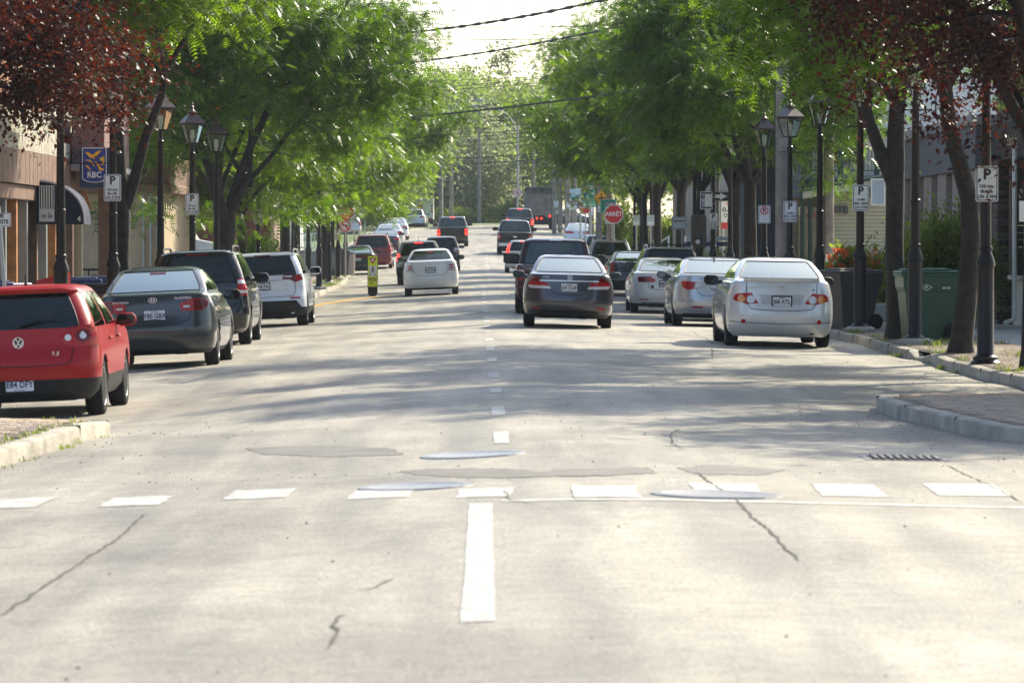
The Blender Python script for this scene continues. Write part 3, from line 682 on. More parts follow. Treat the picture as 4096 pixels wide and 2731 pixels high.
# two storey house with balcony behind
o = thing('balcony_house', 'two storey white sided house with a green framed balcony', 'house', (0, 0, zR))
wallbox(o, 'wall', 10.9, 18, 130.2, 140, 0, 9, WSD); wallbox(o, 'recess_wall', 9.9, 10.899, 130.6, 140, 0, 9, LBW); wallbox(o, 'slate_wall', 8.9, 9.899, 131, 140, 0, 9, SLATE)
bd2 = MB().add([(0, 0, 0), (4, 0, 0), (4, .03, .15), (0, .03, .15), (0, .05, 0), (4, .05, 0)], [(0, 1, 2, 3), (0, 4, 5, 1)]).mesh('clapboard', WSD)
for k in range(30): put('clapboard', bd2, o, (10.9, 130.12, 3.0 + k * .15))
wallbox(o, 'balcony_floor', 10.2, 13.5, 126.8, 130.1, 3.62, 3.78, GRYW, .02); wallbox(o, 'balcony_beam', 10.25, 13.4, 126.9, 127.0, 3.40, 3.619, DGN)
for x_ in (10.3, 11.45, 12.6): wallbox(o, 'balcony_post', x_, x_ + .16, 126.95, 127.1, 3.781, 5.0, DGN, .01)
wallbox(o, 'balcony_header', 10.25, 13.4, 126.92, 127.08, 5.001, 5.25, DGN, .01); wallbox(o, 'balcony_roof', 10.0, 13.7, 126.6, 130.1, 5.251, 5.45, WSD)
wallbox(o, 'top_rail', 10.3, 13.4, 126.99, 127.03, 4.6, 4.64, MK); wallbox(o, 'bottom_rail', 10.3, 13.4, 126.99, 127.03, 3.9, 3.93, MK)
for k in range(25): MB().box((10.48 + k * .12, 127.01, 4.26), (.02, .02, .66)).build('baluster', MK, o)
for x_ in (10.15, 10.52): wallbox(o, 'door_panel', x_, x_ + .3, 130.55, 130.6, 3.8, 5.8, WSD, .01)
wallbox(o, 'window', 11.6, 12.5, 130.05, 130.1, 4.2, 5.4, SHOPG)
# rose stucco shop with pilasters
o = thing('pilaster_shop', 'brown grey stucco shop front with pilasters and narrow windows', 'building', (0, 0, sz(10.2, 86)))
wallbox(o, 'wall', 10.55, 16, 81, 97, -.1, 4.0, PLAS)
for k in range(6): wallbox(o, 'pilaster', 10.12, 10.548, 81 + k * 2.75, 82.5 + k * 2.75, -.1, 3.1, PLAS, .02)
for k in range(5): wallbox(o, 'window', 10.5, 10.54, 82.55 + k * 2.75, 83.7 + k * 2.75, .7, 2.85, SHOPG); wallbox(o, 'window_frame', 10.42, 10.54, 83.702 + k * 2.75, 83.745 + k * 2.75, .6, 2.95, LBW)
wallbox(o, 'sign_band', 10.05, 10.5, 80.8, 97, 3.101, 4.0, M('band_grey', (.12, .125, .14), .7), .02); wallbox(o, 'parapet', 9.95, 16.2, 80.6, 97.2, 4.001, 4.2, GRYW)
o = thing('shop_name_board', 'white shop name board with thin tall letters', 'sign', (wx(3695, 97.6), 97.5, wz(745, 97.6))); MB().prism(rrect(.62, .95, .01), 0, .04).build('panel', WHT, o); letters('elours', .20, M('ink_grey', (.12, .14, .15), .6), o, .0, -.004, -.28, .001, .8)
# stone shop front at the edge
o = thing('stone_shop', 'dark stone shop front with a tall window over a pale panel', 'building', (0, 0, sz(10.2, 76)))
wallbox(o, 'wall', 10.45, 16, 68, 80.5, -.1, 5.2, STN)
for k in range(24):
    for j in range(2): wallbox(o, 'stone', 10.1, 10.448, 77.6 + j * .75 + (.2 if k % 2 else 0), 78.3 + j * .75 + (.2 if k % 2 else 0), -.05 + k * .14, -.05 + k * .14 + .125, STN, .012)
for k in range(4): wallbox(o, 'window', 10.38, 10.4, 69.1 + k * 2.1, 71.0 + k * 2.1, .95, 3.0, SHOPG); wallbox(o, 'window_frame', 10.3, 10.44, 71.01 + k * 2.1, 71.19 + k * 2.1, .9, 3.05, WBR, .01); wallbox(o, 'sill', 10.25, 10.44, 69.1 + k * 2.1, 71.0 + k * 2.1, .86, .94, CRM, .01); wallbox(o, 'stall_board', 10.36, 10.44, 69.1 + k * 2.1, 71.0 + k * 2.1, -.05, .859, CRM)
wallbox(o, 'sign_band', 10.1, 10.44, 68, 80.5, 3.15, 3.9, MK, .02); letters('Chez Josée', .3, M('ink_gold', (.5, .4, .15), .5), o, 10.09, 75.5, 3.5, .002, 1., 'lettering', R(-90))
o = thing('downspout', 'white downspout with a bent foot at the stone shop', 'pipe', (10.02, 74.6, sz(10, 74.6))); MB().tube([(0, 0, 3.4), (0, 0, .25), (-.02, -.05, .15), (-.2, -.12, .08)], .045, 8).build('pipe', WHT, o, 40)
o = thing('picture_panel', 'white framed window picture beside the siding wall', 'window', (wx(3512, 117), 117, wz(768, 117))); panel_ = MB().prism(rrect(.36, .72, .01), 0, .04).build('panel', LBW, o); MB().ring(rrect(.42, .78, .01), rrect(.34, .70, .01), -.02, .05).build('frame', WHT, o); MB().box((0, .5, 0), (.3, .9, .3)).build('support', GRYW, o)
o = tag(MB().box((wx(3520, 82), 82, sz(8.2, 82) + .19), (1.0, .3, .38), bev=.03).build('planter_wall', CONC), 'low concrete planter wall beside the grey bin', 'planter')
o = thing('green_handrail', 'dark green metal handrail in front of the cream siding', 'handrail', (wx(3475, 92), 92, sz(9, 92))); MB().tube([(0, 0, 0), (0, 0, 1.0), (.08, 0, 1.1), (.62, .1, 1.18)], .025, 8).tube([(.5, .08, 0), (.5, .08, 1.16)], .025, 8).build('rail', DGN, o, 40)
# small far buildings
o = thing('hip_roof_house', 'small pink brick house with a grey hipped roof at the street end', 'house', (wx(1985, 398), 398, prof(398) + .1)); wallbox(o, 'wall', -2.6, 6.5, 0, 8, 0, 2.9, M('far_brick', (.36, .20, .15), .9, var=.15), 0)
MB().add([(-3.3, -1.0, 2.9), (1.4, -1.0, 2.9), (1.4, 8.5, 2.9), (-3.3, 8.5, 2.9), (-1.2, 2, 4.6), (-.6, 2, 4.6), (-.6, 6, 4.6), (-1.2, 6, 4.6)], [(0, 1, 5, 4), (1, 2, 6, 5), (2, 3, 7, 6), (3, 0, 4, 7), (4, 5, 6, 7), (3, 2, 1, 0)]).build('roof', M('far_roof', (.20, .24, .27), .8), o)
for x_ in (-1.6, .2, 1.0): MB().tube([(x_, -.6, 0), (x_, -.6, 2.9)], .1, 8).build('column', WSD, o, 40)
for x_ in (-2.0, 2.6, 4.4): wallbox(o, 'window', x_, x_ + 1.0, -.05, -.01, 1.0, 2.2, SHOPG)
o = thing('white_house', 'pale grey house with a white stair rail behind the right lantern posts', 'house', (wx(2680, 165), 172, sz(9, 172))); wallbox(o, 'wall', .9, 6, 0, 9, 0, 5.5, GRYW); wallbox(o, 'roof', .6, 6.3, -.3, 9.3, 5.501, 5.8, M('roof_grey', (.12, .12, .12), .9))
for x_ in (1.2, 2.4, 3.6): wallbox(o, 'window', x_, x_ + .6, -.04, -.005, 1.2, 2.4, SHOPG)
MB().tube([(-1.9, -1.6, .4), (.2, -1.6, 1.7)], .04, 6).tube([(-1.9, -1.6, 0), (-1.9, -1.6, .5)], .04, 6).tube([(.2, -1.6, 0), (.2, -1.6, 1.75)], .04, 6).build('stair_rail', WSD, o); wallbox(o, 'stair', -1.8, .2, -1.5, -.1, 0, .8, CONC)
o = thing('canvas_shelter', 'white roofed blue shelter behind the brown cabinet', 'shelter', (wx(2860, 136), 138, sz(9.3, 138))); MB().prism([(-.9, 1.55), (.9, 1.62), (.9, 1.72), (-.9, 1.75)], -.5, .8).build('roof', WHT, o); MB().prism(R_(-.9, .9, 1.40, 1.549), -.45, .7).build('valance', M('valance_blue', (.03, .06, .2), .7), o)
for sx in (-.85, .85):
    for sy in (-.4, .6): MB().tube([(sx, sy, 0), (sx, sy, 1.41)], .03, 6).build('leg', STEEL, o)

# unseen buildings added behind the junction, darkening reflections and fill light
for sx in (-1, 1):
    for k, (d0, d1, h_, mt) in enumerate(((-38, -6, 8.5, RBR[0]), (-75, -41, 7.0, STUC), (-120, -78, 9.0, RBR[2]))):
        o = thing('unseen_building', ('red brick', 'beige stucco', 'dark brick')[k] + ' building added unseen behind the junction, ' + ('awning side' if sx < 0 else 'wheelie bin side'), 'building', (0, 0, -.1))
        wallbox(o, 'wall', sx * 11.5, sx * 24, d0, d1, 0, h_, mt); wallbox(o, 'cornice', sx * 11.2, sx * 24.3, d0 - .3, d1 + .3, h_ + .001, h_ + .4, WBR)
        for fl in range(2):
            for j in range(int((d1 - d0) / 4)):
                wallbox(o, 'window', sx * 11.44, sx * 11.49, d0 + 1 + j * 4, d0 + 3 + j * 4, 1 + fl * 3.2, 3 + fl * 3.2, SHOPG)
# ------------------------------------------------------------------ trees
def tri_mesh(name, V, T, mat):
    me = bpy.data.meshes.new(name); V = np.asarray(V, np.float32); T = np.asarray(T, np.int32)
    me.vertices.add(len(V)); me.vertices.foreach_set('co', V.ravel())
    me.loops.add(T.size); me.loops.foreach_set('vertex_index', T.ravel())
    me.polygons.add(len(T)); me.polygons.foreach_set('loop_start', np.arange(0, T.size, T.shape[1], dtype=np.int32))
    me.polygons.foreach_set('loop_total', np.full(len(T), T.shape[1], np.int32))
    me.update(calc_edges=True); me.validate(); me.materials.append(mat); return me
def unit(a): return a / np.maximum(np.linalg.norm(a, axis=1, keepdims=True), 1e-9)
def frond_mesh(name, P, U, Nv, size, mat, pairs=5):
    """compound leaves: paired narrow leaflets along a drooping stalk"""
    U = unit(U); V = unit(np.cross(Nv, U)); W_ = np.cross(U, V); n = len(P); size = size.reshape(n, 1)
    out = []
    for k in range(pairs):
        t = .12 + .8 * k / (pairs - 1); hh = .42 * math.sin(PI * (.18 + .72 * t)) 
        for sg in (-1, 1):
            for (a, b) in ((t - .065, 0), (t + .07, 0), (t + .10, hh * sg)):
                out.append(P + size * (U * a + V * b - W_ * (abs(b) * .25)) - np.array([[0, 0, 1]]) * size * (.16 * a * a))
    A = np.stack(out, 1).reshape(-1, 3)
    T = np.arange(len(A), dtype=np.int32).reshape(-1, 3)
    return tri_mesh(name, A, T, mat)
def blade_mesh(name, P, U, Nv, size, mat, asp=.5):
    """simple pointed leaves folded a little along the midrib"""
    U = unit(U); V = unit(np.cross(Nv, U)); W_ = np.cross(U, V); n = len(P); s = size.reshape(n, 1)
    q = [P, P + s * (U * .45 + V * asp * .5 + W_ * .08), P + s * U, P + s * (U * .45 - V * asp * .5 + W_ * .08)]
    A = np.stack(q, 1).reshape(-1, 3); b = (np.arange(n) * 4)[:, None]
    T = np.concatenate([b + np.array([[0, 1, 2]]), b + np.array([[0, 2, 3]])], 1).reshape(-1, 3)
    return tri_mesh(name, A, T, mat)
BARK = M('bark_dark', (.024, .019, .015), .95, var=.5, vs=7, bump=1., bs=18)
BARK2 = M('bark_plum', (.016, .013, .012), .9, var=.4, vs=9, bump=.8, bs=25)
LOC = leafmat('locust_leaf', (.026, .072, .005), (.12, .27, .007), .45, .34, .7)
LOCY = leafmat('locust_leaf_bright', (.036, .088, .005), (.17, .34, .008), .47, .34, .7)
PLUML = leafmat('plum_leaf', (.014, .006, .006), (.095, .018, .007), .40, .45, .8)
FARL = leafmat('far_leaf', (.075, .13, .025), (.27, .42, .07), .5, .5, .55)
FARD = leafmat('far_leaf_dark', (.05, .085, .02), (.20, .30, .045), .5, .5, .5)
WILLOW = leafmat('willow_leaf', (.20, .24, .15), (.42, .50, .28), .5, .5, .3)
SHRUB = leafmat('shrub_leaf', (.07, .12, .02), (.24, .36, .04), .45, .3, .5)
def grow(rg, mb, P0, dir_, length, r0, r1, sag=0., n=5, wob=.08):
    p = Vector(P0); dv = Vector(dir_).normalized(); pts = [p.copy()]
    for i in range(n):
        dv = (dv + Vector((rg.uniform(-1, 1), rg.uniform(-1, 1), rg.uniform(-1, 1))) * wob * 2 + Vector((0, 0, -sag))).normalized()
        p = p + dv * (length / n); pts.append(p.copy())
    mb.tube(pts, [r0 + (r1 - r0) * i / n for i in range(n + 1)], 6 if r0 < .07 else 9, cap=False)
    return pts, dv
def tree_parts(seed, trunk, fork_z, R_, top, limbs, leaf, mat, bark, nleaf, lsize, clump=.75, forks=None, low=0., sag=.06, rscale=1., flat=.55):
    """trunk: list of (x, y, z, r). returns trunk mesh and crown mesh"""
    rg = random.Random(seed); mb = MB()
    tr_ = [Vector(t[:3]) for t in trunk]; rr = [t[3] for t in trunk]
    mb.tube(tr_, rr, 12, cap=False)
    starts = [(tr_[-1], rr[-1], None)]
    for fk in (forks or []):
        pts = [Vector(t[:3]) for t in fk]; mb.tube(pts, [t[3] for t in fk], 9, cap=False); starts.append((pts[-1], fk[-1][3], (pts[-1] - pts[-2]).normalized()))
    tips = []
    for i in range(limbs):
        s_ = starts[i % len(starts)]; az = 2 * PI * (i + rg.uniform(-.3, .3)) / limbs
        el = rg.uniform(.25, 1.15) if i < limbs - 1 else 1.35
        tgt = Vector((math.cos(az) * R_ * math.cos(el) * 1.05, math.sin(az) * R_ * math.cos(el) * 1.05, (top - fork_z) * (.12 + .85 * math.sin(el))))
        base = s_[0] - Vector((0, 0, rg.uniform(0, .5) if len(trunk) > 2 else 0)); ln = tgt.length * rg.uniform(.85, 1.05)
        dv = tgt.normalized(); dv.z += .35
        pts, e = grow(rg, mb, base, dv, ln, max(.05, s_[1] * .6) * rscale, .018, sag, 7)
        tips.append(pts[-1])
        for k, fi in enumerate((2, 3, 4, 5, 6)):
            for _ in range(2 if fi > 2 else 1):
                q = pts[fi]; sd = Vector((rg.uniform(-1, 1), rg.uniform(-1, 1), rg.uniform(-.25, .65))) + e * .5 + Vector((q.x, q.y, 0)).normalized() * .4
                p2, e2 = grow(rg, mb, q, sd, R_ * rg.uniform(.28, .5), .035 * rscale, .008, sag * 1.2, 4, .1); tips.append(p2[-1]); tips.append(p2[2])
                for _ in range(2):
                    sd2 = e2 + Vector((rg.uniform(-1, 1), rg.uniform(-1, 1), rg.uniform(-.6, .5)))
                    p3, _e = grow(rg, mb, p2[rg.randint(2, 3)], sd2, R_ * rg.uniform(.14, .26), .014, .005, sag * 1.5, 3, .12); tips.append(p3[-1])
    if low:
        for _ in range(int(low)):
            a = rg.uniform(0, 6.28); tips.append(Vector((math.cos(a) * R_ * rg.uniform(.3, .8), math.sin(a) * R_ * rg.uniform(.3, .8), fork_z + rg.uniform(-.3, .6))))
    tm = mb.mesh('trunk', bark, 60)
    r = np.random.default_rng(seed); nt_ = len(tips); per = max(4, nleaf // nt_)
    C = np.repeat(np.array([tuple(t) for t in tips]), per, 0); n = len(C)
    sp = np.repeat(r.uniform(.6, 1.25, nt_), per)[:, None] * clump
    off = r.normal(0, 1, (n, 3)) * np.array([[.6, .6, .6 * flat]]) * sp
    P = C + off
    U = off * np.array([[1, 1, .4]]) / np.maximum(sp, .1) + r.normal(0, .7, (n, 3)) + np.array([[0, 0, -.25]])
    Nv = np.array([[0, 0, 1.]]) + r.normal(0, .45, (n, 3))
    S = r.uniform(.65, 1.25, n) * lsize
    cm = frond_mesh('crown', P, U, Nv, S, mat) if leaf == 'frond' else blade_mesh('crown', P, U, Nv, S, mat, .55 if leaf == 'blade' else .5)
    return tm, cm
def plant_tree(name, label, parts, x, d, rz=0., sc=1., group=None, z=None, cat='tree'):
    o = thing(name, label, cat, (x, d, (sz(x, d) if z is None else z) - .03), rz, group)
    o.scale = (sc, sc, sc)
    put('trunk', parts[0], o); put('crown', parts[1], o); return o
st = lambda h, r, lean=(0, 0): [(0, 0, -.1, r * 1.35), (0, 0, .25, r * 1.05), (lean[0] * .5, lean[1] * .5, h * .5, r * .95), (lean[0], lean[1], h, r * .85)]
# four locust shapes used along the street
LA = tree_parts(11, st(3.3, .17, (.1, 0)), 3.4, 4.4, 9.8, 7, 'frond', LOC, BARK, 25000, .25, .64, low=1, sag=.035)
LB = tree_parts(12, st(3.2, .15, (-.1, .1)), 3.3, 4.0, 9.2, 6, 'frond', LOCY, BARK, 23000, .245, .64, low=1, sag=.035)
LC = tree_parts(13, st(3.4, .19, (0, .1)), 3.5, 4.8, 10.5, 8, 'frond', LOC, BARK, 27000, .26, .66, low=1, sag=.035)
LD = tree_parts(14, st(3.0, .16, (0, 0)), 3.0, 4.2, 7.5, 7, 'frond', LOCY, BARK, 15000, .26, .7, low=26, sag=.06)
# individual trunks seen close by
T2 = tree_parts(21, [(0, 0, -.1, .21), (.02, 0, .3, .17), (-.02, 0, 1.6, .15), (0, 0, 3.0, .15), (0, 0, 3.45, .14), (.05, 0, 4.3, .12)], 4.5, 3.6, 9.4, 7, 'frond', LOCY, BARK, 13000, .24, .6,
                forks=[[(-.02, 0, 2.55, .13), (-.25, 0, 3.1, .11), (-.46, .1, 3.7, .10), (-.50, .1, 4.3, .09), (-.75, .1, 5.0, .07), (-.9, .1, 5.4, .06)], [(0, 0, 3.3, .12), (.05, -.1, 3.9, .10), (.2, -.1, 4.7, .08)]], low=2)
T1 = tree_parts(22, [(-.02, 0, -.1, .24), (0, 0, .2, .17), (.07, 0, .8, .15), (.13, 0, 1.6, .14), (.11, 0, 2.2, .13), (-.05, 0, 2.8, .12), (-.18, 0, 3.2, .11), (-.25, 0, 3.9, .10)], 4.0, 3.8, 8.8, 6, 'frond', LOC, BARK, 12000, .24, .6, low=2)
L1 = tree_parts(23, [(0, 0, -.1, .26), (0, 0, .3, .21), (-.02, 0, 1.5, .19), (0, 0, 2.3, .20), (-.03, 0, 2.9, .16), (-.05, 0, 3.9, .13), (-.08, 0, 4.9, .11)], 5.0, 4.0, 9.8, 7, 'frond', LOCY, BARK, 22000, .25, .64,
                forks=[[(.05, 0, 2.35, .12), (.25, 0, 2.9, .11), (.45, .1, 3.7, .09), (.75, .1, 4.5, .07), (.85, .1, 5.0, .06)]], low=0, sag=.03)
L2 = tree_parts(24, [(0, 0, -.1, .30), (0, 0, .3, .23), (0, 0, 1.5, .20), (.02, 0, 2.6, .21)], 2.7, 4.8, 9.5, 8, 'frond', LOC, BARK, 27000, .25, .68,
                forks=[[(0, 0, 2.5, .14), (.25, 0, 2.95, .12), (.55, .1, 3.5, .10)], [(0, 0, 2.5, .14), (-.22, 0, 3.0, .12), (-.4, 0, 3.7, .10)]], low=6)
gR, gL = 'locust trees along the right pavement', 'locust trees along the left pavement'
plant_tree('locust_tree', 'leaning dark locust trunk in the paving in front of the green wheelie bin', T1, 6.93, 57.2, 0, 1., gR)
plant_tree('locust_tree', 'forked locust tree between the grey bin and the green wheelie bin', T2, 6.88, 65.8, 0, 1., gR)
lab = 'green locust tree in the row behind the parked silver and white sedans'
for i, (x, d, k, rz, sc, lab) in enumerate([(7.05, 103, LA, 1.9, 1.05, 'green locust tree forking beside the no parking sign post'), (7.5, 117, LC, 3.3, 1., 'green locust tree beside the bus stop panel'), (7.2, 131, LB, 4.4, 1.1, 'green locust tree behind the brown cabinet'), (7.4, 146, LA, 5.1, 1.1, 'green locust tree between the brown cabinet and the green ring signs'), (7.3, 162, LC, .4, 1., 'green locust tree whose leaves hang over the stop sign'), (7.6, 180, LB, 1.2, 1.15, 'green locust tree beside the amber diamond sign'), (8.2, 200, LA, 2.7, 1.1, 'green locust tree over the green route signs')]): plant_tree('locust_tree', lab, k, x, d, rz, sc, gR)
plant_tree('locust_tree', 'forked locust tree rising behind the post with the two hour parking sign by the bank', L1, -6.6, 74, 0, 1., gL)
plant_tree('locust_tree', 'thick forked locust tree in front of the white truck nose', L2, -6.1, 97, 0, 1.05, gL)
lab = 'green locust tree overhanging the row of lamp posts by the brick post office'
for i, (x, d, k, rz, sc, lab) in enumerate([(-7.0, 110, LB, .5, 1.05, 'green locust tree at the corner of the beige building'), (-7.3, 124, LD, 1.4, 1.0, 'green locust tree beside the parking sign before the brick post office'), (-6.6, 138, LA, 2.2, 1.1, 'green locust tree next to the grey stone pillar'), (-6.9, 152, LD, 3.7, 1.15, 'green locust tree in front of the brick post office corner'), (-6.4, 167, LC, 4.2, .95, 'green locust tree beside the no left turn sign'), (-6.8, 186, LD, 5.5, 1.1, 'green locust tree over the pale litter bin'), (-7.4, 204, LB, .9, 1.05, 'green locust tree beside the dark red minivan')]): plant_tree('locust_tree', lab, k, x, d, rz, sc, gL)
plant_tree('locust_tree', 'locust tree on the near corner whose shadow falls across the crossing', LB, 9.9, 42.6, .3, .85, gR, z=sz(9.9, 42.6))
for i, (x, d, k, rz) in enumerate([(9, -14, LA, 1.), (-9, -20, LB, 2.), (9.5, -34, LC, 3.), (-9.5, -42, LA, 4.), (10, -58, LB, 5.), (-10, -66, LC, .5)]):  # unseen trees added behind the camera to darken car and post reflections
    plant_tree('locust_tree', 'unseen locust tree added behind the junction', k, x, d, rz, 1.15, 'unseen locust trees added behind the junction', z=.0)
# purple leaved trees in front
PL = tree_parts(31, st(2.5, .16, (.1, 0)), 2.5, 3.9, 7.8, 8, 'blade', PLUML, BARK2, 80000, .085, .42, low=0, sag=.05, flat=.7)
PR = tree_parts(33, st(2.9, .17, (-.05, 0)), 3.0, 3.9, 8.4, 9, 'blade', PLUML, BARK2, 80000, .088, .45, low=0, sag=.04, flat=.75)
plant_tree('plum_tree', 'purple leaved tree hanging over the awning of the corner shop', PL, -8.3, 50.5, .6, 1.)
plant_tree('plum_tree', 'purple leaved tree with a paper notice on its dark trunk beside the lamp post', PR, 7.1, 50.8, 2.2, 1.08)
# far trees closing the street
FA = tree_parts(41, st(3, .25), 3, 6.0, 14, 9, 'far', FARL, BARK, 9000, .5, 1.3, low=25, rscale=1.)
FB = tree_parts(42, st(3, .25), 3, 5.2, 12, 8, 'far', FARD, BARK, 10000, .5, 1.3, low=25, rscale=1.)
FC = tree_parts(43, st(4, .3), 4, 5.0, 19, 8, 'far', FARD, BARK, 9000, .5, 1.2, rscale=1.6)
FW = tree_parts(44, st(3, .3), 3, 5.5, 13, 9, 'far', WILLOW, BARK, 15000, .40, 1.5, low=30, sag=.12, rscale=1.4, flat=1.1)
FG = tree_parts(45, st(1.2, .12), 1.2, 3.4, 6.8, 8, 'far', FARL, BARK, 8000, .36, 1.0, low=40)
FV = tree_parts(46, st(1.5, .2), 1.4, 4.2, 9.5, 9, 'far', WILLOW, BARK, 9000, .36, 1.2, low=50, sag=.12, flat=1.1)
for i, (x, d) in enumerate(((-14, -135), (-7, -140), (0, -138), (7, -142), (14, -136))): plant_tree('far_tree', 'unseen dark green tree added behind the junction', FB, x, d, i, 1.2, 'unseen trees added to close the view behind the junction', -.1)  # added out of view, cutting the bright sky reflected from behind
gF = 'trees closing the far end of the street'
for i, (px, d, k, rz, sc, lb) in enumerate([(1640, 390, FA, 0, 1.1, 'yellow green tree behind the mail van'), (1760, 420, FA, 1, 1.2, 'yellow green tree behind the grey willow at the street end'), (1890, 405, FW, 2, 1.0, 'grey green willow like tree at the end of the street'), (1800, 398, FW, 3.5, .85, 'smaller grey green willow beside the tall one'),
        (2010, 425, FA, 2.2, 1.15, 'yellow green tree between the willow and the dump truck'), (2120, 400, FB, 3, 1.15, 'dark green tree behind the dump truck'), (2230, 410, FB, 4, 1.2, 'dark green tree behind the wooden utility poles'), (1560, 400, FB, 5, 1.1, 'dark green tree beside the lawn on the left'), (1880, 470, FC, 0, 1.15, 'tall thin tree standing above the street end'), (1770, 480, FC, 1.5, 1.05, 'tall pale tree with gaps above the street end'), (2080, 470, FA, .3, 1.35, 'broad green tree at the right of the tall thin one'),
        (1960, 455, FA, 4, 1.3, 'broad green tree behind the willow'), (1680, 460, FA, 2.9, 1.35, 'broad yellow green tree above the mail van'), (2330, 380, FB, .9, 1.1, 'dark green tree behind the green route signs'), (1480, 340, FB, 2, 1., 'dark green tree behind the left lawn'), (1400, 300, FA, 2.6, .9, 'green tree on the lawn beyond the parked cars'), (1560, 345, FA, 3.9, .8, 'orange tipped green tree beside the mail van'), (2420, 330, FA, 1.1, 1.0, 'green tree behind the stop sign'), (2560, 300, FB, 4.1, 1.0, 'dark tree behind the right lamp posts'), (1290, 270, FB, 1., .9, 'dark tree behind the left lamp posts'), (1690, 386, FG, 1., 1.1, 'low yellow green tree on the lawn behind the mail van'), (1790, 384, FV, 2., 1.1, 'low grey green willow on the far lawn'), (1885, 386, FV, 4., 1.25, 'drooping grey green willow right of the pale tall pole'), (1950, 392, FG, 3., 1.2, 'low green tree beside the hipped roof house'), (2085, 392, FG, 5., 1.15, 'low green tree behind the no u turn sign'), (1610, 376, FG, 2., 1., 'low green tree left of the mail van')]):
    plant_tree('far_tree', lb, k, wx(px, d), d, rz, sc, gF, prof(d) + .15)
# bushes and hedges
def bush(name, label, x, d, rx, ry, h, mat, n, ls, flowers=None, z=None, seed=1, cat='shrub', grp=None):
    r = np.random.default_rng(seed); o = thing(name, label, cat, (x, d, (sz(x, d) if z is None else z) - .02), 0, grp)
    k = 26; C = np.stack([r.uniform(-1, 1, k) * rx * .75, r.uniform(-1, 1, k) * ry * .75, r.uniform(.15, .85, k) * h], 1)
    C[:, 2] *= 1 - .35 * (C[:, 0] / rx) ** 2
    c = C[r.integers(0, k, n)]; off = r.normal(0, 1, (n, 3)) * np.array([[rx * .17, ry * .17, h * .13]]); P = c + off; P[:, 2] = np.clip(P[:, 2], .02, None)
    U = off / np.array([[rx, ry, h]]) * 2 + r.normal(0, .5, (n, 3)) + np.array([[0, 0, .35]]); Nv = r.normal(0, 1, (n, 3))
    put('foliage', blade_mesh('foliage', P, U, Nv, r.uniform(.6, 1.3, n) * ls, mat, .5), o)
    m = MB(); rg = random.Random(seed)
    for i in range(9):
        q = C[i]; m.tube([(q[0] * .3, q[1] * .3, 0), (q[0] * .6, q[1] * .6, q[2] * .5), tuple(q)], [.02, .014, .006], 5, False)
    m.build('stems', BARK, o)
    if flowers:
        nf = flowers[1]; Pf = np.stack([r.uniform(-1, 1, nf) * rx * .9, -ry * .6 + r.uniform(-.3, .4, nf) * ry, r.uniform(.45, 1.0, nf) * h], 1)
        Pf = np.repeat(Pf, 5, 0); m_ = len(Pf); put('blossom', blade_mesh('blossom', Pf, r.normal(0, 1, (m_, 3)) + np.array([[0, 0, .5]]), r.normal(0, 1, (m_, 3)), r.uniform(.09, .14, m_), flowers[0], .45), o)
    return o
ORANGE = leafmat('lily_petal', (.55, .10, .015), (.6, .12, .02), .4, .4, .3)
bush('lily_clump', 'clump of orange day lilies in front of the cream siding wall', wx(3410, 84), 84, .62, .5, 1.5, SHRUB, 2600, .16, (ORANGE, 90), seed=3, cat='flowers')
bush('evergreen_shrub', 'dark green shrub beside the orange lilies', wx(3480, 88), 88, .75, .6, 1.55, FARD, 3500, .09, seed=4)
bush('privet_shrub', 'bright green leafy shrub behind the green wheelie bin', wx(3790, 75), 75, .95, .8, 2.15, SHRUB, 18000, .095, seed=5)
bush('evergreen_shrub', 'low dark shrub beside the grey bin', wx(3530, 86), 86, .5, .5, .9, FARD, 2200, .08, seed=6)
bush('roadside_shrub', 'yellowish shrub behind the brown cabinet', wx(2905, 122), 122, .9, .8, 1.5, SHRUB, 3000, .10, seed=7)
bush('roadside_shrub', 'yellowish shrub left of the brown cabinet post', wx(2830, 126), 126, .5, .6, 1.1, SHRUB, 1800, .10, seed=8)
bush('hedge', 'tall clipped yellow green hedge by the left pavement', -10.3, 262, .9, 5, 2.6, SHRUB, 6000, .2, seed=9, cat='hedge', z=prof(262) + .1)
for i, (px, d, rx, h, lb, mt) in enumerate([(1850, 372, 1.5, 1.3, 'rounded green bush on the far lawn beside the pole', SHRUB), (1965, 376, 4.2, 1.6, 'long dark clipped hedge in front of the hipped roof house', FARD), (2040, 374, .9, 1.7, 'light green bush at the end of the dark hedge', SHRUB), (1720, 374, 1.6, 1.2, 'low shrub behind the small yellow far sign', SHRUB), (1905, 372, 1.0, .6, 'small light green plants before the hedge', SHRUB), (1530, 300, 2.0, 2.6, 'dark bush by the split rail fence', FARD), (1620, 368, 1.8, 1.6, 'dark reddish bush behind the mail van', FARD), (2440, 232, 1.0, 1.2, 'yellow flowering bush behind the stop sign', SHRUB)]):
    bush('garden_shrub', lb, wx(px, d), d, rx, rx * .6, h, mt, 2600, .22, z=prof(d) + .12, seed=20 + i)
bush('garden_shrub', 'leafy shrub by the grey stone pillar on the left pavement', -7.4, 134, .6, .8, 1.9, LOCY, 2600, .14, seed=51)
bush('garden_shrub', 'green shrub at the corner of the brick post office', -8.0, 158, 1.0, 1.2, 1.8, FARL, 2600, .14, seed=52)

for i, (px, d, rx, h, lb) in enumerate([(2520, 200, 1.6, 3.2, 'dense dark bush behind the stop sign'), (2610, 196, 1.5, 2.8, 'dense dark bush behind the green ring signs'), (2690, 186, 1.3, 2.4, 'dense bush below the white dashed board')]):
    bush('garden_shrub', lb, wx(px, d), d, rx, 1.2, h, FARL if i == 1 else FARD, 4500, .2, z=sz(wx(px, d), d), seed=70 + i)
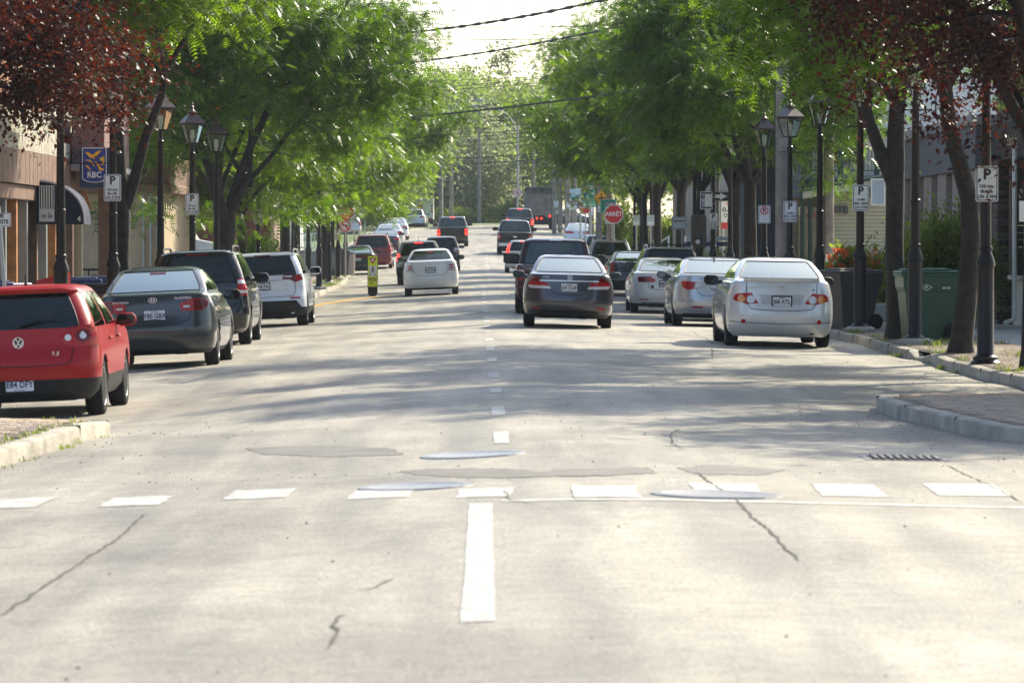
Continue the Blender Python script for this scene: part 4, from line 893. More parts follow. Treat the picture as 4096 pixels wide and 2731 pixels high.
# ------------------------------------------------------------------ vehicles
# every body is a stack of plan outlines (z, rear y, front y, half width, rear corner radius, rear bow)
def lv_sedan(L, W, H, deck=1.03, dl=.5, yt=1.28, cr=.40, cl=.19):
    h = W / 2
    lv = [(cl, .26, L - .3, h - .12, .3, .05), (cl + .07, .10, L - .12, h - .05, cr - .05, .09), (.36, .03, L - .03, h - .015, cr, .10), (.50, 0, L, h, cr + .02, .10), (.62, .02, L - .02, h, cr + .02, .09),
          (.72, .05, L - .06, h - .004, cr, .08), (.80, .06, L - .3, h - .012, cr - .02, .07), (.90, .07, L - .75, h - .035, cr - .04, .07), (deck - .035, .08, L - 1.12, h - .075, cr - .07, .06),
          (deck, .09, L - 1.2, h - .105, cr - .1, .06), (deck + .012, .15, L - 1.24, h - .125, cr - .13, .05), (deck + .03, dl * .62, L - 1.27, h - .14, .2, .05)]
    kb = len(lv); zb = deck + .047; zr = H - .075
    for i in range(6):
        t = i / 5; lv.append((zb + (zr - zb) * t, dl + (yt - dl) * t - .035 * math.sin(PI * t), L - 1.3 - .85 * t + .04 * math.sin(PI * t), h - .14 - .15 * t ** 1.3, .09, .05))
    kt = len(lv) - 1
    lv += [(H - .045, yt + .09, L - 2.25, h - .335, .17, .05), (H - .02, yt + .22, L - 2.4, h - .41, .2, .05), (H - .005, yt + .5, L - 2.6, h - .56, .2, .04), (H, yt + .85, L - 2.85, h - .75, .1, .02)]
    return lv, kb, kt, None
def lv_suv(L, W, H, zb=1.12, rs=.34, cr=.3, cl=.22, tg=.07):
    h = W / 2
    lv = [(cl, .24, L - .3, h - .12, .25, .05), (cl + .09, .07, L - .1, h - .04, cr - .03, .08), (.44, .01, L - .02, h - .01, cr, .08), (.58, 0, L, h, cr, .08), (.70, .02, L - .02, h, cr, .08),
          (.76, tg, L - .05, h - .002, cr - .02, .07), (.88, tg + .01, L - .2, h - .008, cr - .04, .07), (1.0, tg + .025, L - .7, h - .02, cr - .06, .06), (zb - .04, tg + .035, L - 1.05, h - .045, cr - .08, .06)]
    kb = len(lv); zr = H - .10
    for i in range(6):
        t = i / 5; lv.append((zb + (zr - zb) * t, tg + .05 + (rs - tg - .05) * t ** 1.15, L - 1.15 - .78 * t + .03 * math.sin(PI * t), h - .065 - .155 * t ** 1.4, .15, .06))
    kt = len(lv) - 1
    lv += [(H - .07, rs - .03, L - 2.0, h - .24, .14, .06), (H - .035, rs + .02, L - 2.1, h - .29, .15, .06), (H - .012, rs + .16, L - 2.25, h - .4, .16, .05), (H, rs + .55, L - 2.6, h - .65, .1, .02)]
    return lv, kb, kt, None
def lv_pickup(L, W, H, zt=1.2, cab=1.95):
    h = W / 2
    lv = [(.36, .2, L - .3, h - .14, .1, .02), (.42, .03, L - .1, h - .05, .1, .02), (.50, 0, L, h - .03, .12, .03), (.66, 0, L, h - .01, .12, .03), (.675, .09, L - .02, h, .09, .02), (.8, .09, L - .05, h, .09, .02),
          (1.0, .10, L - .1, h - .01, .09, .02), (zt - .05, .10, L - .5, h - .03, .09, .02), (zt, .105, L - 1.25, h - .045, .09, .02), (zt + .006, .16, L - 1.35, h - .07, .09, .02), (zt + .008, cab - .03, L - 1.4, h - .075, .1, .02)]
    kb = len(lv); zr = H - .09; zb = zt + .02
    for i in range(6):
        t = i / 5; lv.append((zb + (zr - zb) * t, cab + .10 * t, L - 1.45 - .8 * t, h - .08 - .14 * t ** 1.3, .14, .05))
    kt = len(lv) - 1
    lv += [(H - .055, cab + .14, L - 2.35, h - .25, .16, .05), (H - .02, cab + .24, L - 2.45, h - .33, .18, .05), (H, cab + .6, L - 2.8, h - .6, .1, .02)]
    return lv, kb, kt, kb - 2
NR, NCn, NS = 14, 6, 46
def wheel_meshes(r, wdt):
    def mk():
        hw = wdt / 2
        ty = MB().lathe([(r * .62, -hw * .9), (r * .8, -hw), (r * .93, -hw * .97), (r * .985, -hw * .84), (r, -hw * .6), (r, -.012), (r * .982, -.01), (r * .982, .01), (r, .012), (r, hw * .6), (r * .985, hw * .84), (r * .93, hw * .97), (r * .8, hw), (r * .62, hw * .9)], 36, axis='x').mesh('wheel', RUB, 40)
        m = MB(); m.lathe([(r * .55, -hw * .8), (r * .66, hw * .75), (r * .69, hw * .93), (r * .66, hw * .95), (r * .6, hw * .8), (r * .57, hw * .3)], 30, axis='x')
        for k in range(5):
            a = 2 * PI * k / 5
            def q(rr, s, x): return (x, rr * math.cos(a) - s * math.sin(a), rr * math.sin(a) + s * math.cos(a))
            m.add([q(.05, -.035, hw * .8), q(.05, .035, hw * .8), q(r * .6, .055, hw * .74), q(r * .6, -.055, hw * .74), q(.05, -.03, hw * .4), q(.05, .03, hw * .4), q(r * .6, .05, hw * .4), q(r * .6, -.05, hw * .4)], [(0, 1, 2, 3), (0, 3, 7, 4), (1, 5, 6, 2)])
        m.lathe([(0, hw * .9), (.05, hw * .88), (.07, hw * .7), (.07, hw * .3)], 14, axis='x')
        return ty, m.mesh('rim', ALU, 40)
    return cached(('wheel', r, wdt), mk)
class Car: pass
def make_car(s):
    L, W, H = s['dim']; h = W / 2
    lv, kb, kt, kdeck = s['lv']
    wr = s.get('wr', .32); ww = s.get('ww', .205); ya = s.get('ya', .95); yb = L - s.get('yb', .88)
    x, d = s['pos']; yaw = R(s.get('yaw', 0))
    # stand on the road
    fr = [(sx * (h - .12), yy) for yy in (ya, yb) for sx in (-1, 1)]
    zz = [gz(x + a * math.cos(yaw) - b * math.sin(yaw), d + a * math.sin(yaw) + b * math.cos(yaw)) for a, b in fr]
    pit = math.atan(((zz[2] + zz[3]) - (zz[0] + zz[1])) / 2 / (yb - ya)); rol = math.atan(((zz[1] + zz[3]) - (zz[0] + zz[2])) / 2 / (2 * h - .24))
    root = thing(s['name'], s['label'], s['cat'], (x, d, (zz[0] + zz[1]) / 2 - math.tan(pit) * ya - .004), 0, s.get('group'))
    root.rotation_euler = (pit, -rol, yaw)
    zs = [l[0] for l in lv]
    def lerp(z, k): return float(np.interp(z, zs, [l[k] for l in lv]))
    def rear(x_, z):
        w_, r_, bo = lerp(z, 3), lerp(z, 4), lerp(z, 5); ax = min(abs(x_), w_ * .998); y = lerp(z, 1) + bo * (ax / w_) ** 2
        if ax > w_ - r_: q = (ax - (w_ - r_)) / r_; y += r_ * (1 - math.sqrt(max(0, 1 - q * q)))
        return math.copysign(ax, x_) if x_ else 0, y
    def rmap(x_, z, off):
        xx, y = rear(x_, z); e = .004
        dx = (rear(x_ + e, z)[1] - rear(x_ - e, z)[1]) / (2 * e); dz = (rear(x_, z + e)[1] - rear(x_, z - e)[1]) / (2 * e)
        dx = max(-3, min(3, dx)); dz = max(-4, min(4, dz)); l = math.sqrt(1 + dx * dx + dz * dz)
        return (xx + dx / l * off, y - off / l, z + dz / l * off)
    # shell
    rings = []
    for z, yr, yf, w_, rr, bo in lv:
        rf = min(rr + .1, w_ * .8); rr = min(rr, w_ * .9); ring = []
        for i in range(NR + 1): xx = -(w_ - rr) + 2 * (w_ - rr) * i / NR; ring.append((xx, yr + bo * (xx / w_) ** 2))
        for i in range(1, NCn + 1): a = PI / 2 * i / NCn; xx = w_ - rr + rr * math.sin(a); ring.append((xx, yr + rr * (1 - math.cos(a)) + bo * (xx / w_) ** 2))
        y0, y1 = yr + rr + bo, yf - rf
        for i in range(1, NS + 1): t = i / NS; ring.append((w_ * (1 - .012 * (2 * t - 1) ** 2), y0 + (y1 - y0) * t))
        for i in range(1, NCn + 1): a = PI / 2 * i / NCn; ring.append((w_ * .988 - rf + rf * math.cos(a), y1 + rf * math.sin(a)))
        half = len(ring)
        for i in range(1, NR): ring.append(((w_ * .988 - rf) * (1 - 2 * i / NR), yf + .02 * math.sin(PI * i / NR)))
        ring += [(-p[0], p[1]) for p in ring[half - 1:NR:-1]]
        rings.append([(p[0], p[1], z) for p in ring])
    N = len(rings[0]); s0 = NR + NCn; s1 = s0 + NS; f0 = s1 + NCn; f1 = f0 + NR; l0 = f1 + NCn; l1 = l0 + NS
    ar = wr + .045
    for r_ in rings:
        for j, p in enumerate(r_):
            if s0 - 1 <= j <= s1 + 1 or l0 - 1 <= j <= l1 + 1:
                for yc in (ya, yb):
                    dy = p[1] - yc
                    if abs(dy) < ar:
                        za = wr + math.sqrt(ar * ar - dy * dy)
                        if p[2] < za: r_[j] = (p[0], p[1], za); p = r_[j]
    def zone(k, j):
        if kb <= k < kt:
            if 0 <= j < NR: return 'rear_window'
            for a, nm in ((s0, 'R'), (l0, 'L')):
                t = (j - a) / NS if nm == 'R' else 1 - (j + 1 - a) / NS
                if .05 < t < .50 or .54 < t < .95:
                    if 0 <= j - a < NS: return 'side_window' + nm
            if f0 + 1 <= j < f1 - 1: return 'windshield'
        if kdeck is not None and k == kdeck: return 'bed_cover'
        if lv[k + 1][0] <= s.get('trim_z', .27) + 1e-6: return 'lower_trim'
        return 'body'
    zones = {}
    for k in range(len(rings) - 1):
        for j in range(N):
            zones.setdefault(zone(k, j), []).append((k * N + j, k * N + (j + 1) % N, (k + 1) * N + (j + 1) % N, (k + 1) * N + j))
    zones['body'].append(tuple((len(rings) - 1) * N + j for j in range(N)))
    V = [p for r_ in rings for p in r_]
    pm = s['paint']; gl = s.get('glass', GL)
    def sub(fs, name, mat, parent=root, inset=0.):
        ids = sorted({i for f in fs for i in f}); mp = {i: k for k, i in enumerate(ids)}
        m = MB(); m.v = [V[i] for i in ids]; m.f = [tuple(mp[i] for i in f) for f in fs]
        me = m.mesh(name, mat); bm = bmesh.new(); bm.from_mesh(me); bmesh.ops.remove_doubles(bm, verts=bm.verts, dist=.0005); bm.to_mesh(me); bm.free()
        me.shade_smooth(); me.set_sharp_from_angle(angle=R(38))
        return put(name, me, parent)
    body = sub(zones['body'], 'body', pm)
    for z_, nm, mt in (('rear_window', 'rear_window', s.get('rglass', GLS if kdeck is None and s['name'] == 'sedan' else gl)), ('side_windowR', 'side_window', gl), ('side_windowL', 'side_window', gl), ('windshield', 'windshield', GL), ('lower_trim', 'bumper_trim', TRIM), ('bed_cover', 'bed_cover', TRIM)):
        if z_ in zones: sub(zones[z_], nm, mt)
    gp = [rings[kb][j] for j in range(0, NR + 1)] + [rings[k][NR] for k in range(kb + 1, kt + 1)] + [rings[kt][j] for j in range(NR - 1, -1, -1)] + [rings[k][0] for k in range(kt - 1, kb - 1, -1)]
    MB().tube(gp, .011, 5).build('window_gasket', MK, root, 60)
    # lining and seats behind the glass
    li = MB(); cen = L * .5
    vs2 = [(p[0] * (1 - .03 / max(.2, abs(p[0]) + .01)) if abs(p[0]) > .2 else p[0], p[1] + (.035 if p[1] < cen else -.035), p[2] - (.03 if k >= kt else 0)) for k, r_ in enumerate(rings) for p in r_]
    fs2 = [f[::-1] for f in zones['body'] if min(f) >= kb * N]; ids = sorted({i for f in fs2 for i in f}); mp = {i: k for k, i in enumerate(ids)}
    li.v = [vs2[i] for i in ids]; li.f = [tuple(mp[i] for i in f) for f in fs2]
    zb = lv[kb][0]; yb0 = lv[kb][1] + .05; o = len(li.v)
    hw_ = lv[kb][3] - .05
    li.add([(-hw_, yb0, zb - .03), (hw_, yb0, zb - .03), (hw_, lv[kb][2] - .1, zb - .03), (-hw_, lv[kb][2] - .1, zb - .03)], [(0, 1, 2, 3)])
    yfs = L - s.get('seat', 2.35)
    for sx in (-1, 1):
        li.box((sx * .36, yfs, zb - .02), (.46, .16, .44), bev=.06); li.box((sx * .36, yfs, zb + .27), (.26, .10, .18), bev=.04)
        if s.get('rseat', True): li.box((sx * .38, yfs - .85, zb + .02), (.5, .14, .2), bev=.05); li.box((sx * .38, yfs - .86, zb + .16), (.22, .09, .12), bev=.03)
    li.build('interior', INT, root)
    MB().box((0, L / 2, .34), (2 * h - .52, L - .55, .30), bev=.05).box((0, .42, .36), (2 * h - .30, .34, .16), bev=.04).box((.3, 1.3, .22), (.22, .5, .1), bev=.03).tube([(-.2, .5, .23), (-.15, 2.6, .22)], .03, 6).build('underbody', MK, root)
    ty, rim = wheel_meshes(wr, ww)
    for sx in (1, -1):
        for yy in (ya, yb):
            wobj = put('wheel', ty, root, (sx * (h - ww / 2 - .025), yy, wr)); ro = put('rim', rim, wobj)
            if sx < 0: ro.rotation_euler = (0, 0, PI)
    # door mirrors
    mz, my = s.get('mz', zb + .02), L - s.get('my', 1.78); mm = s.get('mirror', pm); ms = s.get('ms', 1.)
    for sx in (-1, 1):
        c = (sx * (h + .095), my, mz)
        m = MB().box(c, (.235 * ms, .10, .155 * ms), bev=.05); m.tube([(sx * (h - .12), my + .04, mz - .04), (sx * (h + .03), my + .02, mz - .03)], [.035, .03], 8)
        mo = m.build('door_mirror', mm, root, 50)
        MB().prism(rrect(.20 * ms, .12 * ms, .035, c[0], c[2]), my - .054, my - .049).build('mirror_glass', GLM, mo)
    # pieces on the rear
    def patch(name, poly, mat, off=.006, parent=root, depth=.02):
        n = len(poly); ar_ = sum(poly[i][0] * poly[(i + 1) % n][1] - poly[(i + 1) % n][0] * poly[i][1] for i in range(n))
        if ar_ < 0: poly = poly[::-1]
        bm = bmesh.new(); bm.faces.new([bm.verts.new((a, 0, b)) for a, b in poly])
        xs_ = [p[0] for p in poly]; zs_ = [p[1] for p in poly]
        for k in range(int(math.floor(min(xs_) / .06)), int(max(xs_) / .06) + 1): bmesh.ops.bisect_plane(bm, geom=bm.verts[:] + bm.edges[:] + bm.faces[:], plane_co=(k * .06, 0, 0), plane_no=(1, 0, 0))
        for k in range(int(min(zs_) / .05), int(max(zs_) / .05) + 1): bmesh.ops.bisect_plane(bm, geom=bm.verts[:] + bm.edges[:] + bm.faces[:], plane_co=(0, 0, k * .05), plane_no=(0, 0, 1))
        bed = [e for e in bm.edges if e.is_boundary]
        front = set(bm.verts); new = bmesh.ops.extrude_edge_only(bm, edges=bed)['geom']
        nv = {v for v in new if isinstance(v, bmesh.types.BMVert)}
        for v in bm.verts: v.co = Vector(rmap(v.co.x, v.co.z, off - depth if v in nv else off))
        me = bpy.data.meshes.new(name); bm.to_mesh(me); bm.free(); me.materials.append(mat)
        me.shade_smooth(); me.set_sharp_from_angle(angle=R(40))
        return put(name, me, parent)
    def line(name, pts, mat, wd=.005, off=.0025, parent=root):
        Q = []
        for (xa, za), (xb, zb_) in zip(pts, pts[1:]):
            n = max(1, int(math.hypot(xb - xa, zb_ - za) / .05))
            Q += [(xa + (xb - xa) * i / n, za + (zb_ - za) * i / n) for i in range(n)]
        Q.append(pts[-1]); vs = []
        for i, (a, b) in enumerate(Q):
            p, q = Q[max(0, i - 1)], Q[min(len(Q) - 1, i + 1)]; dx, dz = q[0] - p[0], q[1] - p[1]; l = math.hypot(dx, dz) or 1
            vs += [rmap(a - dz / l * wd, b + dx / l * wd, off), rmap(a + dz / l * wd, b - dx / l * wd, off)]
        return MB().add(vs, [(2 * i, 2 * i + 2, 2 * i + 3, 2 * i + 1) for i in range(len(Q) - 1)]).build(name, mat, parent)
    mir = lambda P: [(-a, b) for a, b in P]
    for sx in (1, -1):
        first = None
        for poly, mat in s.get('tail', []):
            P = poly if sx > 0 else mir(poly)
            ob = patch('tail_light' if first is None else 'lens', P, mat, .012 if first is None else .017, first or root)
            first = first or ob
    for nm, poly, mat, both, *off in s.get('extra', []):
        of = off[0] if off else .006
        patch(nm, poly, mat, of)
        if both: patch(nm, mir(poly), mat, of)
    for nm, pts, both, *rest in s.get('lines', []):
        mt = rest[0] if rest else MK; wd = rest[1] if len(rest) > 1 else .005
        line(nm, pts, mt, wd)
        if both: line(nm, mir(pts), mt, wd)
    if 'plate' in s:
        tx, pz, px_, fm = s['plate']; y = rear(px_, pz)[1] - .012
        po = MB().prism(rrect(.305, .152, .012, px_, pz), y, y + .02).build('license_plate', PLATE, root)
        if fm: MB().ring(rrect(.335, .182, .015, px_, pz), rrect(.297, .144, .01, px_, pz), y - .004, y + .02).build('plate_frame', fm, po)
        letters(tx, .098, BLUEINK, po, px_, y - .002, pz - .006, .0022, .84)
        if s.get('fine', True):
            letters('Québec', .03, BLUEINK, po, px_, y - .002, pz + .058, .0003); letters('Je me souviens', .018, BLUEINK, po, px_, y - .002, pz - .064, .0003)
    for tx, sz_, a, b, mat, shr in s.get('badge', []):
        letters(tx, sz_, mat, root, a, rear(a, b)[1] - .008, b, .001, 1.25, 'badge', shear=shr)
    if 'emblem' in s: emblem(s['emblem'], rear, root)
    for a, b, r_ in s.get('pipe', []):
        y = rear(a, b)[1] + .03
        MB().lathe([(r_ * .8, 0), (r_, 0), (r_, .25)], 16, (a, y, b), 'y').lathe([(0, .03), (r_ * .8, .03), (r_ * .8, 0)], 16, (a, y, b), 'y').build('exhaust_pipe', s.get('pipem', MK), root, 40)
    if 'brake3' in s:
        a, b, hh, mt = s['brake3']; patch('brake_light', rrect(a, hh, hh * .4, 0, b), mt, .008)
    if 'spoiler' in s:
        a, b, hgt, out = s['spoiler']; m = MB(); vs = []; n = 12
        for i in range(n + 1):
            xx = -a + 2 * a * i / n; y = rear(xx, b)[1]; e = .6 if i in (0, n) else 1; hh = hgt * e
            vs += [(xx, y - out, b + hh), (xx, y - out + .012, b + hh * .06), (xx, y + .16, b - .005), (xx, y + .2, b + hh * .8)]
        fs = [(4 * i + j, 4 * (i + 1) + j, 4 * (i + 1) + (j + 1) % 4, 4 * i + (j + 1) % 4) for i in range(n) for j in range(4)] + [(0, 1, 2, 3), (4 * n + 3, 4 * n + 2, 4 * n + 1, 4 * n)]
        m.add(vs, fs).build('spoiler', pm, root, 40)
    if s.get('rails'):
        for sx in (-1, 1):
            xr = sx * (lv[kt][3] - .06); y0, y1 = lv[kt][1] + .2, lv[kt][2] - .25; zt = H
            MB().tube([(xr, y0, zt - .07), (xr, y0 + .08, zt + .02), (xr, y0 + .25, zt + .045), (xr, (y0 + y1) / 2, zt + .05), (xr, y1 - .2, zt + .04), (xr, y1, zt - .05)], .022, 8).build('roof_rail', s['rails'], root, 40)
    if s.get('ribs'):
        for k in range(-3, 4): MB().box((k * .15, (lv[kt][1] + lv[kt][2]) / 2 + .15, H - .004 - .018 * (k / 3) ** 2), (.03, 1.2, .016), bev=.005).build('roof_rib', pm, root)
    if s.get('cross'):
        for yy in s['cross']: MB().tube([(-(lv[kt][3] - .06), yy, H + .05), (0, yy, H + .075), ((lv[kt][3] - .06), yy, H + .05)], .018, 8).build('roof_bar', TRIM, root, 40)
    if 'antenna' in s:
        k, ay, ah = s['antenna']
        if k == 'fin': MB().add([(-.03, ay, H - .01), (.03, ay, H - .01), (0, ay + .2, H - .01), (0, ay + .02, H + ah), (0, ay + .06, H + ah)], [(0, 1, 3), (1, 2, 4), (1, 4, 3), (2, 0, 3), (2, 3, 4)]).build('antenna', s.get('antm', pm), root)
        else: MB().lathe([(.028, H - .02), (.02, H + .02), (.006, H + .035)], 10, (0, ay, 0)).tube([(0, ay, H + .02), (0, ay - ah * .35, H + ah)], .005, 6).build('antenna', MK, root)
    if 'wiper' in s:
        a, b = s['wiper']; m = MB(); m.tube([Vector(rmap(0, a, .02)), Vector(rmap(b * .5, a + .05, .025)), Vector(rmap(b, a + .06, .02))], [.018, .01, .007], 6); m.build('wiper', MK, root)
    # doors along the sides: shut lines and handles
    if s.get('doors', True):
        for sx in (-1, 1):
            m = MB()
            for t in s.get('dl_', (.27, .50, .72)):
                pts = [(.42, L * t + (.10 if t < .3 else 0)), (.7, L * t), (zb - .03, L * t - (.02 if t < .3 else 0))]
                vs = []
                for z_, y_ in pts:
                    w_ = lerp(z_, 3) * (1 - .012 * (2 * min(1, max(0, (y_ - .4) / (L - .9))) - 1) ** 2) + .003
                    vs += [(sx * w_, y_ - .005, z_), (sx * w_, y_ + .005, z_)]
                m.add(vs, [(2 * i, 2 * i + 1, 2 * i + 3, 2 * i + 2) for i in range(2)])
            m.build('door_seam', MK, root)
            for t in s.get('hd', (.31, .53)):
                z_ = zb - .13; MB().box((sx * (lerp(z_, 3) + .012), L * t + .12, z_), (.035, .2, .03), bev=.012).build('door_handle', s.get('handle', pm), root)
    root['_rear'] = 0
    del root['_rear']
    return root
def emblem(k, rear, root):
    kind, x, z, r = k; y = rear(x, z)[1] - .012; m = MB()
    def stroke(pts, wd=.006):
        for (a, b), (c, d_) in zip(pts, pts[1:]):
            l = math.hypot(c - a, d_ - b) or 1; nx_, nz_ = -(d_ - b) / l * wd, (c - a) / l * wd
            m.prism([(x + a + nx_, z + b + nz_), (x + a - nx_, z + b - nz_), (x + c - nx_, z + d_ - nz_), (x + c + nx_, z + d_ + nz_)], y, y + .008)
    el = lambda a, b, cz=0: m.ring(circ(a, x, z + cz, 24, b / a), circ(a * .84, x, z + cz, 24, (b - a * .14) / (a * .84)), y, y + .01)
    if kind == 'circle_vw':
        el(r, r); stroke([(-r * .5, r * .75), (0, r * .05), (r * .5, r * .75)]); stroke([(-r * .85, r * .3), (-r * .4, -r * .75), (0, r * .0), (r * .4, -r * .75), (r * .85, r * .3)])
        MB().prism(circ(r * .86, x, z, 20), y + .004, y + .012).build('emblem_back', BLK, root)
    elif kind == 'oval_slant_h': el(r * 1.3, r * .8); stroke([(-r * .6, -r * .55), (-r * .3, r * .6)]); stroke([(r * .3, -r * .6), (r * .6, r * .55)]); stroke([(-r * .45, -r * .15), (r * .45, r * .15)])
    elif kind == 'ovals': el(r * 1.3, r * .85); el(r * .5, r * .8); el(r * 1.0, r * .35, r * .42)
    elif kind == 'letter_h': m.ring(rrect(r * 1.9, r * 1.7, r * .3, x, z), rrect(r * 1.65, r * 1.45, r * .3, x, z), y, y + .01); stroke([(-r * .45, r * .7), (-r * .32, -r * .7)], .008); stroke([(r * .45, r * .7), (r * .32, -r * .7)], .008); stroke([(-r * .4, 0), (r * .4, 0)])
    elif kind == 'caliper': el(r, r * 1.05); stroke([(-r * .6, -r * .7), (-r * .15, r * .8)]); stroke([(r * .6, -r * .7), (r * .15, r * .8)]); stroke([(-r * .4, -r * .1), (r * .4, -r * .1)])
    elif kind == 'ring_bar': el(r, r); stroke([(-r, 0), (r, 0)], .008)
    elif kind == 'oval': m.prism(circ(r * 1.4, x, z, 20, .42), y, y + .008)
    m.build('emblem', CHR, root)

SILV = paint('silver', (.55, .57, .60), .55, .3); WHI = paint('white', (.78, .78, .77), 0, .3); BLK = paint('black', (.008, .009, .011), .1, .25)
REDP = M('paint_red', (.36, .002, .005), .35, .0, .25, .03, 3., rv=.05, spec=.25); GRY = paint('charcoal', (.045, .052, .055), .5, .3); BRN = paint('grey_brown', (.075, .075, .09), .5, .3)
PLUM = paint('plum', (.045, .008, .014), .3, .3); GOLD = paint('champagne', (.42, .38, .30), .5, .32); MRED = paint('dark_red', (.20, .012, .016), .2, .3)
DGR = paint('dark_green', (.012, .02, .02), .3, .3); BLU = paint('blue', (.02, .05, .2), .3, .3); NVY = paint('navy', (.012, .014, .022), .3, .3); PEWT = paint('pewter', (.28, .25, .21), .5, .35); DSUV = paint('dark_grey', (.03, .031, .034), .4, .3)
def R_(a, b, c, d_): return [(a, c), (b, c), (b, d_), (a, d_)]
CARS = []
def car(**k): CARS.append(make_car(k)); return CARS[-1]

car(name='hatchback', cat='car', label='glossy red hatchback parked behind the tan block paved corner', pos=(-5.02, 44.0), yaw=-.4, dim=(4.2, 1.76, 1.48), lv=lv_suv(4.2, 1.76, 1.48, .98, .42, .34, .20, .06), wr=.32, ya=.82, yb=.84, trim_z=.44, seat=2.0,
    paint=REDP, tail=[([(.45, .90), (.49, .965), (.60, 1.005), (.77, 1.02), (.83, .93), (.858, .80), (.62, .79), (.50, .82)], RED), (circ(.036, .545, .89, 16), LENS), (circ(.075, .70, .905, 20), REDD), (circ(.034, .70, .905, 16), LENS)],
    lines=[('seam', [(.615, 1.0), (.60, .80), (.575, .64), (.52, .60), (0, .59)], True), ('seam', [(.60, 1.0), (.72, 1.02)], True)], plate=('E84 DFY', .40, 0, None), emblem=('circle_vw', 0, .855, .062), badge=[('2.5', .06, .40, .72, CHR, .25)],
    spoiler=(.56, 1.385, .05, .05), wiper=(1.02, .42), antenna=('mast', 1.0, .12), brake3=(.3, 1.415, .02, RED), handle=REDP, mz=1.03)
car(name='sedan', cat='car', label='charcoal grey sedan with Quebec plate Y80 GBX parked ahead of the red hatchback', pos=(-4.67, 58), yaw=-.5, dim=(4.5, 1.775, 1.48), lv=lv_sedan(4.5, 1.775, 1.48, 1.06, .52, 1.22, .38), paint=GRY,
    tail=[([(.378, .92), (.412, .816), (.689, .809), (.77, .857), (.785, .94), (.70, .985), (.578, .989)], RED), ([(.59, .975), (.585, .825), (.69, .82), (.76, .865), (.772, .93), (.70, .97)], REDD), (R_(.44, .53, .86, .89), LENS)],
    lines=[('seam', [(.575, .99), (.55, .80), (.5, .68), (.35, .63), (0, .62)], True)], extra=[('trunk_recess', rrect(.98, .19, .06, 0, .755), M('recess_grey', (.03, .035, .037), .35, .4, 1.), False, .003)], plate=('Y80 GBX', .76, .02, None), emblem=('oval_slant_h', .0, .985, .05),
    badge=[('HYUNDAI', .042, -.47, .965, CHR, 0), ('ELANTRA', .045, .44, 1.0, CHR, 0)], brake3=(.24, 1.375, .02, REDD), mirror=TRIM, mz=1.02)
car(name='sport_utility', cat='car', label='black boxy sport utility with roof rails between the charcoal sedan and white sport utility', pos=(-4.97, 71.5), yaw=-.5, dim=(4.44, 1.8, 1.73), lv=lv_suv(4.44, 1.8, 1.73, 1.14, .30, .24), wr=.35, ww=.225, paint=BLK, rglass=GLD, rails=TRIM,
    tail=[(R_(.715, .868, .89, 1.19), RED), (R_(.72, .865, 1.10, 1.165), LENS), (R_(.72, .865, .93, .985), LENS)], lines=[('seam', [(.70, 1.6), (.715, 1.2), (.70, .75), (.6, .70), (0, .70)], True), ('seam', [(.70, 1.0), (0, 1.0)], True)], extra=[('hinge', R_(.33, .36, 1.55, 1.62), TRIM, True, .012)],
    brake3=(.4, 1.645, .03, REDD), wiper=(1.17, .4), ms=1.15, mz=1.18, mirror=BLK)
car(name='sport_utility', cat='car', label='white sport utility with dark bumper and plate 426 PSL parked by the lamp posts', pos=(-4.9, 92), yaw=-.4, dim=(4.87, 1.98, 1.73), lv=lv_suv(4.87, 1.98, 1.73, 1.2, .42, .34, .24), wr=.37, ww=.25, paint=WHI, rglass=GLD, rails=ALU, ribs=True, trim_z=.5,
    tail=[([(.45, 1.09), (.506, 1.205), (.86, 1.185), (.925, 1.07), (.755, 1.015), (.63, 1.08)], REDD), ([(.76, 1.19), (.765, 1.03), (.915, 1.075), (.855, 1.175)], RED), (R_(.51, .68, 1.135, 1.165), LENS)],
    extra=[('bumper_insert', [(-.76, .60), (-.87, .44), (-.85, .38), (.85, .38), (.87, .44), (.76, .60)], TRIM, False, .008), ('trim_strip', R_(-.86, .86, .605, .63), CHR, False), ('reflector', R_(.62, .85, .635, .675), RED, True)], lines=[('seam', [(.755, 1.19), (.745, .80), (.70, .70), (0, .69)], True), ('seam', [(.45, 1.075), (0, 1.065)], True)],
    plate=('426 PSL', .95, .01, MK), emblem=('caliper', 0, 1.145, .055), badge=[('MDX', .05, .52, .99, CHR, 0), ('SH-AWD', .03, .52, .86, CHR, 0)], brake3=(.36, 1.655, .025, REDD), pipe=[(.66, .35, .06), (-.66, .35, .06)], pipem=CHR, wiper=(1.24, .35), ms=1.15, mz=1.26, mirror=WHI)
car(name='sedan', cat='car', label='white sedan with framed plate W61 HVP driving in the left lane', pos=(-1.48, 129), yaw=.2, dim=(4.57, 1.79, 1.51), lv=lv_sedan(4.57, 1.79, 1.51, 1.11, .46, 1.12, .40), paint=WHI,
    tail=[([(.55, 1.03), (.72, 1.02), (.79, .98), (.80, .83), (.76, .80), (.57, .79)], LENS), (R_(.60, .72, .94, .985), RED), (R_(.60, .73, .855, .90), RED), (R_(.57, .79, .797, .815), RED)],
    lines=[('seam', [(.57, 1.05), (.545, .80), (.44, .66), (0, .65)], True)], extra=[('trim_strip', R_(-.27, .27, .925, .94), CHR, False)], plate=('W61 HVP', .82, 0, MK), emblem=('ring_bar', 0, 1.02, .04), badge=[('2.0', .045, -.42, .82, CHR, 0)], brake3=(.2, 1.39, .02, RED), antenna=('mast', 1.7, .2), pipe=[(-.45, .30, .03)], mirror=TRIM, rglass=glassmat('dark_glass', (.12, .14, .15), 1.6))
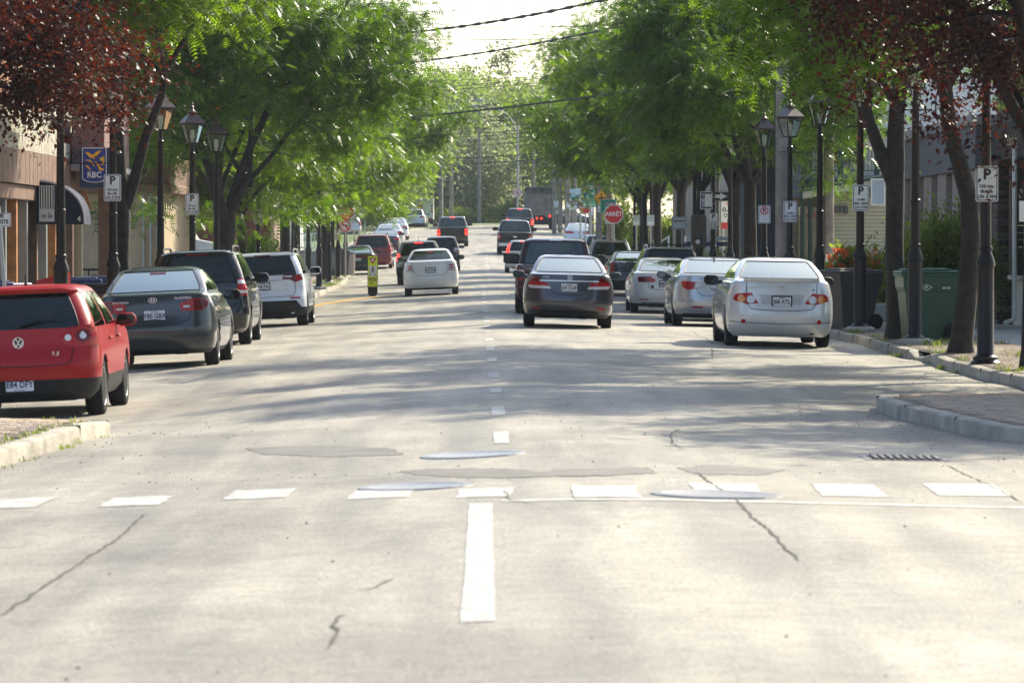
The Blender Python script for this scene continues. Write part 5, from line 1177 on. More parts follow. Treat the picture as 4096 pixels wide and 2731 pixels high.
car(name='sedan', cat='car', label='grey brown sedan with chrome trunk bar and plate J29 CQF driving', pos=(1.76, 77.5), yaw=-.3, dim=(4.56, 1.755, 1.435), lv=lv_sedan(4.56, 1.755, 1.435, 1.04, .55, 1.30, .42, .2), paint=BRN,
    tail=[([(.42, .87), (.40, .83), (.345, .755), (.74, .765), (.785, .80), (.785, .86), (.70, .95), (.59, .985), (.565, .90)], RED), ([(.35, .758), (.74, .768), (.78, .80), (.78, .825), (.38, .81)], LENS), ([(.60, .975), (.58, .90), (.76, .90), (.70, .945)], REDD)],
    lines=[('seam', [(.345, .755), (.30, .68), (.2, .655), (0, .65)], True)], extra=[('trim_strip', [(-.57, .905), (.57, .905), (.57, .93), (-.57, .93)], CHR, False, .014), ('reflector', R_(.55, .70, .37, .40), RED, True), ('bumper_insert', [(-.62, .30), (-.5, .26), (.5, .26), (.62, .30), (.5, .345), (-.5, .345)], TRIM, False, .004), ('trunk_recess', [(-.30, .72), (.30, .72), (.36, .86), (-.36, .86)], M('recess_blue', (.045, .05, .075), .35, .4, 1.), False, .003)],
    plate=('J29 CQF', .79, 0, None), emblem=('letter_h', .01, .98, .05), badge=[('CIVIC', .042, -.46, .985, CHR, .2)], mirror=BRN, mz=1.02, pipe=[(.42, .255, .045)])
car(name='sedan', cat='car', label='silver white sedan with rear spoiler and plate J68 ATL parked by the kerb', pos=(4.94, 65), yaw=.5, dim=(4.54, 1.76, 1.465), lv=lv_sedan(4.54, 1.76, 1.465, 1.07, .50, 1.20, .40, .17), paint=paint('pearl', (.70, .71, .71), .2, .3), trim_z=.17,
    tail=[([(.38, .713), (.496, .884), (.72, .865), (.765, .82), (.77, .76), (.56, .70)], RED), (circ(.065, .50, .775, 18), LENS), (circ(.062, .645, .785, 18), AMB)],
    lines=[('seam', [(.575, 1.05), (.565, .70), (.48, .62), (.3, .605), (0, .60)], True), ('seam', [(.87, .42), (.6, .40), (0, .385)], True)], extra=[('trunk_recess', [(-.32, .70), (.32, .70), (.37, .86), (-.37, .86)], M('recess_silver', (.5, .51, .51), .4, .4, 1.), False, .003), ('reflector', circ(.035, .617, .42, 16), RED, True)],
    plate=('J68 ATL', .75, 0, MK), emblem=('ovals', 0, .965, .045), badge=[('COROLLA', .035, -.46, .965, CHR, 0), ('S', .05, .51, .94, MK, .2)], spoiler=(.62, 1.07, .065, .04), mirror=TRIM, ms=1.05, mz=1.06, pipe=[(.50, .27, .06)], antenna=('fin', 1.5, .015))
car(name='sedan', cat='car', label='silver blue sedan with shark fin antenna parked ahead of the one with a spoiler', pos=(4.98, 83), yaw=.4, dim=(4.82, 1.835, 1.47), lv=lv_sedan(4.82, 1.835, 1.47, 1.07, .60, 1.42, .46), paint=SILV, wr=.33,
    tail=[([(.24, .88), (.40, .80), (.637, .774), (.73, .82), (.755, .90), (.735, .95), (.47, .935)], RED), ([(.25, .88), (.40, .81), (.50, .80), (.47, .925)], LENS)], lines=[('seam', [(.45, .80), (.41, .70), (.3, .66), (0, .65)], True)],
    extra=[('trim_strip', R_(-.24, .24, .885, .90), TRIM, False), ('reflector', [(.31, .40), (.54, .40), (.5, .435), (.3, .43)], RED, True), ('bumper_insert', R_(-.7, .7, .21, .28), TRIM, False)], plate=('Y65 BGA', .79, 0, None), badge=[('SONATA', .045, -.38, .965, CHR, 0)], emblem=('oval_slant_h', 0, 1.0, .045),
    antenna=('fin', 1.55, .10), antm=TRIM, mirror=TRIM, mz=1.06, pipe=[(-.46, .29, .06), (.46, .29, .06)])
car(name='hatchback', cat='car', label='black low car hidden ahead of the silver blue sedan', pos=(5.45, 92.6), dim=(4.3, 1.76, 1.50), lv=lv_suv(4.3, 1.76, 1.50, 1.0, .4), paint=BLK, tail=[(R_(.6, .8, .8, 1.0), RED)], fine=False)
car(name='sedan', cat='car', label='white sedan with black plate frame M88 parked behind the roof rack car', pos=(4.88, 104), yaw=.3, dim=(4.63, 1.78, 1.455), lv=lv_sedan(4.63, 1.78, 1.455, 1.05, .50, 1.22, .38), paint=WHI,
    tail=[([(.246, .87), (.316, .81), (.69, .813), (.72, .88), (.70, .95), (.40, .97)], RED), ([(.45, .955), (.44, .825), (.69, .825), (.70, .94)], REDD)], lines=[('seam', [(.46, .81), (.43, .68), (.33, .63), (0, .62)], True)], extra=[('reflector', R_(.44, .68, .355, .38), RED, True), ('bumper_insert', R_(-.6, .6, .21, .29), TRIM, False), ('sticker', R_(-.37, -.31, .66, .74), MK, False)],
    plate=('M88 HDC', .78, 0, MK), emblem=('circle_vw', 0, .97, .045), badge=[('JETTA', .035, -.40, .755, CHR, 0)], mirror=TRIM, pipe=[(-.48, .26, .045)])
car(name='sport_utility', cat='car', label='dark grey sport utility with silver roof rack parked ahead of the white framed plate sedan', pos=(5.45, 113.5), yaw=.2, dim=(4.7, 1.85, 1.70), lv=lv_suv(4.7, 1.85, 1.70, 1.14, .36), wr=.35, paint=DSUV, rails=CHR, cross=(1.0, 2.1), rglass=GLD, tail=[(R_(.66, .88, .85, 1.1), RED)], mirror=TRIM, ms=1.1, fine=False)
car(name='sedan', cat='car', label='black sedan with tall narrow tail lights parked on the yellow painted kerb', pos=(5.05, 127.5), yaw=.2, dim=(4.9, 1.84, 1.46), lv=lv_sedan(4.9, 1.84, 1.46, 1.08, .55, 1.25, .28), paint=BLK, tail=[([(.70, .78), (.80, .78), (.835, .86), (.80, 1.07), (.72, 1.09)], RED)], lines=[('seam', [(.69, 1.05), (.68, .70), (0, .66)], True)], plate=('H72', .82, 0, MK), fine=False, mirror=TRIM)
car(name='sport_utility', cat='car', label='champagne sport utility with roof rails parked ahead of the black sedan', pos=(5.12, 155), dim=(4.6, 1.84, 1.72), lv=lv_suv(4.6, 1.84, 1.72, 1.12, .30), wr=.36, paint=GOLD, rails=GOLD, rglass=GL, tail=[(R_(.66, .85, .88, 1.1), RED)], plate=('F30', .9, 0, MK), emblem=('ring_bar', 0, 1.0, .05), fine=False, antenna=('mast', .7, .2))
car(name='minivan', cat='car', label='white minivan roof showing behind the champagne sport utility', pos=(6.1, 199), dim=(4.9, 1.9, 1.75), lv=lv_suv(4.9, 1.9, 1.75, 1.12, .32), wr=.34, paint=WHI, tail=[(R_(.7, .88, .9, 1.25), RED)], fine=False)
car(name='sedan', cat='car', label='old silver sedan parked uphill by the wooden utility poles', pos=(6.25, 248), dim=(4.76, 1.78, 1.44), lv=lv_sedan(4.76, 1.78, 1.44, 1.03, .6, 1.35, .3), paint=SILV, tail=[([(.28, .80), (.80, .80), (.80, .93), (.5, .96), (.30, .90)], RED)], plate=('K15', .84, 0, None), fine=False)
# traffic
car(name='pickup_truck', cat='truck', label='plum red pickup truck with large black towing mirrors', pos=(1.93, 99), yaw=-.3, dim=(5.8, 2.02, 1.89), lv=lv_pickup(5.8, 2.02, 1.89, 1.22, 2.0), wr=.39, ww=.27, ya=1.25, paint=PLUM, doors=True,
    tail=[(R_(.80, .955, .84, 1.10), RED)], badge=[('RAM', .07, -.55, 1.12, CHR, 0)], extra=[('high_lamp', R_(-.0, .0, 0, 0), RED, False)][:0], brake3=(.34, 1.845, .045, LENS), plate=('L41', .57, 0, None), fine=False, mirror=TRIM, ms=1.75, mz=1.36, my=2.35, rseat=False, seat=3.2)
car(name='hatchback', cat='car', label='small white hatchback with lit red brake lights beyond the plum pickup', pos=(2.12, 187), dim=(4.06, 1.70, 1.54), lv=lv_suv(4.06, 1.70, 1.54, 1.05, .34), wr=.30, paint=WHI, tail=[([(.62, .86), (.76, .84), (.80, .95), (.70, 1.35), (.62, 1.38), (.66, 1.0)], REDL), ([(.64, .87), (.76, .85), (.79, .93), (.67, .96)], AMB)], brake3=(.3, 1.475, .04, REDL), fine=False, mirror=TRIM, plate=('T20', .75, 0, None))
car(name='pickup_truck', cat='truck', label='black pickup truck with chrome bumper driving uphill behind the braking dark one', pos=(2.08, 224), dim=(5.9, 2.0, 1.92), lv=lv_pickup(5.9, 2.0, 1.92, 1.26, 2.0), wr=.40, ww=.27, ya=1.25, paint=BLK, tail=[(R_(.80, .95, .86, 1.17), RED), (R_(.82, .94, .97, 1.04), LENS)], emblem=('oval', 0, 1.02, .08), extra=[('rear_bumper', R_(-.9, .9, .5, .66), CHR, False)], mirror=TRIM, ms=1.4, mz=1.38, my=2.3, rseat=False, seat=3.2, fine=False)
car(name='pickup_truck', cat='truck', label='dark pickup truck braking behind the grey dump truck', pos=(2.95, 280), dim=(5.8, 2.0, 1.92), lv=lv_pickup(5.8, 2.0, 1.92, 1.26, 2.0), wr=.40, ww=.27, ya=1.25, paint=NVY, tail=[(R_(.78, .95, .80, 1.17), REDL), (R_(.80, .94, .95, 1.02), LENS)], brake3=(.34, 1.87, .05, REDL), mirror=TRIM, ms=1.3, mz=1.38, my=2.3, rseat=False, fine=False)
car(name='sport_utility', cat='car', label='two tone tan sport utility with lit brake light beside the white framed sedan', pos=(-2.25, 156.5), dim=(4.6, 1.84, 1.70), lv=lv_suv(4.6, 1.84, 1.70, 1.15, .32), wr=.35, paint=PEWT, trim_z=.7, rglass=GLD, tail=[(R_(.74, .885, .94, 1.22), REDL), (R_(.75, .88, 1.01, 1.08), AMB)], brake3=(.34, 1.62, .035, REDL), antenna=('mast', .7, .2), extra=[('hinge', R_(.36, .40, 1.52, 1.58), TRIM, True, .012)], mirror=TRIM, fine=False)
car(name='sport_utility', cat='car', label='dark sport utility with clear tail lights ahead of the white framed sedan', pos=(-1.72, 194), dim=(4.5, 1.8, 1.70), lv=lv_suv(4.5, 1.8, 1.70, 1.12, .34), wr=.34, paint=DSUV, rglass=GLD, tail=[(R_(.62, .86, .95, 1.14), LENS), (R_(.66, .84, .97, 1.03), RED)], mirror=TRIM, fine=False)
car(name='pickup_truck', cat='truck', label='black pickup truck with roof rack and lit brake lights in the left lane', pos=(-1.5, 243), dim=(5.3, 1.93, 1.82), lv=lv_pickup(5.3, 1.93, 1.82, 1.2, 1.75), wr=.38, ww=.26, ya=1.15, paint=BLK, tail=[(R_(.76, .92, .72, 1.08), REDL), (R_(.77, .92, .90, 1.0), RED)], brake3=(.3, 1.77, .05, REDL), rails=TRIM, mirror=TRIM, ms=1.3, mz=1.32, my=2.2, rseat=False, plate=('W90', .56, 0, None), fine=False)
# parked on the left, uphill
car(name='sedan', cat='car', label='dark green sedan parked beside the yellow pedestrian sign', pos=(-5.72, 192), yaw=-.3, dim=(4.6, 1.72, 1.40), lv=lv_sedan(4.6, 1.72, 1.40, 1.0, .55, 1.25, .3), paint=DGR, tail=[(R_(.42, .80, .80, .93), RED)], extra=[('trim_strip', R_(-.42, .42, .82, .92), REDD, False)], plate=('U08 A73', .74, 0, None), fine=False)
car(name='minivan', cat='car', label='dark red minivan parked in front of the dark green sedan', pos=(-5.3, 203), yaw=-.3, dim=(5.1, 1.98, 1.75), lv=lv_suv(5.1, 1.98, 1.75, 1.1, .34), wr=.34, paint=MRED, rglass=GLD, tail=[(R_(.80, .95, .86, 1.2), RED)], rails=TRIM, fine=False)
car(name='sedan', cat='car', label='blue car whose roof shows behind the dark red minivan', pos=(-5.55, 215), dim=(4.5, 1.78, 1.46), lv=lv_sedan(4.5, 1.78, 1.46), paint=BLU, tail=[(R_(.5, .8, .8, .95), RED)], fine=False)
car(name='sedan', cat='car', label='dark coupe with pink sticker parked ahead of the blue car', pos=(-5.3, 230), dim=(4.5, 1.75, 1.40), lv=lv_sedan(4.5, 1.75, 1.40, 1.0, .6, 1.4), paint=NVY, tail=[(R_(.5, .8, .78, .92), RED)], extra=[('sticker', circ(.06, -.3, .95, 12), M('sticker_pink', (.7, .2, .25), .5), False)], fine=False)
car(name='sedan', cat='car', label='white sedan parked between the dark coupe and another white car', pos=(-5.4, 245), dim=(4.6, 1.8, 1.44), lv=lv_sedan(4.6, 1.8, 1.44, 1.04, .6, 1.4), paint=WHI, tail=[([(.40, .82), (.78, .80), (.80, .98), (.66, 1.0)], RED)], fine=False)
car(name='sedan', cat='car', label='white car furthest up the row of parked cars before the silver one', pos=(-5.5, 268), dim=(4.6, 1.8, 1.5), lv=lv_sedan(4.6, 1.8, 1.5, 1.06), paint=WHI, tail=[(R_(.5, .8, .8, .95), RED)], fine=False)
car(name='sport_utility', cat='car', label='silver car with black roof parked behind the mail van', pos=(-5.05, 318), yaw=-3, dim=(4.6, 1.83, 1.62), lv=lv_sedan(4.6, 1.83, 1.62, 1.1, .35, .95), paint=SILV, tail=[([(.4, .95), (.80, .95), (.8, 1.1), (.6, 1.1)], RED)], trim_z=.5, fine=False)
car(name='sedan', cat='car', label='dark car parked in front of the hedge at the road bend', pos=(6.3, 352), yaw=-50, dim=(4.6, 1.8, 1.46), lv=lv_sedan(4.6, 1.8, 1.46), paint=NVY, fine=False)
car(name='hatchback', cat='car', label='silver hatchback parked on the drive beside the red post', pos=(-8.9, 282), yaw=20, dim=(4.2, 1.75, 1.5), lv=lv_suv(4.2, 1.75, 1.5, 1.0, .4), paint=SILV, tail=[(R_(.6, .8, .8, 1.1), RED)], fine=False)

# mail van
o = thing('mail_van', 'white mail step van with red round badge and stacked red lights', 'van', (-4.85, 345, gz(-4.85, 345)))
WVAN = M('van_white', (.72, .73, .74), .45, var=.05)
m = MB()
prof_v = [(0, .62), (0, 2.3), (.1, 2.42), (3.9, 2.42), (4.5, 1.7), (5.6, 1.35), (5.8, .6)]
vs = [(-1.05, y, z) for y, z in prof_v] + [(1.05, y, z) for y, z in prof_v]; n = len(prof_v)
m.add(vs, [tuple(range(n)), tuple(range(2 * n - 1, n - 1, -1))] + [(i, n + i, n + (i + 1) % n, (i + 1) % n) for i in range(n)])
m.build('body', WVAN, o)
MB().prism(rrect(1.15, 1.65, .04, .0, 1.42), -.025, 0).build('rear_door', WVAN, o)
MB().prism(circ(.26, -.12, 1.6), -.04, -.03).build('badge', M('post_red', (.6, .02, .02), .4), o)
for sx in (-1, 1):
    for z in (1.75, 1.5, 1.25): MB().prism(rrect(.13, .2, .03, sx * .93, z), -.03, 0).build('tail_light', RED, o)
MB().box((0, -.1, .5), (2.05, .28, .2), bev=.03).build('bumper', TRIM, o)
MB().prism(R_(-1.0, 1.0, .62, .72), -.02, 0).build('hazard_strip', M('hazard_red', (.6, .05, .03), .5), o)
ty, rim = wheel_meshes(.38, .3)
for sx in (-1, 1):
    for yy in (1.2, 4.7): put('rim', rim, put('wheel', ty, o, (sx * .86, yy, .38)))
    MB().box((sx * 1.25, 4.6, 1.9), (.2, .12, .35), bev=.03).build('door_mirror', TRIM, o)
# dump truck
o = thing('dump_truck', 'grey dump truck with dirty tailgate and lit red lights', 'truck', (5.0, 316, gz(5.0, 316)))
o.rotation_euler = (math.atan(.018), 0, 0)
DT = M('dump_grey', (.20, .19, .18), .7, var=.35, vs=2, bump=.3, bs=20)
MB().box((0, 0.05, 2.0), (2.3, .12, 1.5)).build('tailgate', DT, o)
for k in (-1.1, -.55, 0, .55, 1.1): MB().box((k, -.05, 2.0), (.09, .08, 1.5), bev=.01).build('tailgate_rib', DT, o)
for z in (1.28, 2.72): MB().box((0, -.05, z), (2.36, .09, .1), bev=.01).build('tailgate_rib', DT, o)
for sx in (-1, 1): MB().box((sx * 1.21, 2.7, 2.05), (.1, 5.4, 1.6), bev=.02).build('side_board', DT, o)
MB().box((0, 2.7, 1.2), (2.4, 5.4, .14)).build('bed_floor', DT, o)
MB().box((0, 5.5, 2.75), (2.4, .14, 1.1)).box((0, 5.1, 3.3), (2.4, .9, .1), bev=.02).build('cab_shield', DT, o)
MB().box((0, 6.7, 2.0), (2.2, 1.9, 1.7), bev=.1).box((0, 8.3, 1.6), (1.7, 1.5, 1.0), bev=.1).build('cab', M('truck_cab', (.10, .10, .11), .5), o)
MB().box((0, 4.0, .85), (.9, 8.0, .3)).build('chassis', MK, o)
MB().box((0, -.05, .62), (2.3, .12, .5)).build('mud_flap', MK, o)
for sx in (-1, 1):
    for yy in (1.4, 2.7, 7.8): put('wheel', wheel_meshes(.5, .45)[0], o, (sx * .98, yy, .5))
for a, b, mt in ((.72, 1.05, REDL), (.05, .88, REDL), (-.3, .88, REDL), (-.85, 1.05, RED)): MB().prism(circ(.085, a, b, 14), -.14, -.1).build('tail_light', mt, o)
# white truck nose in the yard by the brick post office
o = thing('box_truck', 'white truck nose facing the street beside the red brick post office', 'truck', (-11.6, 141, sz(-11.6, 141)), R(-90))
prof_t = [(0, .6), (0, 2.5), (1.3, 2.5), (1.75, 1.75), (2.75, 1.55), (3.1, 1.3), (3.15, .5)]
n = len(prof_t)
m = MB().add([(-.95, y, z) for y, z in prof_t] + [(.95, y, z) for y, z in prof_t], [tuple(range(n)), tuple(range(2 * n - 1, n - 1, -1))] + [(i, n + i, n + (i + 1) % n, (i + 1) % n) for i in range(n)])
m.build('cab', WVAN, o)
for sx in (-1, 1):
    MB().add([(sx * .96, .3, 1.7), (sx * .96, 1.55, 1.7), (sx * .96, 1.2, 2.35), (sx * .96, .3, 2.35)], [(0, 1, 2, 3)]).build('side_window', GLD, o)
    MB().tube([(sx * .95, 1.5, 1.5), (sx * 1.2, 1.6, 1.8)], .02, 6).box((sx * 1.25, 1.6, 1.95), (.2, .1, .42), bev=.04).build('door_mirror', TRIM, o)
    MB().tube([(sx * .8, 2.9, 1.4), (sx * .8, 3.0, 1.75)], .015, 6).lathe([(0, -.02), (.11, -.01), (.11, .01), (0, .02)], 16, (sx * .8, 3.0, 1.8), 'y').build('hood_mirror', CHR, o)
    for yy in (-1.2, 2.4): put('wheel', wheel_meshes(.42, .3)[0], o, (sx * .8, yy, .42))
MB().box((0, -2.0, 1.9), (2.2, 3.6, 2.6), bev=.04).build('cargo_box', WVAN, o)
# ------------------------------------------------------------------ lamp posts
LB_ = M('lamp_brown', (.010, .007, .006), .4, .0, .0, var=.25, vs=4, spec=.3)
LRF = M('lamp_roof', (.11, .075, .06), .4, .4, .2, var=.25, vs=10)
LGL = glassmat('lantern_glass', (.80, .84, .80), 1.5, rough=.25)
FROST = M('lamp_tube', (.8, .8, .76), .5, var=0)
def lamp_parts():
    base = MB().lathe([(.20, -.02), (.20, .02), (.165, .05), (.165, .09), (.13, .11), (.112, .14), (.110, 1.28), (.128, 1.30), (.122, 1.36), (.085, 1.46), (.078, 1.49), (.09, 1.51), (.088, 1.545), (.074, 1.56)], 20).mesh('base', LB_, 40)
    ft = MB().lathe([(.30, -.02), (.30, .03), (.22, .07), (0, .07)], 8).mesh('footing', CONC, 30)
    pole = MB().lathe([(.074, 1.5), (.070, 2.2), (.079, 2.21), (.079, 2.25), (.068, 2.26), (.056, 3.7), (.07, 3.72), (.07, 3.78), (.05, 3.8), (.045, 3.98)], 14).mesh('pole', LB_, 40)
    bar = MB().tube([(-.24, 0, 3.66), (.24, 0, 3.66)], .012, 6).lathe([(0, -.02), (.02, -.01), (.02, .01), (0, .02)], 8, (-.25, 0, 3.66), 'x').lathe([(0, -.02), (.02, -.01), (.02, .01), (0, .02)], 8, (.25, 0, 3.66), 'x').mesh('crossbar', LB_, 40)
    fr = MB(); zb, zt, a, b = 4.0, 4.42, .105, .205
    for sx in (-1, 1):
        for sy in (-1, 1): fr.tube([(sx * a, sy * a, zb), (sx * b, sy * b, zt)], .014, 4)
    for z, q in ((zb, a), (zt, b)):
        for c0, c1 in (((-q, -q), (q, -q)), ((q, -q), (q, q)), ((q, q), (-q, q)), ((-q, q), (-q, -q))): fr.tube([(*c0, z), (*c1, z)], .014, 4)
    fr.tube([(0, -.045, 3.95), (0, -.11, 4.0)], .01, 4).tube([(0, .045, 3.95), (0, .11, 4.0)], .01, 4).box((0, 0, zb), (.2, .2, .015))
    fr = fr.mesh('lantern_frame', LB_)
    roof = MB(); q0, q1, q2 = .235, .235, .085
    roof.add([(-q0, -q0, 4.43), (q0, -q0, 4.43), (q0, q0, 4.43), (-q0, q0, 4.43), (-q1, -q1, 4.455), (q1, -q1, 4.455), (q1, q1, 4.455), (-q1, q1, 4.455), (-q2, -q2, 4.64), (q2, -q2, 4.64), (q2, q2, 4.64), (-q2, q2, 4.64)],
             [(3, 2, 1, 0)] + [(k * 4 + i, k * 4 + (i + 1) % 4, k * 4 + 4 + (i + 1) % 4, k * 4 + 4 + i) for k in (0, 1) for i in range(4)] + [(8, 9, 10, 11)])
    roof.lathe([(.07, 4.64), (.085, 4.66), (.12, 4.67), (.12, 4.685), (.06, 4.71), (.03, 4.75), (.03, 4.77), (.045, 4.785), (.03, 4.81), (.012, 4.83), (.03, 4.86), (.012, 4.89), (0, 4.93)], 12)
    roof = roof.mesh('lantern_roof', LRF, 35)
    panes = []
    for k in range(4):
        m = MB().add([(-a + .01, -a, zb + .01), (a - .01, -a, zb + .01), (b - .01, -b, zt - .01), (-b + .01, -b, zt - .01)], [(0, 1, 2, 3)]); m.xform(Matrix.Rotation(PI / 2 * k, 4, 'Z')); panes.append(m.mesh('pane', LGL))
    bulb = MB().lathe([(.035, 4.0), (.035, 4.1), (.05, 4.12), (.05, 4.28), (0, 4.3)], 12).mesh('bulb', FROST, 40)
    return [('base', base), ('footing', ft), ('pole', pole), ('crossbar', bar), ('lantern_frame', fr), ('lantern_roof', roof), ('bulb', bulb)] + [('pane', p) for p in panes]
LP = lamp_parts()
def lamp(x, d, label, rz=0., grp='lantern posts lining the street', foot=True):
    o = thing('street_lamp', label, 'street lamp', (x, d, sz(x, d) + (.02 if foot else 0)), rz, grp)
    for n_, me in LP:
        if n_ == 'footing' and not foot: continue
        put(n_, me, o)
    return o
lamp(-6.45, 62, 'brown lantern post in front of the blue shop awning', .1)
lamp(-6.37, 70, 'brown lantern post carrying the parking sign in front of the bank sign', .2)
lamp(-6.33, 80, 'brown lantern post standing behind the forked locust by the bank', .5)
lamp(-6.30, 88.5, 'brown lantern post carrying the small parking sign before the white truck nose', .35)
lamp(-6.13, 94, 'brown lantern post in front of the thick forked locust tree', .3)
lamp(-6.9, 126, 'brown lantern post carrying the parking sign before the red brick post office', .2)
for (x, d) in ((-6.3, 139), (-6.3, 149), (-5.68, 143.5), (-5.79, 156), (-5.95, 171), (-6.2, 188)): lamp(x, d, 'brown lantern post in the cluster behind the white sport utility', random.Random(int(d)).random())
lamp(6.74, 53, 'brown lantern post nearest the corner carrying the largest parking sign', .2, foot=False)
lamp(6.9, 63, 'brown lantern post in front of the green wheelie bin', .15)
lamp(6.89, 72, 'brown lantern post in front of the grey bin carrying a parking sign', .3)
lamp(6.93, 81, 'brown lantern post beside the silver sedan with spoiler, next to the wooden pole', .1)
lamp(6.95, 89, 'brown lantern post beside the wooden utility pole carrying a parking sign', .5)
lamp(6.95, 97, 'brown lantern post carrying the red no parking sign', .25)
lamp(6.95, 110, 'brown lantern post between the brown cabinet and the no parking sign', .2)
lamp(6.95, 118, 'brown lantern post carrying the bus stop panel and a parking sign', .3)
lamp(7.0, 129, 'brown lantern post behind the brown cabinet', .1)
for (x, d) in ((6.95, 160), (6.95, 170), (6.95, 177)): lamp(x, d, 'brown lantern post behind the dark roof rack car among the green ring parking signs', .2)
# ------------------------------------------------------------------ signs
SGN = M('sign_white', (.74, .75, .74), .45, var=.05, vs=5); SRED = M('sign_red', (.55, .02, .025), .45, var=.05); SGRN = M('sign_green', (.005, .28, .17), .45, var=.05); SYEL = M('sign_amber', (.85, .36, .015), .45, var=.05); SNEON = M('sign_fluorescent', (.80, .92, .03), .45, var=.04); SBLU = M('sign_blue', (.02, .12, .45), .45, var=.05); SPUR = M('sign_purple', (.30, .16, .5), .45, var=0); SNAV = M('sign_navy', (.02, .025, .09), .45, var=.05)
def panel(o, w_, h_, r_, z, mat=SGN, y=0., x=0., name='panel'): return MB().prism(rrect(w_, h_, r_, x, z), y, y + .006).build(name, mat, o)
def frame(o, w_, h_, r_, z, t=.012, ins=.012, mat=INK, y=-.002, x=0.): return MB().ring(rrect(w_ - 2 * ins, h_ - 2 * ins, r_, x, z), rrect(w_ - 2 * ins - 2 * t, h_ - 2 * ins - 2 * t, r_ * .7, x, z), y, y + .003).build('border', mat, o)
def psign(x, d, zc, label, style=0, w_=.30, h_=.47, grp='parking signs on posts', yo=-.10, full=True):
    o = thing('parking_sign', label, 'sign', (x, d + yo, zc), 0, grp)
    panel(o, w_, h_, .03, 0); frame(o, w_, h_, .025, 0)
    k = h_ / .47
    letters('P', .20 * k, INK, o, 0, -.004, .12 * k, .006, 1., 'symbol')
    if full:
        T = (['120 min.', '8h-18h', 'LUN. À VEN.'], ['120 MIN', '8h00 - 18h00', 'LUN À VEN'])[style]
        for i, t in enumerate(T): letters(t, (.062 if style == 0 else .056) * k, INK, o, 0, -.004, (-.035 - .068 * i) * k, .0016, .80 if i == 2 or style else .95)
    for z in (.215, -.215): MB().prism(circ(.007, 0, z * k, 8), -.005, 0).build('bolt', STEEL, o)
    for z in (.1, -.1): MB().box((0, .05, z * k), (.17, .09, .02)).build('bracket', STEEL, o)
    return o
psign(-6.37, 70, wz(752, 70), 'white two hour parking sign in front of the forked locust by the bank')
psign(-6.30, 88.5, wz(817, 88.5), 'white two hour parking sign on the post before the white truck nose')
psign(-6.9, 126, wz(867, 126), 'white two hour parking sign before the red brick post office')
psign(6.74, 53, wz(736, 53), 'largest white parking sign with plum leaves over its top edge')
psign(6.89, 72, wz(792, 72), 'white parking sign reading 8h00 to 18h00 in front of the cream siding', 1)
psign(6.95, 89, wz(847, 89), 'white parking sign reading 8h00 to 18h00 beside the wooden pole', 1)
psign(6.95, 118, wz(884, 118), 'white parking sign right of the brown cabinet, below the bus panel')
psign(-5.98, 171, wz(937, 171), 'small parking sign below the no left turn disc')
o = thing('no_parking_sign', 'white sign with red ring and slash over a black P', 'sign', (6.95, 96.9, wz(858, 97)))
panel(o, .30, .44, .03, 0); frame(o, .30, .44, .025, 0); letters('P', .15, INK, o, 0, -.004, .09, .004, 1., 'symbol')
MB().ring(circ(.10, 0, .09, 28), circ(.076, 0, .09, 28), -.008, 0).prism([(-.075, .155), (-.06, .17), (.075, .025), (.06, .01)], -.0075, 0).build('ring', SRED, o); MB().box((0, .05, 0), (.17, .09, .02)).build('bracket', STEEL, o)
# bus stop panel and one way arrow on the post by the cabinet
o = thing('bus_stop_panel', 'bus stop panel with purple route numbers on the lantern post', 'sign', (wx(2824, 118), 117.9, wz(802, 118)))
panel(o, .36, .52, .015, 0); panel(o, .33, .05, .004, .215, SNAV, -.003, name='header'); panel(o, .33, .05, .004, -.215, SNAV, -.003, name='footer')
for i, (t, mt) in enumerate((('1', SNAV), ('20', SPUR), ('20', SNAV))): panel(o, .12, .11, .004, .115 - .118 * i, mt, -.003, -.10, 'route_box'); letters(t, .09, WHT, o, -.09, -.006, .115 - .118 * i, .002)
MB().box((.20, .02, .1), (.2, .03, .02)).box((.20, .02, -.1), (.2, .03, .02)).build('bracket', STEEL, o)
o = thing('one_way_sign', 'black one way sign with a white arrow pointing right', 'sign', (wx(2862, 119.5), 119.3, wz(786, 119.5)))
MB().box((0, .03, -1.0), (.05, .05, 3.9)).build('post', STEEL, o)
panel(o, .78, .30, .02, 0, INK); frame(o, .78, .30, .02, 0, .01, .01, WHT); MB().prism([(-.36, -.05), (.12, -.05), (.12, -.11), (.34, 0), (.12, .11), (.12, .05), (-.36, .05)], -.005, 0).build('arrow', WHT, o)
# brown cabinet with round lens
o = thing('signal_cabinet', 'brown metal cabinet with a round lens on a post', 'cabinet', (wx(2794, 121), 121, sz(7, 121)))
zc = wz(925, 121) - o.location.z; CAB = M('cabinet_brown', (.05, .04, .033), .5, var=.2)
MB().box((0, 0, zc), (.46, .35, 1.0), bev=.02).build('housing', CAB, o); MB().tube([(0, 0, 0), (0, 0, zc - .45)], .11, 12).build('post', LB_, o, 40); MB().box((0, -.18, zc - .30), (.24, .02, .24), bev=.008).build('lens_panel', TRIM, o)
MB().lathe([(0, -.03), (.07, -.02), (.075, 0)], 20, (-.03, -.19, zc - .32), 'y').build('lens', LENS, o, 50)
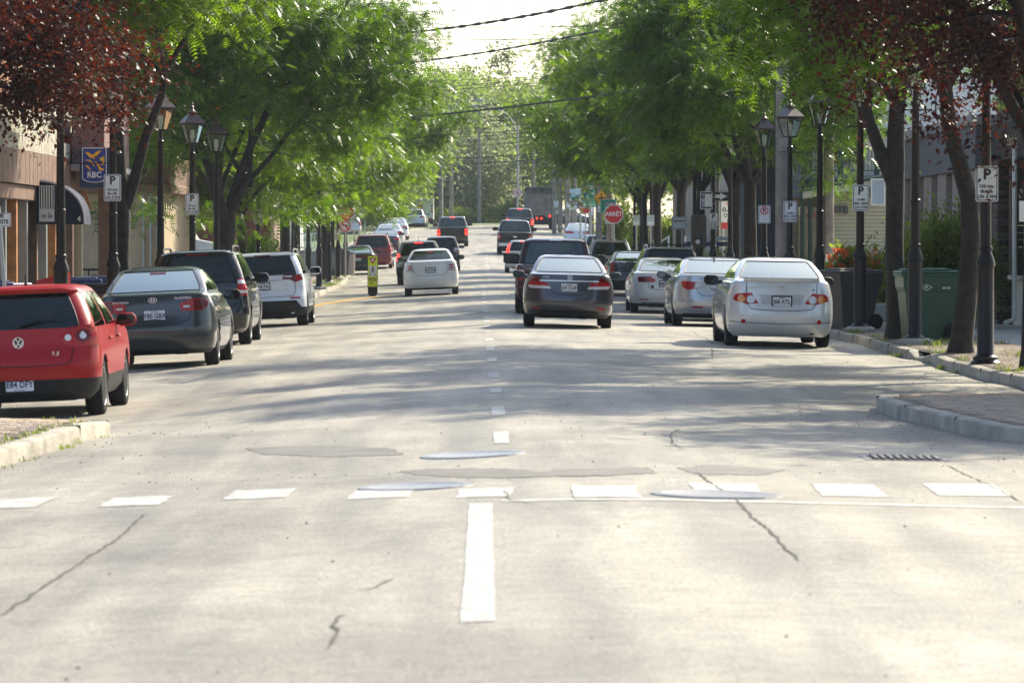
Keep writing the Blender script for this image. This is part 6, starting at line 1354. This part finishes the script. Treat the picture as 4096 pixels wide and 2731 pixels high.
# shop board, stop signs, route signs
o = thing('shop_sign_board', 'white letter board with black text and red footer by the trees', 'sign', (wx(2930, 150), 150, sz(9, 150)))
zc = wz(860, 150) - o.location.z
panel(o, .85, .95, .02, zc + .05); panel(o, .85, .24, .01, zc - .40, SRED, -.004, name='footer')
for i, t in enumerate(('OF  E', 'ELOCAT', 'OUV EE', 'FFRE')): letters(t, .2, SRED if i == 0 else INK, o, 0, -.006, zc + .40 - .21 * i, .004)
letters('Fin de', .13, WHT, o, .1, -.008, zc - .44, .002); letters('Sem', .10, WHT, o, .2, -.008, zc - .34, .002)
for sx in (-.35, .35): MB().tube([(sx, .06, 0), (sx, .06, zc + .4)], .04, 8).build('post', STEEL, o)
def octo(r_, cz=0.): return [(r_ * math.cos(R(22.5 + 45 * i)), cz + r_ * math.sin(R(22.5 + 45 * i))) for i in range(8)]
def stopsign(x, d, zc, label, back=False):
    o = thing('stop_sign', label, 'sign', (x, d, sz(x, d))); zc -= o.location.z
    MB().tube([(0, .05, 0), (0, .05, zc + .35)], .035, 8).build('post', STEEL, o)
    MB().prism(octo(.40, zc), 0, .006).build('panel', SRED, o); MB().ring(octo(.40, zc), octo(.37, zc), -.002, 0).build('border', WHT, o)
    if not back: letters('ARRÊT', .24, WHT, o, 0, -.006, zc, .004, .92)
stopsign(wx(2455, 158), 158, wz(857, 158), 'red octagonal stop sign reading ARRET, leaves in front of one edge')
stopsign(wx(2342, 225), 225, wz(829, 225), 'red octagonal stop sign partly hidden behind the green arrow plates')
o = thing('warning_sign', 'amber diamond crossroads sign on a wooden pole', 'sign', (wx(2405, 196), 195.7, wz(793, 196)))
a = .40; MB().prism([(0, -a), (a, 0), (0, a), (-a, 0)], 0, .006).build('panel', SYEL, o); MB().prism(R_(-.03, .03, -.24, .24), -.004, 0).prism([(-.16, -.03), (.16, -.03), (.16, .03), (-.16, .03)], -.0045, 0).build('symbol', INK, o)
def route(name, label, px, py, d, w_, h_, mat, txt, ts, arrow=0):
    o = thing(name, label, 'sign', (wx(px, d), d - .12, wz(py, d)), 0, 'route signs on the poles'); panel(o, w_, h_, .04, 0, mat); frame(o, w_, h_, .04, 0, .012, .01, WHT)
    if txt: letters(txt, ts, WHT, o, 0, -.006, 0, .003)
    if arrow: MB().prism([(arrow * .28, 0), (arrow * .08, .11), (arrow * .08, .03), (-arrow * .28, .03), (-arrow * .28, -.03), (arrow * .08, -.03), (arrow * .08, -.11)], -.005, 0).build('arrow', WHT, o)
    return o
dS = 208
route('route_sign', 'green 205 route number sign', 2365, 775, dS, .36, .50, SGRN, '205', .2)
route('route_sign', 'green blank bordered route plate above the 205 plate', 2362, 735, dS, .36, .24, SGRN, None, .1)
route('route_sign', 'green NORD plate left of the SUD plate', 2347, 800, dS + .3, .42, .26, SGRN, 'NORD', .15)
route('route_sign', 'green SUD plate right of the NORD plate', 2382, 799, dS + .3, .42, .26, SGRN, 'SUD', .15)
route('route_sign', 'green plate with arrow pointing left', 2347, 819, dS + .6, .42, .26, SGRN, None, .1, -1)
route('route_sign', 'green plate with arrow pointing right', 2382, 819, dS + .6, .42, .26, SGRN, None, .1, 1)
route('route_sign', 'blue service plate beside the 205 sign', 2342, 780, dS + .9, .22, .24, SBLU, None, .1)
route('route_sign', 'large green direction sign behind the stop sign', 2432, 825, 176, .7, .6, SGRN, '20', .25)
route('street_name_sign', 'navy street name plate reading SAIN behind leaves', 2440, 818, 172, .45, .2, SNAV, 'SAIN', .14)
tag(MB().tube([(wx(2364, dS), dS + 1.0, sz(7.9, dS)), (wx(2364, dS), dS + 1.0, wz(715, dS))], .05, 8).build('sign_post', STEEL), 'steel post carrying the green route signs', 'post')
# green ring permit signs
for px, d in ((2545, 166), (2578, 184), (2602, 159)):
    o = thing('permit_sign', 'white sign with a green ring among the lantern posts', 'sign', (wx(px, d), d - .1, wz(882, d)), 0, 'green ring parking signs'); panel(o, .30, .44, .03, 0); frame(o, .30, .44, .03, 0)
    MB().ring(circ(.11, 0, .07, 24), circ(.085, 0, .07, 24), -.004, 0).build('ring', SGRN, o); letters('P', .13, INK, o, 0, -.005, .07, .004)
    MB().tube([(0, .06, .2), (0, .06, sz(o.location.x, d) - o.location.z)], .03, 6).build('post', STEEL, o)
o = thing('lane_sign', 'white board with black dashes behind the drooping leaves', 'sign', (wx(2718, 134), 134, wz(892, 134)))
panel(o, .52, .42, .02, 0); frame(o, .52, .42, .02, 0); MB().prism(R_(-.2, .2, .05, .08), -.004, 0).build('symbol', INK, o); MB().tube([(.1, .05, .2), (.1, .05, sz(o.location.x, 134) - o.location.z)], .03, 6).build('post', STEEL, o)
# yellow pedestrian sign standing in the lane
def pedsign(x, d, lab, full=True):
    o = thing('pedestrian_sign', lab, 'sign', (x, d, gz(x, d)))
    MB().prism([(-.10, 0), (.10, 0), (.12, .05), (.16, .10), (.16, .32), (-.16, .32), (-.16, .10), (-.12, .05)], -.03, .03).build('base', TRIM, o)
    MB().prism(rrect(.33, 1.02, .015, 0, .82), -.02, .02).build('panel', SNEON, o); MB().ring(rrect(.34, 1.03, .02, 0, .82), rrect(.315, 1.005, .015, 0, .82), -.026, .026).build('border', TRIM, o)
    if full:
        MB().prism([(-.13, 1.27), (.13, 1.27), (0, 1.05)], -.024, -.02).build('yield_triangle', SRED, o); MB().prism([(-.065, 1.235), (.065, 1.235), (0, 1.12)], -.026, -.02).build('yield_centre', WHT, o)
        MB().prism(rrect(.25, .34, .01, 0, .83), -.024, -.02).build('pictogram_panel', SGN, o)
        MB().prism(circ(.022, 0, .965, 12), -.028, -.02).prism([(-.03, .935), (.03, .935), (.025, .86), (.06, .775), (.035, .77), (0, .85), (-.04, .77), (-.06, .78), (-.02, .86)], -.028, -.02).prism([(-.11, .69), (-.11, .74), (-.04, .70)], -.028, -.02).prism([(.11, .69), (.11, .74), (.04, .70)], -.028, -.02).build('walking_figure', INK, o)
        letters('PRIORITÉ', .075, INK, o, 0, -.024, .60, .002, .85); letters('PIÉTONS', .075, INK, o, 0, -.024, .53, .002, .9); MB().prism(R_(-.13, .13, .475, .483), -.024, -.02).build('rule', INK, o)
        MB().prism([(-.12, .39), (-.10, .38), (-.02, .43), (-.04, .445)], -.024, -.02).prism([(-.05, .40), (0, .43), (-.02, .46), (-.07, .43)], -.0245, -.02).build('gavel', INK, o); letters('100 $', .05, INK, o, .08, -.024, .385, .0015)
    else: MB().prism([(-.1, 1.2), (.1, 1.2), (0, 1.0)], -.024, -.02).build('yield_triangle', SRED, o)
x, d = onground(1491, 1185); pedsign(x, d, 'tall fluorescent yellow pedestrian priority sign standing on the road')
pedsign(wx(1760, 352), 352, 'tiny fluorescent yellow sign on the road at the far lawn', False)
# no left turn sign and stop sign by the left posts
o = thing('no_left_turn_sign', 'white square sign with a red ring over a bent arrow', 'sign', (wx(1382, 176), 176, sz(-6, 176)))
zc = wz(905, 176) - o.location.z; panel(o, .5, .5, .02, zc); MB().ring(circ(.24, 0, zc, 28), circ(.185, 0, zc, 28), -.006, 0).prism([(-.17, zc + .13), (-.13, zc + .17), (.17, zc - .13), (.13, zc - .17)], -.0055, 0).build('ring', SRED, o)
MB().prism([(.06, zc - .14), (.1, zc - .14), (.1, zc + .06), (-.06, zc + .06), (-.06, zc + .1), (-.14, zc + .04), (-.06, zc - .02), (-.06, zc + .02), (.06, zc + .02)], -.004, 0).build('arrow', INK, o); MB().tube([(0, .05, 0), (0, .05, zc + .6)], .035, 8).build('post', STEEL, o)
MB().prism(octo(.36, zc + .6), -.001, .006).build('stop_panel', SRED, o); letters('ARRÊT', .2, WHT, o, 0, -.005, zc + .6, .003)
o = thing('no_turn_sign', 'white square no u turn sign on a thin steel pole beside the dump truck', 'sign', (wx(2070, 300), 300, prof(300)))
zc = wz(772, 300) - o.location.z; panel(o, .6, .6, .02, zc); MB().ring(circ(.27, 0, zc, 24), circ(.215, 0, zc, 24), -.006, 0).prism([(-.19, zc + .15), (-.15, zc + .19), (.19, zc - .15), (.15, zc - .19)], -.0055, 0).build('ring', SRED, o)
MB().prism([(.05, zc - .15), (.09, zc - .15), (.09, zc + .1), (-.09, zc + .1), (-.09, zc - .03), (-.14, zc - .03), (-.07, zc - .13), (0, zc - .03), (-.05, zc - .03), (-.05, zc + .06), (.05, zc + .06)], -.004, 0).build('arrow', INK, o)
MB().tube([(0, .06, 0), (0, .06, wz(500, 300) - o.location.z)], .07, 8).build('post', STEEL, o)
# shop sign at the left frame edge on a leaning steel post
o = thing('restriction_sign', 'white sign ending in the letters DITE on a leaning steel post', 'sign', (wx(12, 58), 58, sz(-7, 58)))
zc = wz(880, 58) - o.location.z; panel(o, .42, .20, .015, zc, x=-.085); frame(o, .42, .20, .015, zc, .006, .008, x=-.085); letters('INTERDITE', .085, INK, o, -.085, -.005, zc - .03, .002, .85); letters('ENTRÉE', .07, INK, o, -.085, -.005, zc + .055, .002, .85)
MB().tube([(.10, .04, 0), (-.06, .04, zc + .2)], .03, 8).build('post', STEEL, o)
# far parking plates on wooden poles
WOOD = M('pole_wood', (.25, .22, .185), .9, var=.35, vs=3, bump=.8, bs=30); WOODD = M('pole_wood_dark', (.16, .13, .10), .9, var=.3, vs=3, bump=.6, bs=30)
def upole(px, d, r_, top, label, arm=False, mat=WOOD, x=None, tr_=False):
    x = wx(px, d) if x is None else x
    o = thing('utility_pole', label, 'utility pole', (x, d, sz(x, d) - .1), 0, 'wooden utility poles')
    MB().tube([(0, 0, 0), (.01, 0, 2), (.0, 0, top * .5), (.02, 0, top)], [r_, r_ * .97, r_ * .86, r_ * .65], 14).build('shaft', mat, o, 60)
    if arm:
        for z in (top - .5, top - 1.4): MB().box((0, -.1, z), (2.2, .1, .12)).build('crossarm', WOODD, o)
        for sx in (-.95, -.5, .5, .95): MB().lathe([(.03, 0), (.05, .05), (.03, .1), (.05, .14), (0, .18)], 8, (sx, -.1, top - .44)).build('insulator', LENS, o, 40)
    if tr_: MB().lathe([(0, 0), (.24, .03), (.26, .1), (.26, .8), (.2, .9), (0, .92)], 14, (-.35, -.1, top - 3.2)).build('transformer', STEEL, o, 40)
    MB().tube([(-r_, -.03, .3), (-r_ * .95, -.03, top * .6)], .012, 5).build('ground_wire', WIREM, o)
    return o
upole(3127, 90.5, .165, 12, 'thick grey wooden utility pole beside the sedan with a spoiler', True, tr_=True)
upole(3316, 104, .13, 11, 'slimmer grey wooden utility pole in front of the cream siding', True)
for px, d, lb in ((2396, 196, 'wooden pole carrying the amber crossroads sign'), (2436, 185, 'wooden pole with a white tag left of the stop sign'), (2270, 262, 'wooden pole behind the old silver sedan with a parking plate'), (2296, 268, 'wooden pole with banner near the blue plate'), (2217, 292, 'wooden pole right of the dump truck with a parking plate'), (2240, 300, 'wooden pole with a black base right of the dump truck'), (2365, 232, 'wooden pole behind the green route signs'), (1762, 340, 'wooden pole with orange band beside the mail van'), (1805, 352, 'pale tall pole on the far lawn'), (1917, 368, 'wooden pole with orange band on the far lawn'), (2205, 330, 'wooden pole behind the dump truck bed'), (2133, 345, 'wooden pole left of the dump truck bed'), (2860, 140, 'wooden pole behind the bus stop panel')):
    upole(px, d, .16 if d < 250 else .18, 10.5, lb, d > 200 and px > 2100)
for px, py, d, lb in ((2402, 828, 196, 'parking plate below the amber diamond'), (2363, 843, 232, 'parking plate on the pole behind the arrow plates'), (2432, 873, 185, 'parking plate on the pole left of the stop sign'), (2275, 823, 262, 'parking plate behind the old silver sedan'), (2298, 824, 268, 'parking plate beside the small purple bus panel'), (2224, 816, 292, 'parking plate right of the dump truck'), (1460, 842, 222, 'parking plate on a thin post over the left lawn'), (1417, 870, 205, 'parking plate on a thin post by the left lamp posts')):
    s_ = psign(wx(px, d), d, wz(py, d), 'small white ' + lb, 0, .34, .52, 'parking signs on posts', -.2, False); MB().box((0, 0, -.1), (.22, .004, .02)).box((0, 0, -.16), (.24, .004, .02)).build('fine_print', INK, s_, loc=(0, -.003, 0))
    if px < 1500: MB().tube([(0, .03, .2), (0, .03, sz(wx(px, d), d) - wz(py, d))], .03, 6).build('post', STEEL, s_)
o = thing('bus_stop_panel', 'small purple and white bus panel by the far poles', 'sign', (wx(2316, 262), 262, wz(821, 262))); panel(o, .36, .5, .02, 0); panel(o, .13, .42, .01, 0, SPUR, -.004, -.08, 'route_box'); MB().box((-.25, .05, 0), (.3, .03, .03)).build('bracket', STEEL, o)
o = thing('pole_banner', 'teal and pale banner hanging from a pole', 'banner', (wx(2300, 240), 240, wz(778, 240))); panel(o, .6, .5, .01, .1, M('banner_sky', (.45, .6, .68), .6)); panel(o, .6, .16, .01, -.2, M('banner_teal', (.05, .30, .28), .6), -.003); MB().box((.0, .03, .36), (.7, .04, .04)).build('arm', STEEL, o)
MB().tube([(.33, .05, .4), (.33, .05, sz(wx(2300, 240), 240) - wz(778, 240))], .05, 6).build('post', STEEL, o)
# cobra head street lights at the far bend
for px, d, py, sx, lb in ((2072, 318, 500, -1, 'steel street light with long arm reaching over the far road'), (1768, 352, 470, 1, 'steel street light standing left of the far road')):
    o = thing('cobra_street_light', lb, 'street lamp', (wx(px, d), d, prof(d))); hh = wz(py, d) - prof(d)
    MB().tube([(0, 0, 0), (0, 0, hh)], [.11, .07], 8).build('pole', STEEL, o, 40); MB().tube([(0, 0, hh - .3), (sx * .9, 0, hh + .9), (sx * 2.0, 0, hh + 1.4), (sx * 3.0, 0, hh + 1.5)], .04, 6).build('arm', STEEL, o, 60)
    MB().box((sx * 3.3, 0, hh + 1.48), (.8, .3, .16), bev=.06).build('lamp_head', STEEL, o); MB().lathe([(0, -.1), (.12, -.06), (.14, 0)], 10, (sx * 3.35, 0, hh + 1.41)).build('lens', LENS, o, 50)
# ------------------------------------------------------------------ bins, boxes, small things
def wheelie(x, d, rz, label, mat, lidm, sc=1., grp=None, tags=()):
    o = thing('wheelie_bin', label, 'bin', (x, d, sz(x, d)), rz, grp); o.scale = (sc,) * 3
    b = MB(); A = [(-.25, -.34, .03), (.25, -.34, .03), (.25, .26, .03), (-.25, .26, .03)]; B = [(-.285, -.40, .72), (.285, -.40, .72), (.285, .40, .72), (-.285, .40, .72)]; C = [(-.30, -.43, .80), (.30, -.43, .80), (.30, .44, .80), (-.30, .44, .80)]; D = [(-.31, -.44, 1.0), (.31, -.44, 1.0), (.31, .45, 1.0), (-.31, .45, 1.0)]
    vs = A + B + C + D; fs = [(3, 2, 1, 0)] + [(k * 4 + i, k * 4 + (i + 1) % 4, k * 4 + 4 + (i + 1) % 4, k * 4 + 4 + i) for k in range(3) for i in range(4)]
    b.add(vs, fs); b.box((0, 0, .985), (.66, .93, .045), bev=.012); b.build('body', mat, o)
    l = MB().box((0, -.02, 1.03), (.64, .90, .04), bev=.015).box((0, -.05, 1.065), (.5, .70, .035), bev=.015).tube([(-.28, .47, 1.03), (.28, .47, 1.03)], .02, 8); l.build('lid', lidm, o)
    MB().tube([(-.22, .5, .97), (.22, .5, .97)], .016, 8).box((-.22, .47, .96), (.03, .1, .05)).box((.22, .47, .96), (.03, .1, .05)).build('handle', mat, o)
    for sx in (-1, 1): MB().lathe([(0, -.03), (.12, -.03), (.135, -.02), (.135, .02), (.12, .03), (0, .03)], 20, (sx * .29, .33, .135), 'x').build('wheel', RUB, o, 40)
    return o
GBIN = M('bin_green', (.012, .06, .028), .5, var=.15, vs=3); GBL = M('bin_green_lid', (.015, .085, .05), .45, var=.12); GREY = M('bin_grey', (.045, .048, .052), .5, var=.15, vs=3); BBIN = M('bin_blue', (.012, .04, .16), .5, var=.15, vs=3); BBB = M('bin_black', (.02, .021, .022), .5, var=.15); GB2 = M('bin_leaf_green', (.03, .10, .035), .5, var=.15)
o = wheelie(7.32, 65.0, R(-84), 'large dark green wheelie bin with a white diamond logo', GBIN, GBL, 1.08)
e = MB().ring([(0, .05), (.09, 0), (0, -.05), (-.09, 0)], [(0, .042), (.076, 0), (0, -.042), (-.076, 0)], 0, .002); e.xform(Matrix.Translation((.304, -.08, .80)) @ Matrix.Rotation(R(90), 4, 'Z')).build('logo', WHT, o)
letters('IPL', .045, WHT, o, .306, -.08, .80, .001, 1., 'logo', R(90)); letters('001320', .04, WHT, o, .306, .22, .79, .001, 1., 'lettering', R(90))
o = wheelie(6.98, 74.6, R(-62), 'dark grey wheelie bin behind the lantern post with a parking sign', GREY, GREY, 1.05)
wheelie(6.7, 76.0, R(10), 'mid green wheelie bin tucked behind the grey bin', GB2, GBIN, 1.0)
wheelie(wx(320, 77), 77, R(20), 'blue recycling bin by the iron railing', BBIN, BBIN, 1.0)
wheelie(wx(395, 79), 79, R(12), 'second blue recycling bin beside the iron railing, next to the post', BBIN, BBIN, 1.0)
wheelie(wx(385, 73.5), 73.5, R(5), 'black bin standing in front of the blue recycling bins', BBB, BBB, .93)
wheelie(wx(45, 66), 66, R(-20), 'blue recycling bin by the leaning steel post', BBIN, BBIN, 1.0)
wheelie(wx(-25, 68), 68, R(0), 'blue recycling bin partly out of view beside the shop window', BBIN, BBIN, 1.0)
wheelie(wx(1360, 181), 181, R(15), 'dark wheelie bin behind the left lantern posts', GREY, GREY, 1.1); wheelie(wx(1338, 184), 184, R(10), 'blue wheelie bin by the porch beyond the left lantern posts', BBIN, BBIN, 1.15)
wheelie(-6.0, 296, R(0), 'green wheelie bin on the kerb beside the parked white cars', GB2, GB2, 1.1); wheelie(wx(1535, 286), 286, R(0), 'dark green wheelie bin on the far drive', GBIN, GBIN, 1.1); wheelie(wx(2530, 150), 150, R(30), 'dark green bin among the right lantern posts', GBIN, GBL, 1.1)
o = thing('litter_bin', 'pale ribbed litter bin beside the dark green sedan', 'bin', (wx(1398, 184), 184, sz(-6.1, 184)))
MB().lathe([(.24, 0), (.25, .05), (.27, .95), (.29, .96), (.29, 1.02), (.2, 1.04), (0, 1.05)], 14).build('body', M('litter_beige', (.45, .40, .34), .6), o, 40); MB().lathe([(.295, .97), (.295, 1.0), (.2, 1.06), (0, 1.06)], 14).build('lid', TRIM, o, 40)
# red mail box
o = thing('letter_box', 'red street letter box with white round logo', 'letter box', (wx(215, 69), 69, sz(-7.3, 69)), R(0)); PR_ = M('post_box_red', (.5, .012, .015), .4, coat=.4, var=.08)
m = MB(); pts = [(-.27, .12), (.27, .12), (.27, 1.22), (-.27, 1.08)]; m.prism(pts, -.24, .24).build('body', PR_, o); MB().box((0, 0, .07), (.46, .42, .14)).build('base', TRIM, o)
MB().ring(circ(.115, .06, .74, 24), circ(.105, .06, .74, 24), -.245, -.238).prism([(-.02, .74), (.03, .77), (.05, .82), (.075, .77), (.14, .76), (.09, .72), (.06, .74)], -.245, -.238).prism(R_(.0, .13, .68, .70), -.245, -.238).build('logo', WHT, o)
o = thing('red_marker_post', 'red flat post at the edge of the far drive', 'post', (wx(1564, 276), 276, prof(276) + .1)); MB().box((0, 0, 1.0), (.34, .12, 2.0), bev=.03).build('panel', SRED, o)
o = thing('stone_pillar', 'grey rough stone pillar behind the left lantern posts', 'pillar', (wx(1206, 146), 146, sz(-6.4, 146))); MB().box((0, 0, .65), (.26, .26, 1.3), bev=.03).build('shaft', CONC, o); MB().box((0, 0, 1.33), (.32, .32, .08), bev=.02).build('cap', CONC, o)
o = thing('split_rail_fence', 'low split rail fence on the left lawn', 'fence', (-9.3, 318, prof(318) + .13))
for k in range(4): MB().box((-.2 + k * 1.5, k * .5, .6), (.14, .14, 1.2), bev=.02).build('post', WOODD, o)
for z in (.45, .85): 
    for k in range(3): MB().tube([(-.2 + k * 1.5, k * .5, z), (1.3 + k * 1.5, k * .5 + .5, z)], .06, 6).build('rail', WOODD, o)
# ivy covered notice on the plum trunk
o = tag(MB().box((6.95, 50.55, 2.05), (.2, .008, .26)).build('paper_notice', SGN), 'white paper notice stapled to the dark plum trunk', 'notice')
o = tag(MB().box((wx(3316, 104) - .09, 103.80, wz(1040, 104)), (.13, .01, .3)).build('paper_notice', SGN), 'white strip tacked to the slimmer wooden pole', 'notice')
# ------------------------------------------------------------------ overhead cables
def cable(x0, y0, x1, y1, d0, d1, r_, label, sag=.0, twist=False, name='overhead_cable', ext=.35):
    """pixel ends (of the 2352 px view) at distances d0, d1; runs on past both ends to poles hidden by the crowns"""
    ax, az, bx, bz = wx(x0 * OV, d0), wz(y0 * OV, d0), wx(x1 * OV, d1), wz(y1 * OV, d1)
    P = []
    for i in range(29):
        t = -ext + (1 + 2 * ext) * i / 28
        P.append((ax + (bx - ax) * t, d0 + (d1 - d0) * t, az + (bz - az) * t - sag * 4 * t * (1 - t)))
    r_ *= 1.15
    m = MB().tube(P, r_, 5)
    if twist:
        for ph in (0, PI): m.tube([(p[0], p[1] + r_ * 1.5 * math.cos(i * 1.9 + ph), p[2] + r_ * 1.5 * math.sin(i * 1.9 + ph)) for i, p in enumerate(P)], r_ * .7, 5)
    return tag(m.build(name, WIREM), label, 'cable', 'overhead cables crossing the street')
L_ = 'thin black overhead cable crossing the street'
cable(1000, 70, 1340, 12, 118, 104, .022, 'thick twisted black cable bundle crossing the top of the sky', .05, True)
cable(975, 141, 1300, 88, 122, 108, .016, 'twisted black cable bundle crossing below the thickest one', .04, True)
cable(985, 266, 1372, 221, 128, 118, .026, 'thick straight black cable in front of the far trees', .03)
for a, b, c, d_, e, f, r_ in ((975, 11, 1290, 1, 150, 140, .008), (960, 28, 1300, 16, 130, 118, .007), (985, 65, 1500, 57, 125, 112, .008), (970, 93, 1380, 88, 145, 135, .007), (960, 94, 1640, 82, 160, 150, .010), (985, 122, 1330, 62, 140, 125, .008), (880, 130, 1500, 104, 170, 155, .009), (965, 138, 1330, 128, 190, 180, .008), (950, 165, 1300, 138, 165, 150, .008), (900, 190, 1220, 178, 230, 220, .012), (820, 222, 1330, 184, 175, 160, .011), (830, 219, 1340, 170, 180, 165, .010)):
    cable(a, b, c, d_, e, f, r_, L_, .03)
L2_ = 'thin dark cable in front of the trees at the street end'
for k, (ya, yb_) in enumerate(((256, 224), (276, 258), (287, 268), (297, 283), (308, 296), (318, 301), (327, 312), (338, 322), (350, 330), (364, 352), (378, 366), (392, 372))):
    cable(960, ya, 1240, yb_, 260 + k * 3, 250 + k * 3, .017 if k not in (9, 10) else .03, L2_, .12, ext=.15)
# ------------------------------------------------------------------ air
hz = MB().box((0, 1230, 15), (1900, 2640, 36)).build('haze', None); hz['kind'] = 'stuff'; tag(hz, 'thin summer haze in the air along the street', 'haze')
hm = bpy.data.materials.new('haze_air'); hm.use_nodes = True; t = hm.node_tree; t.nodes.clear()
vo = t.nodes.new('ShaderNodeVolumePrincipled'); vo.inputs['Color'].default_value = (.82, .90, .97, 1); vo.inputs['Density'].default_value = .0002; vo.inputs['Anisotropy'].default_value = .0
mo = t.nodes.new('ShaderNodeOutputMaterial'); t.links.new(vo.outputs[0], mo.inputs['Volume']); hz.data.materials.append(hm)
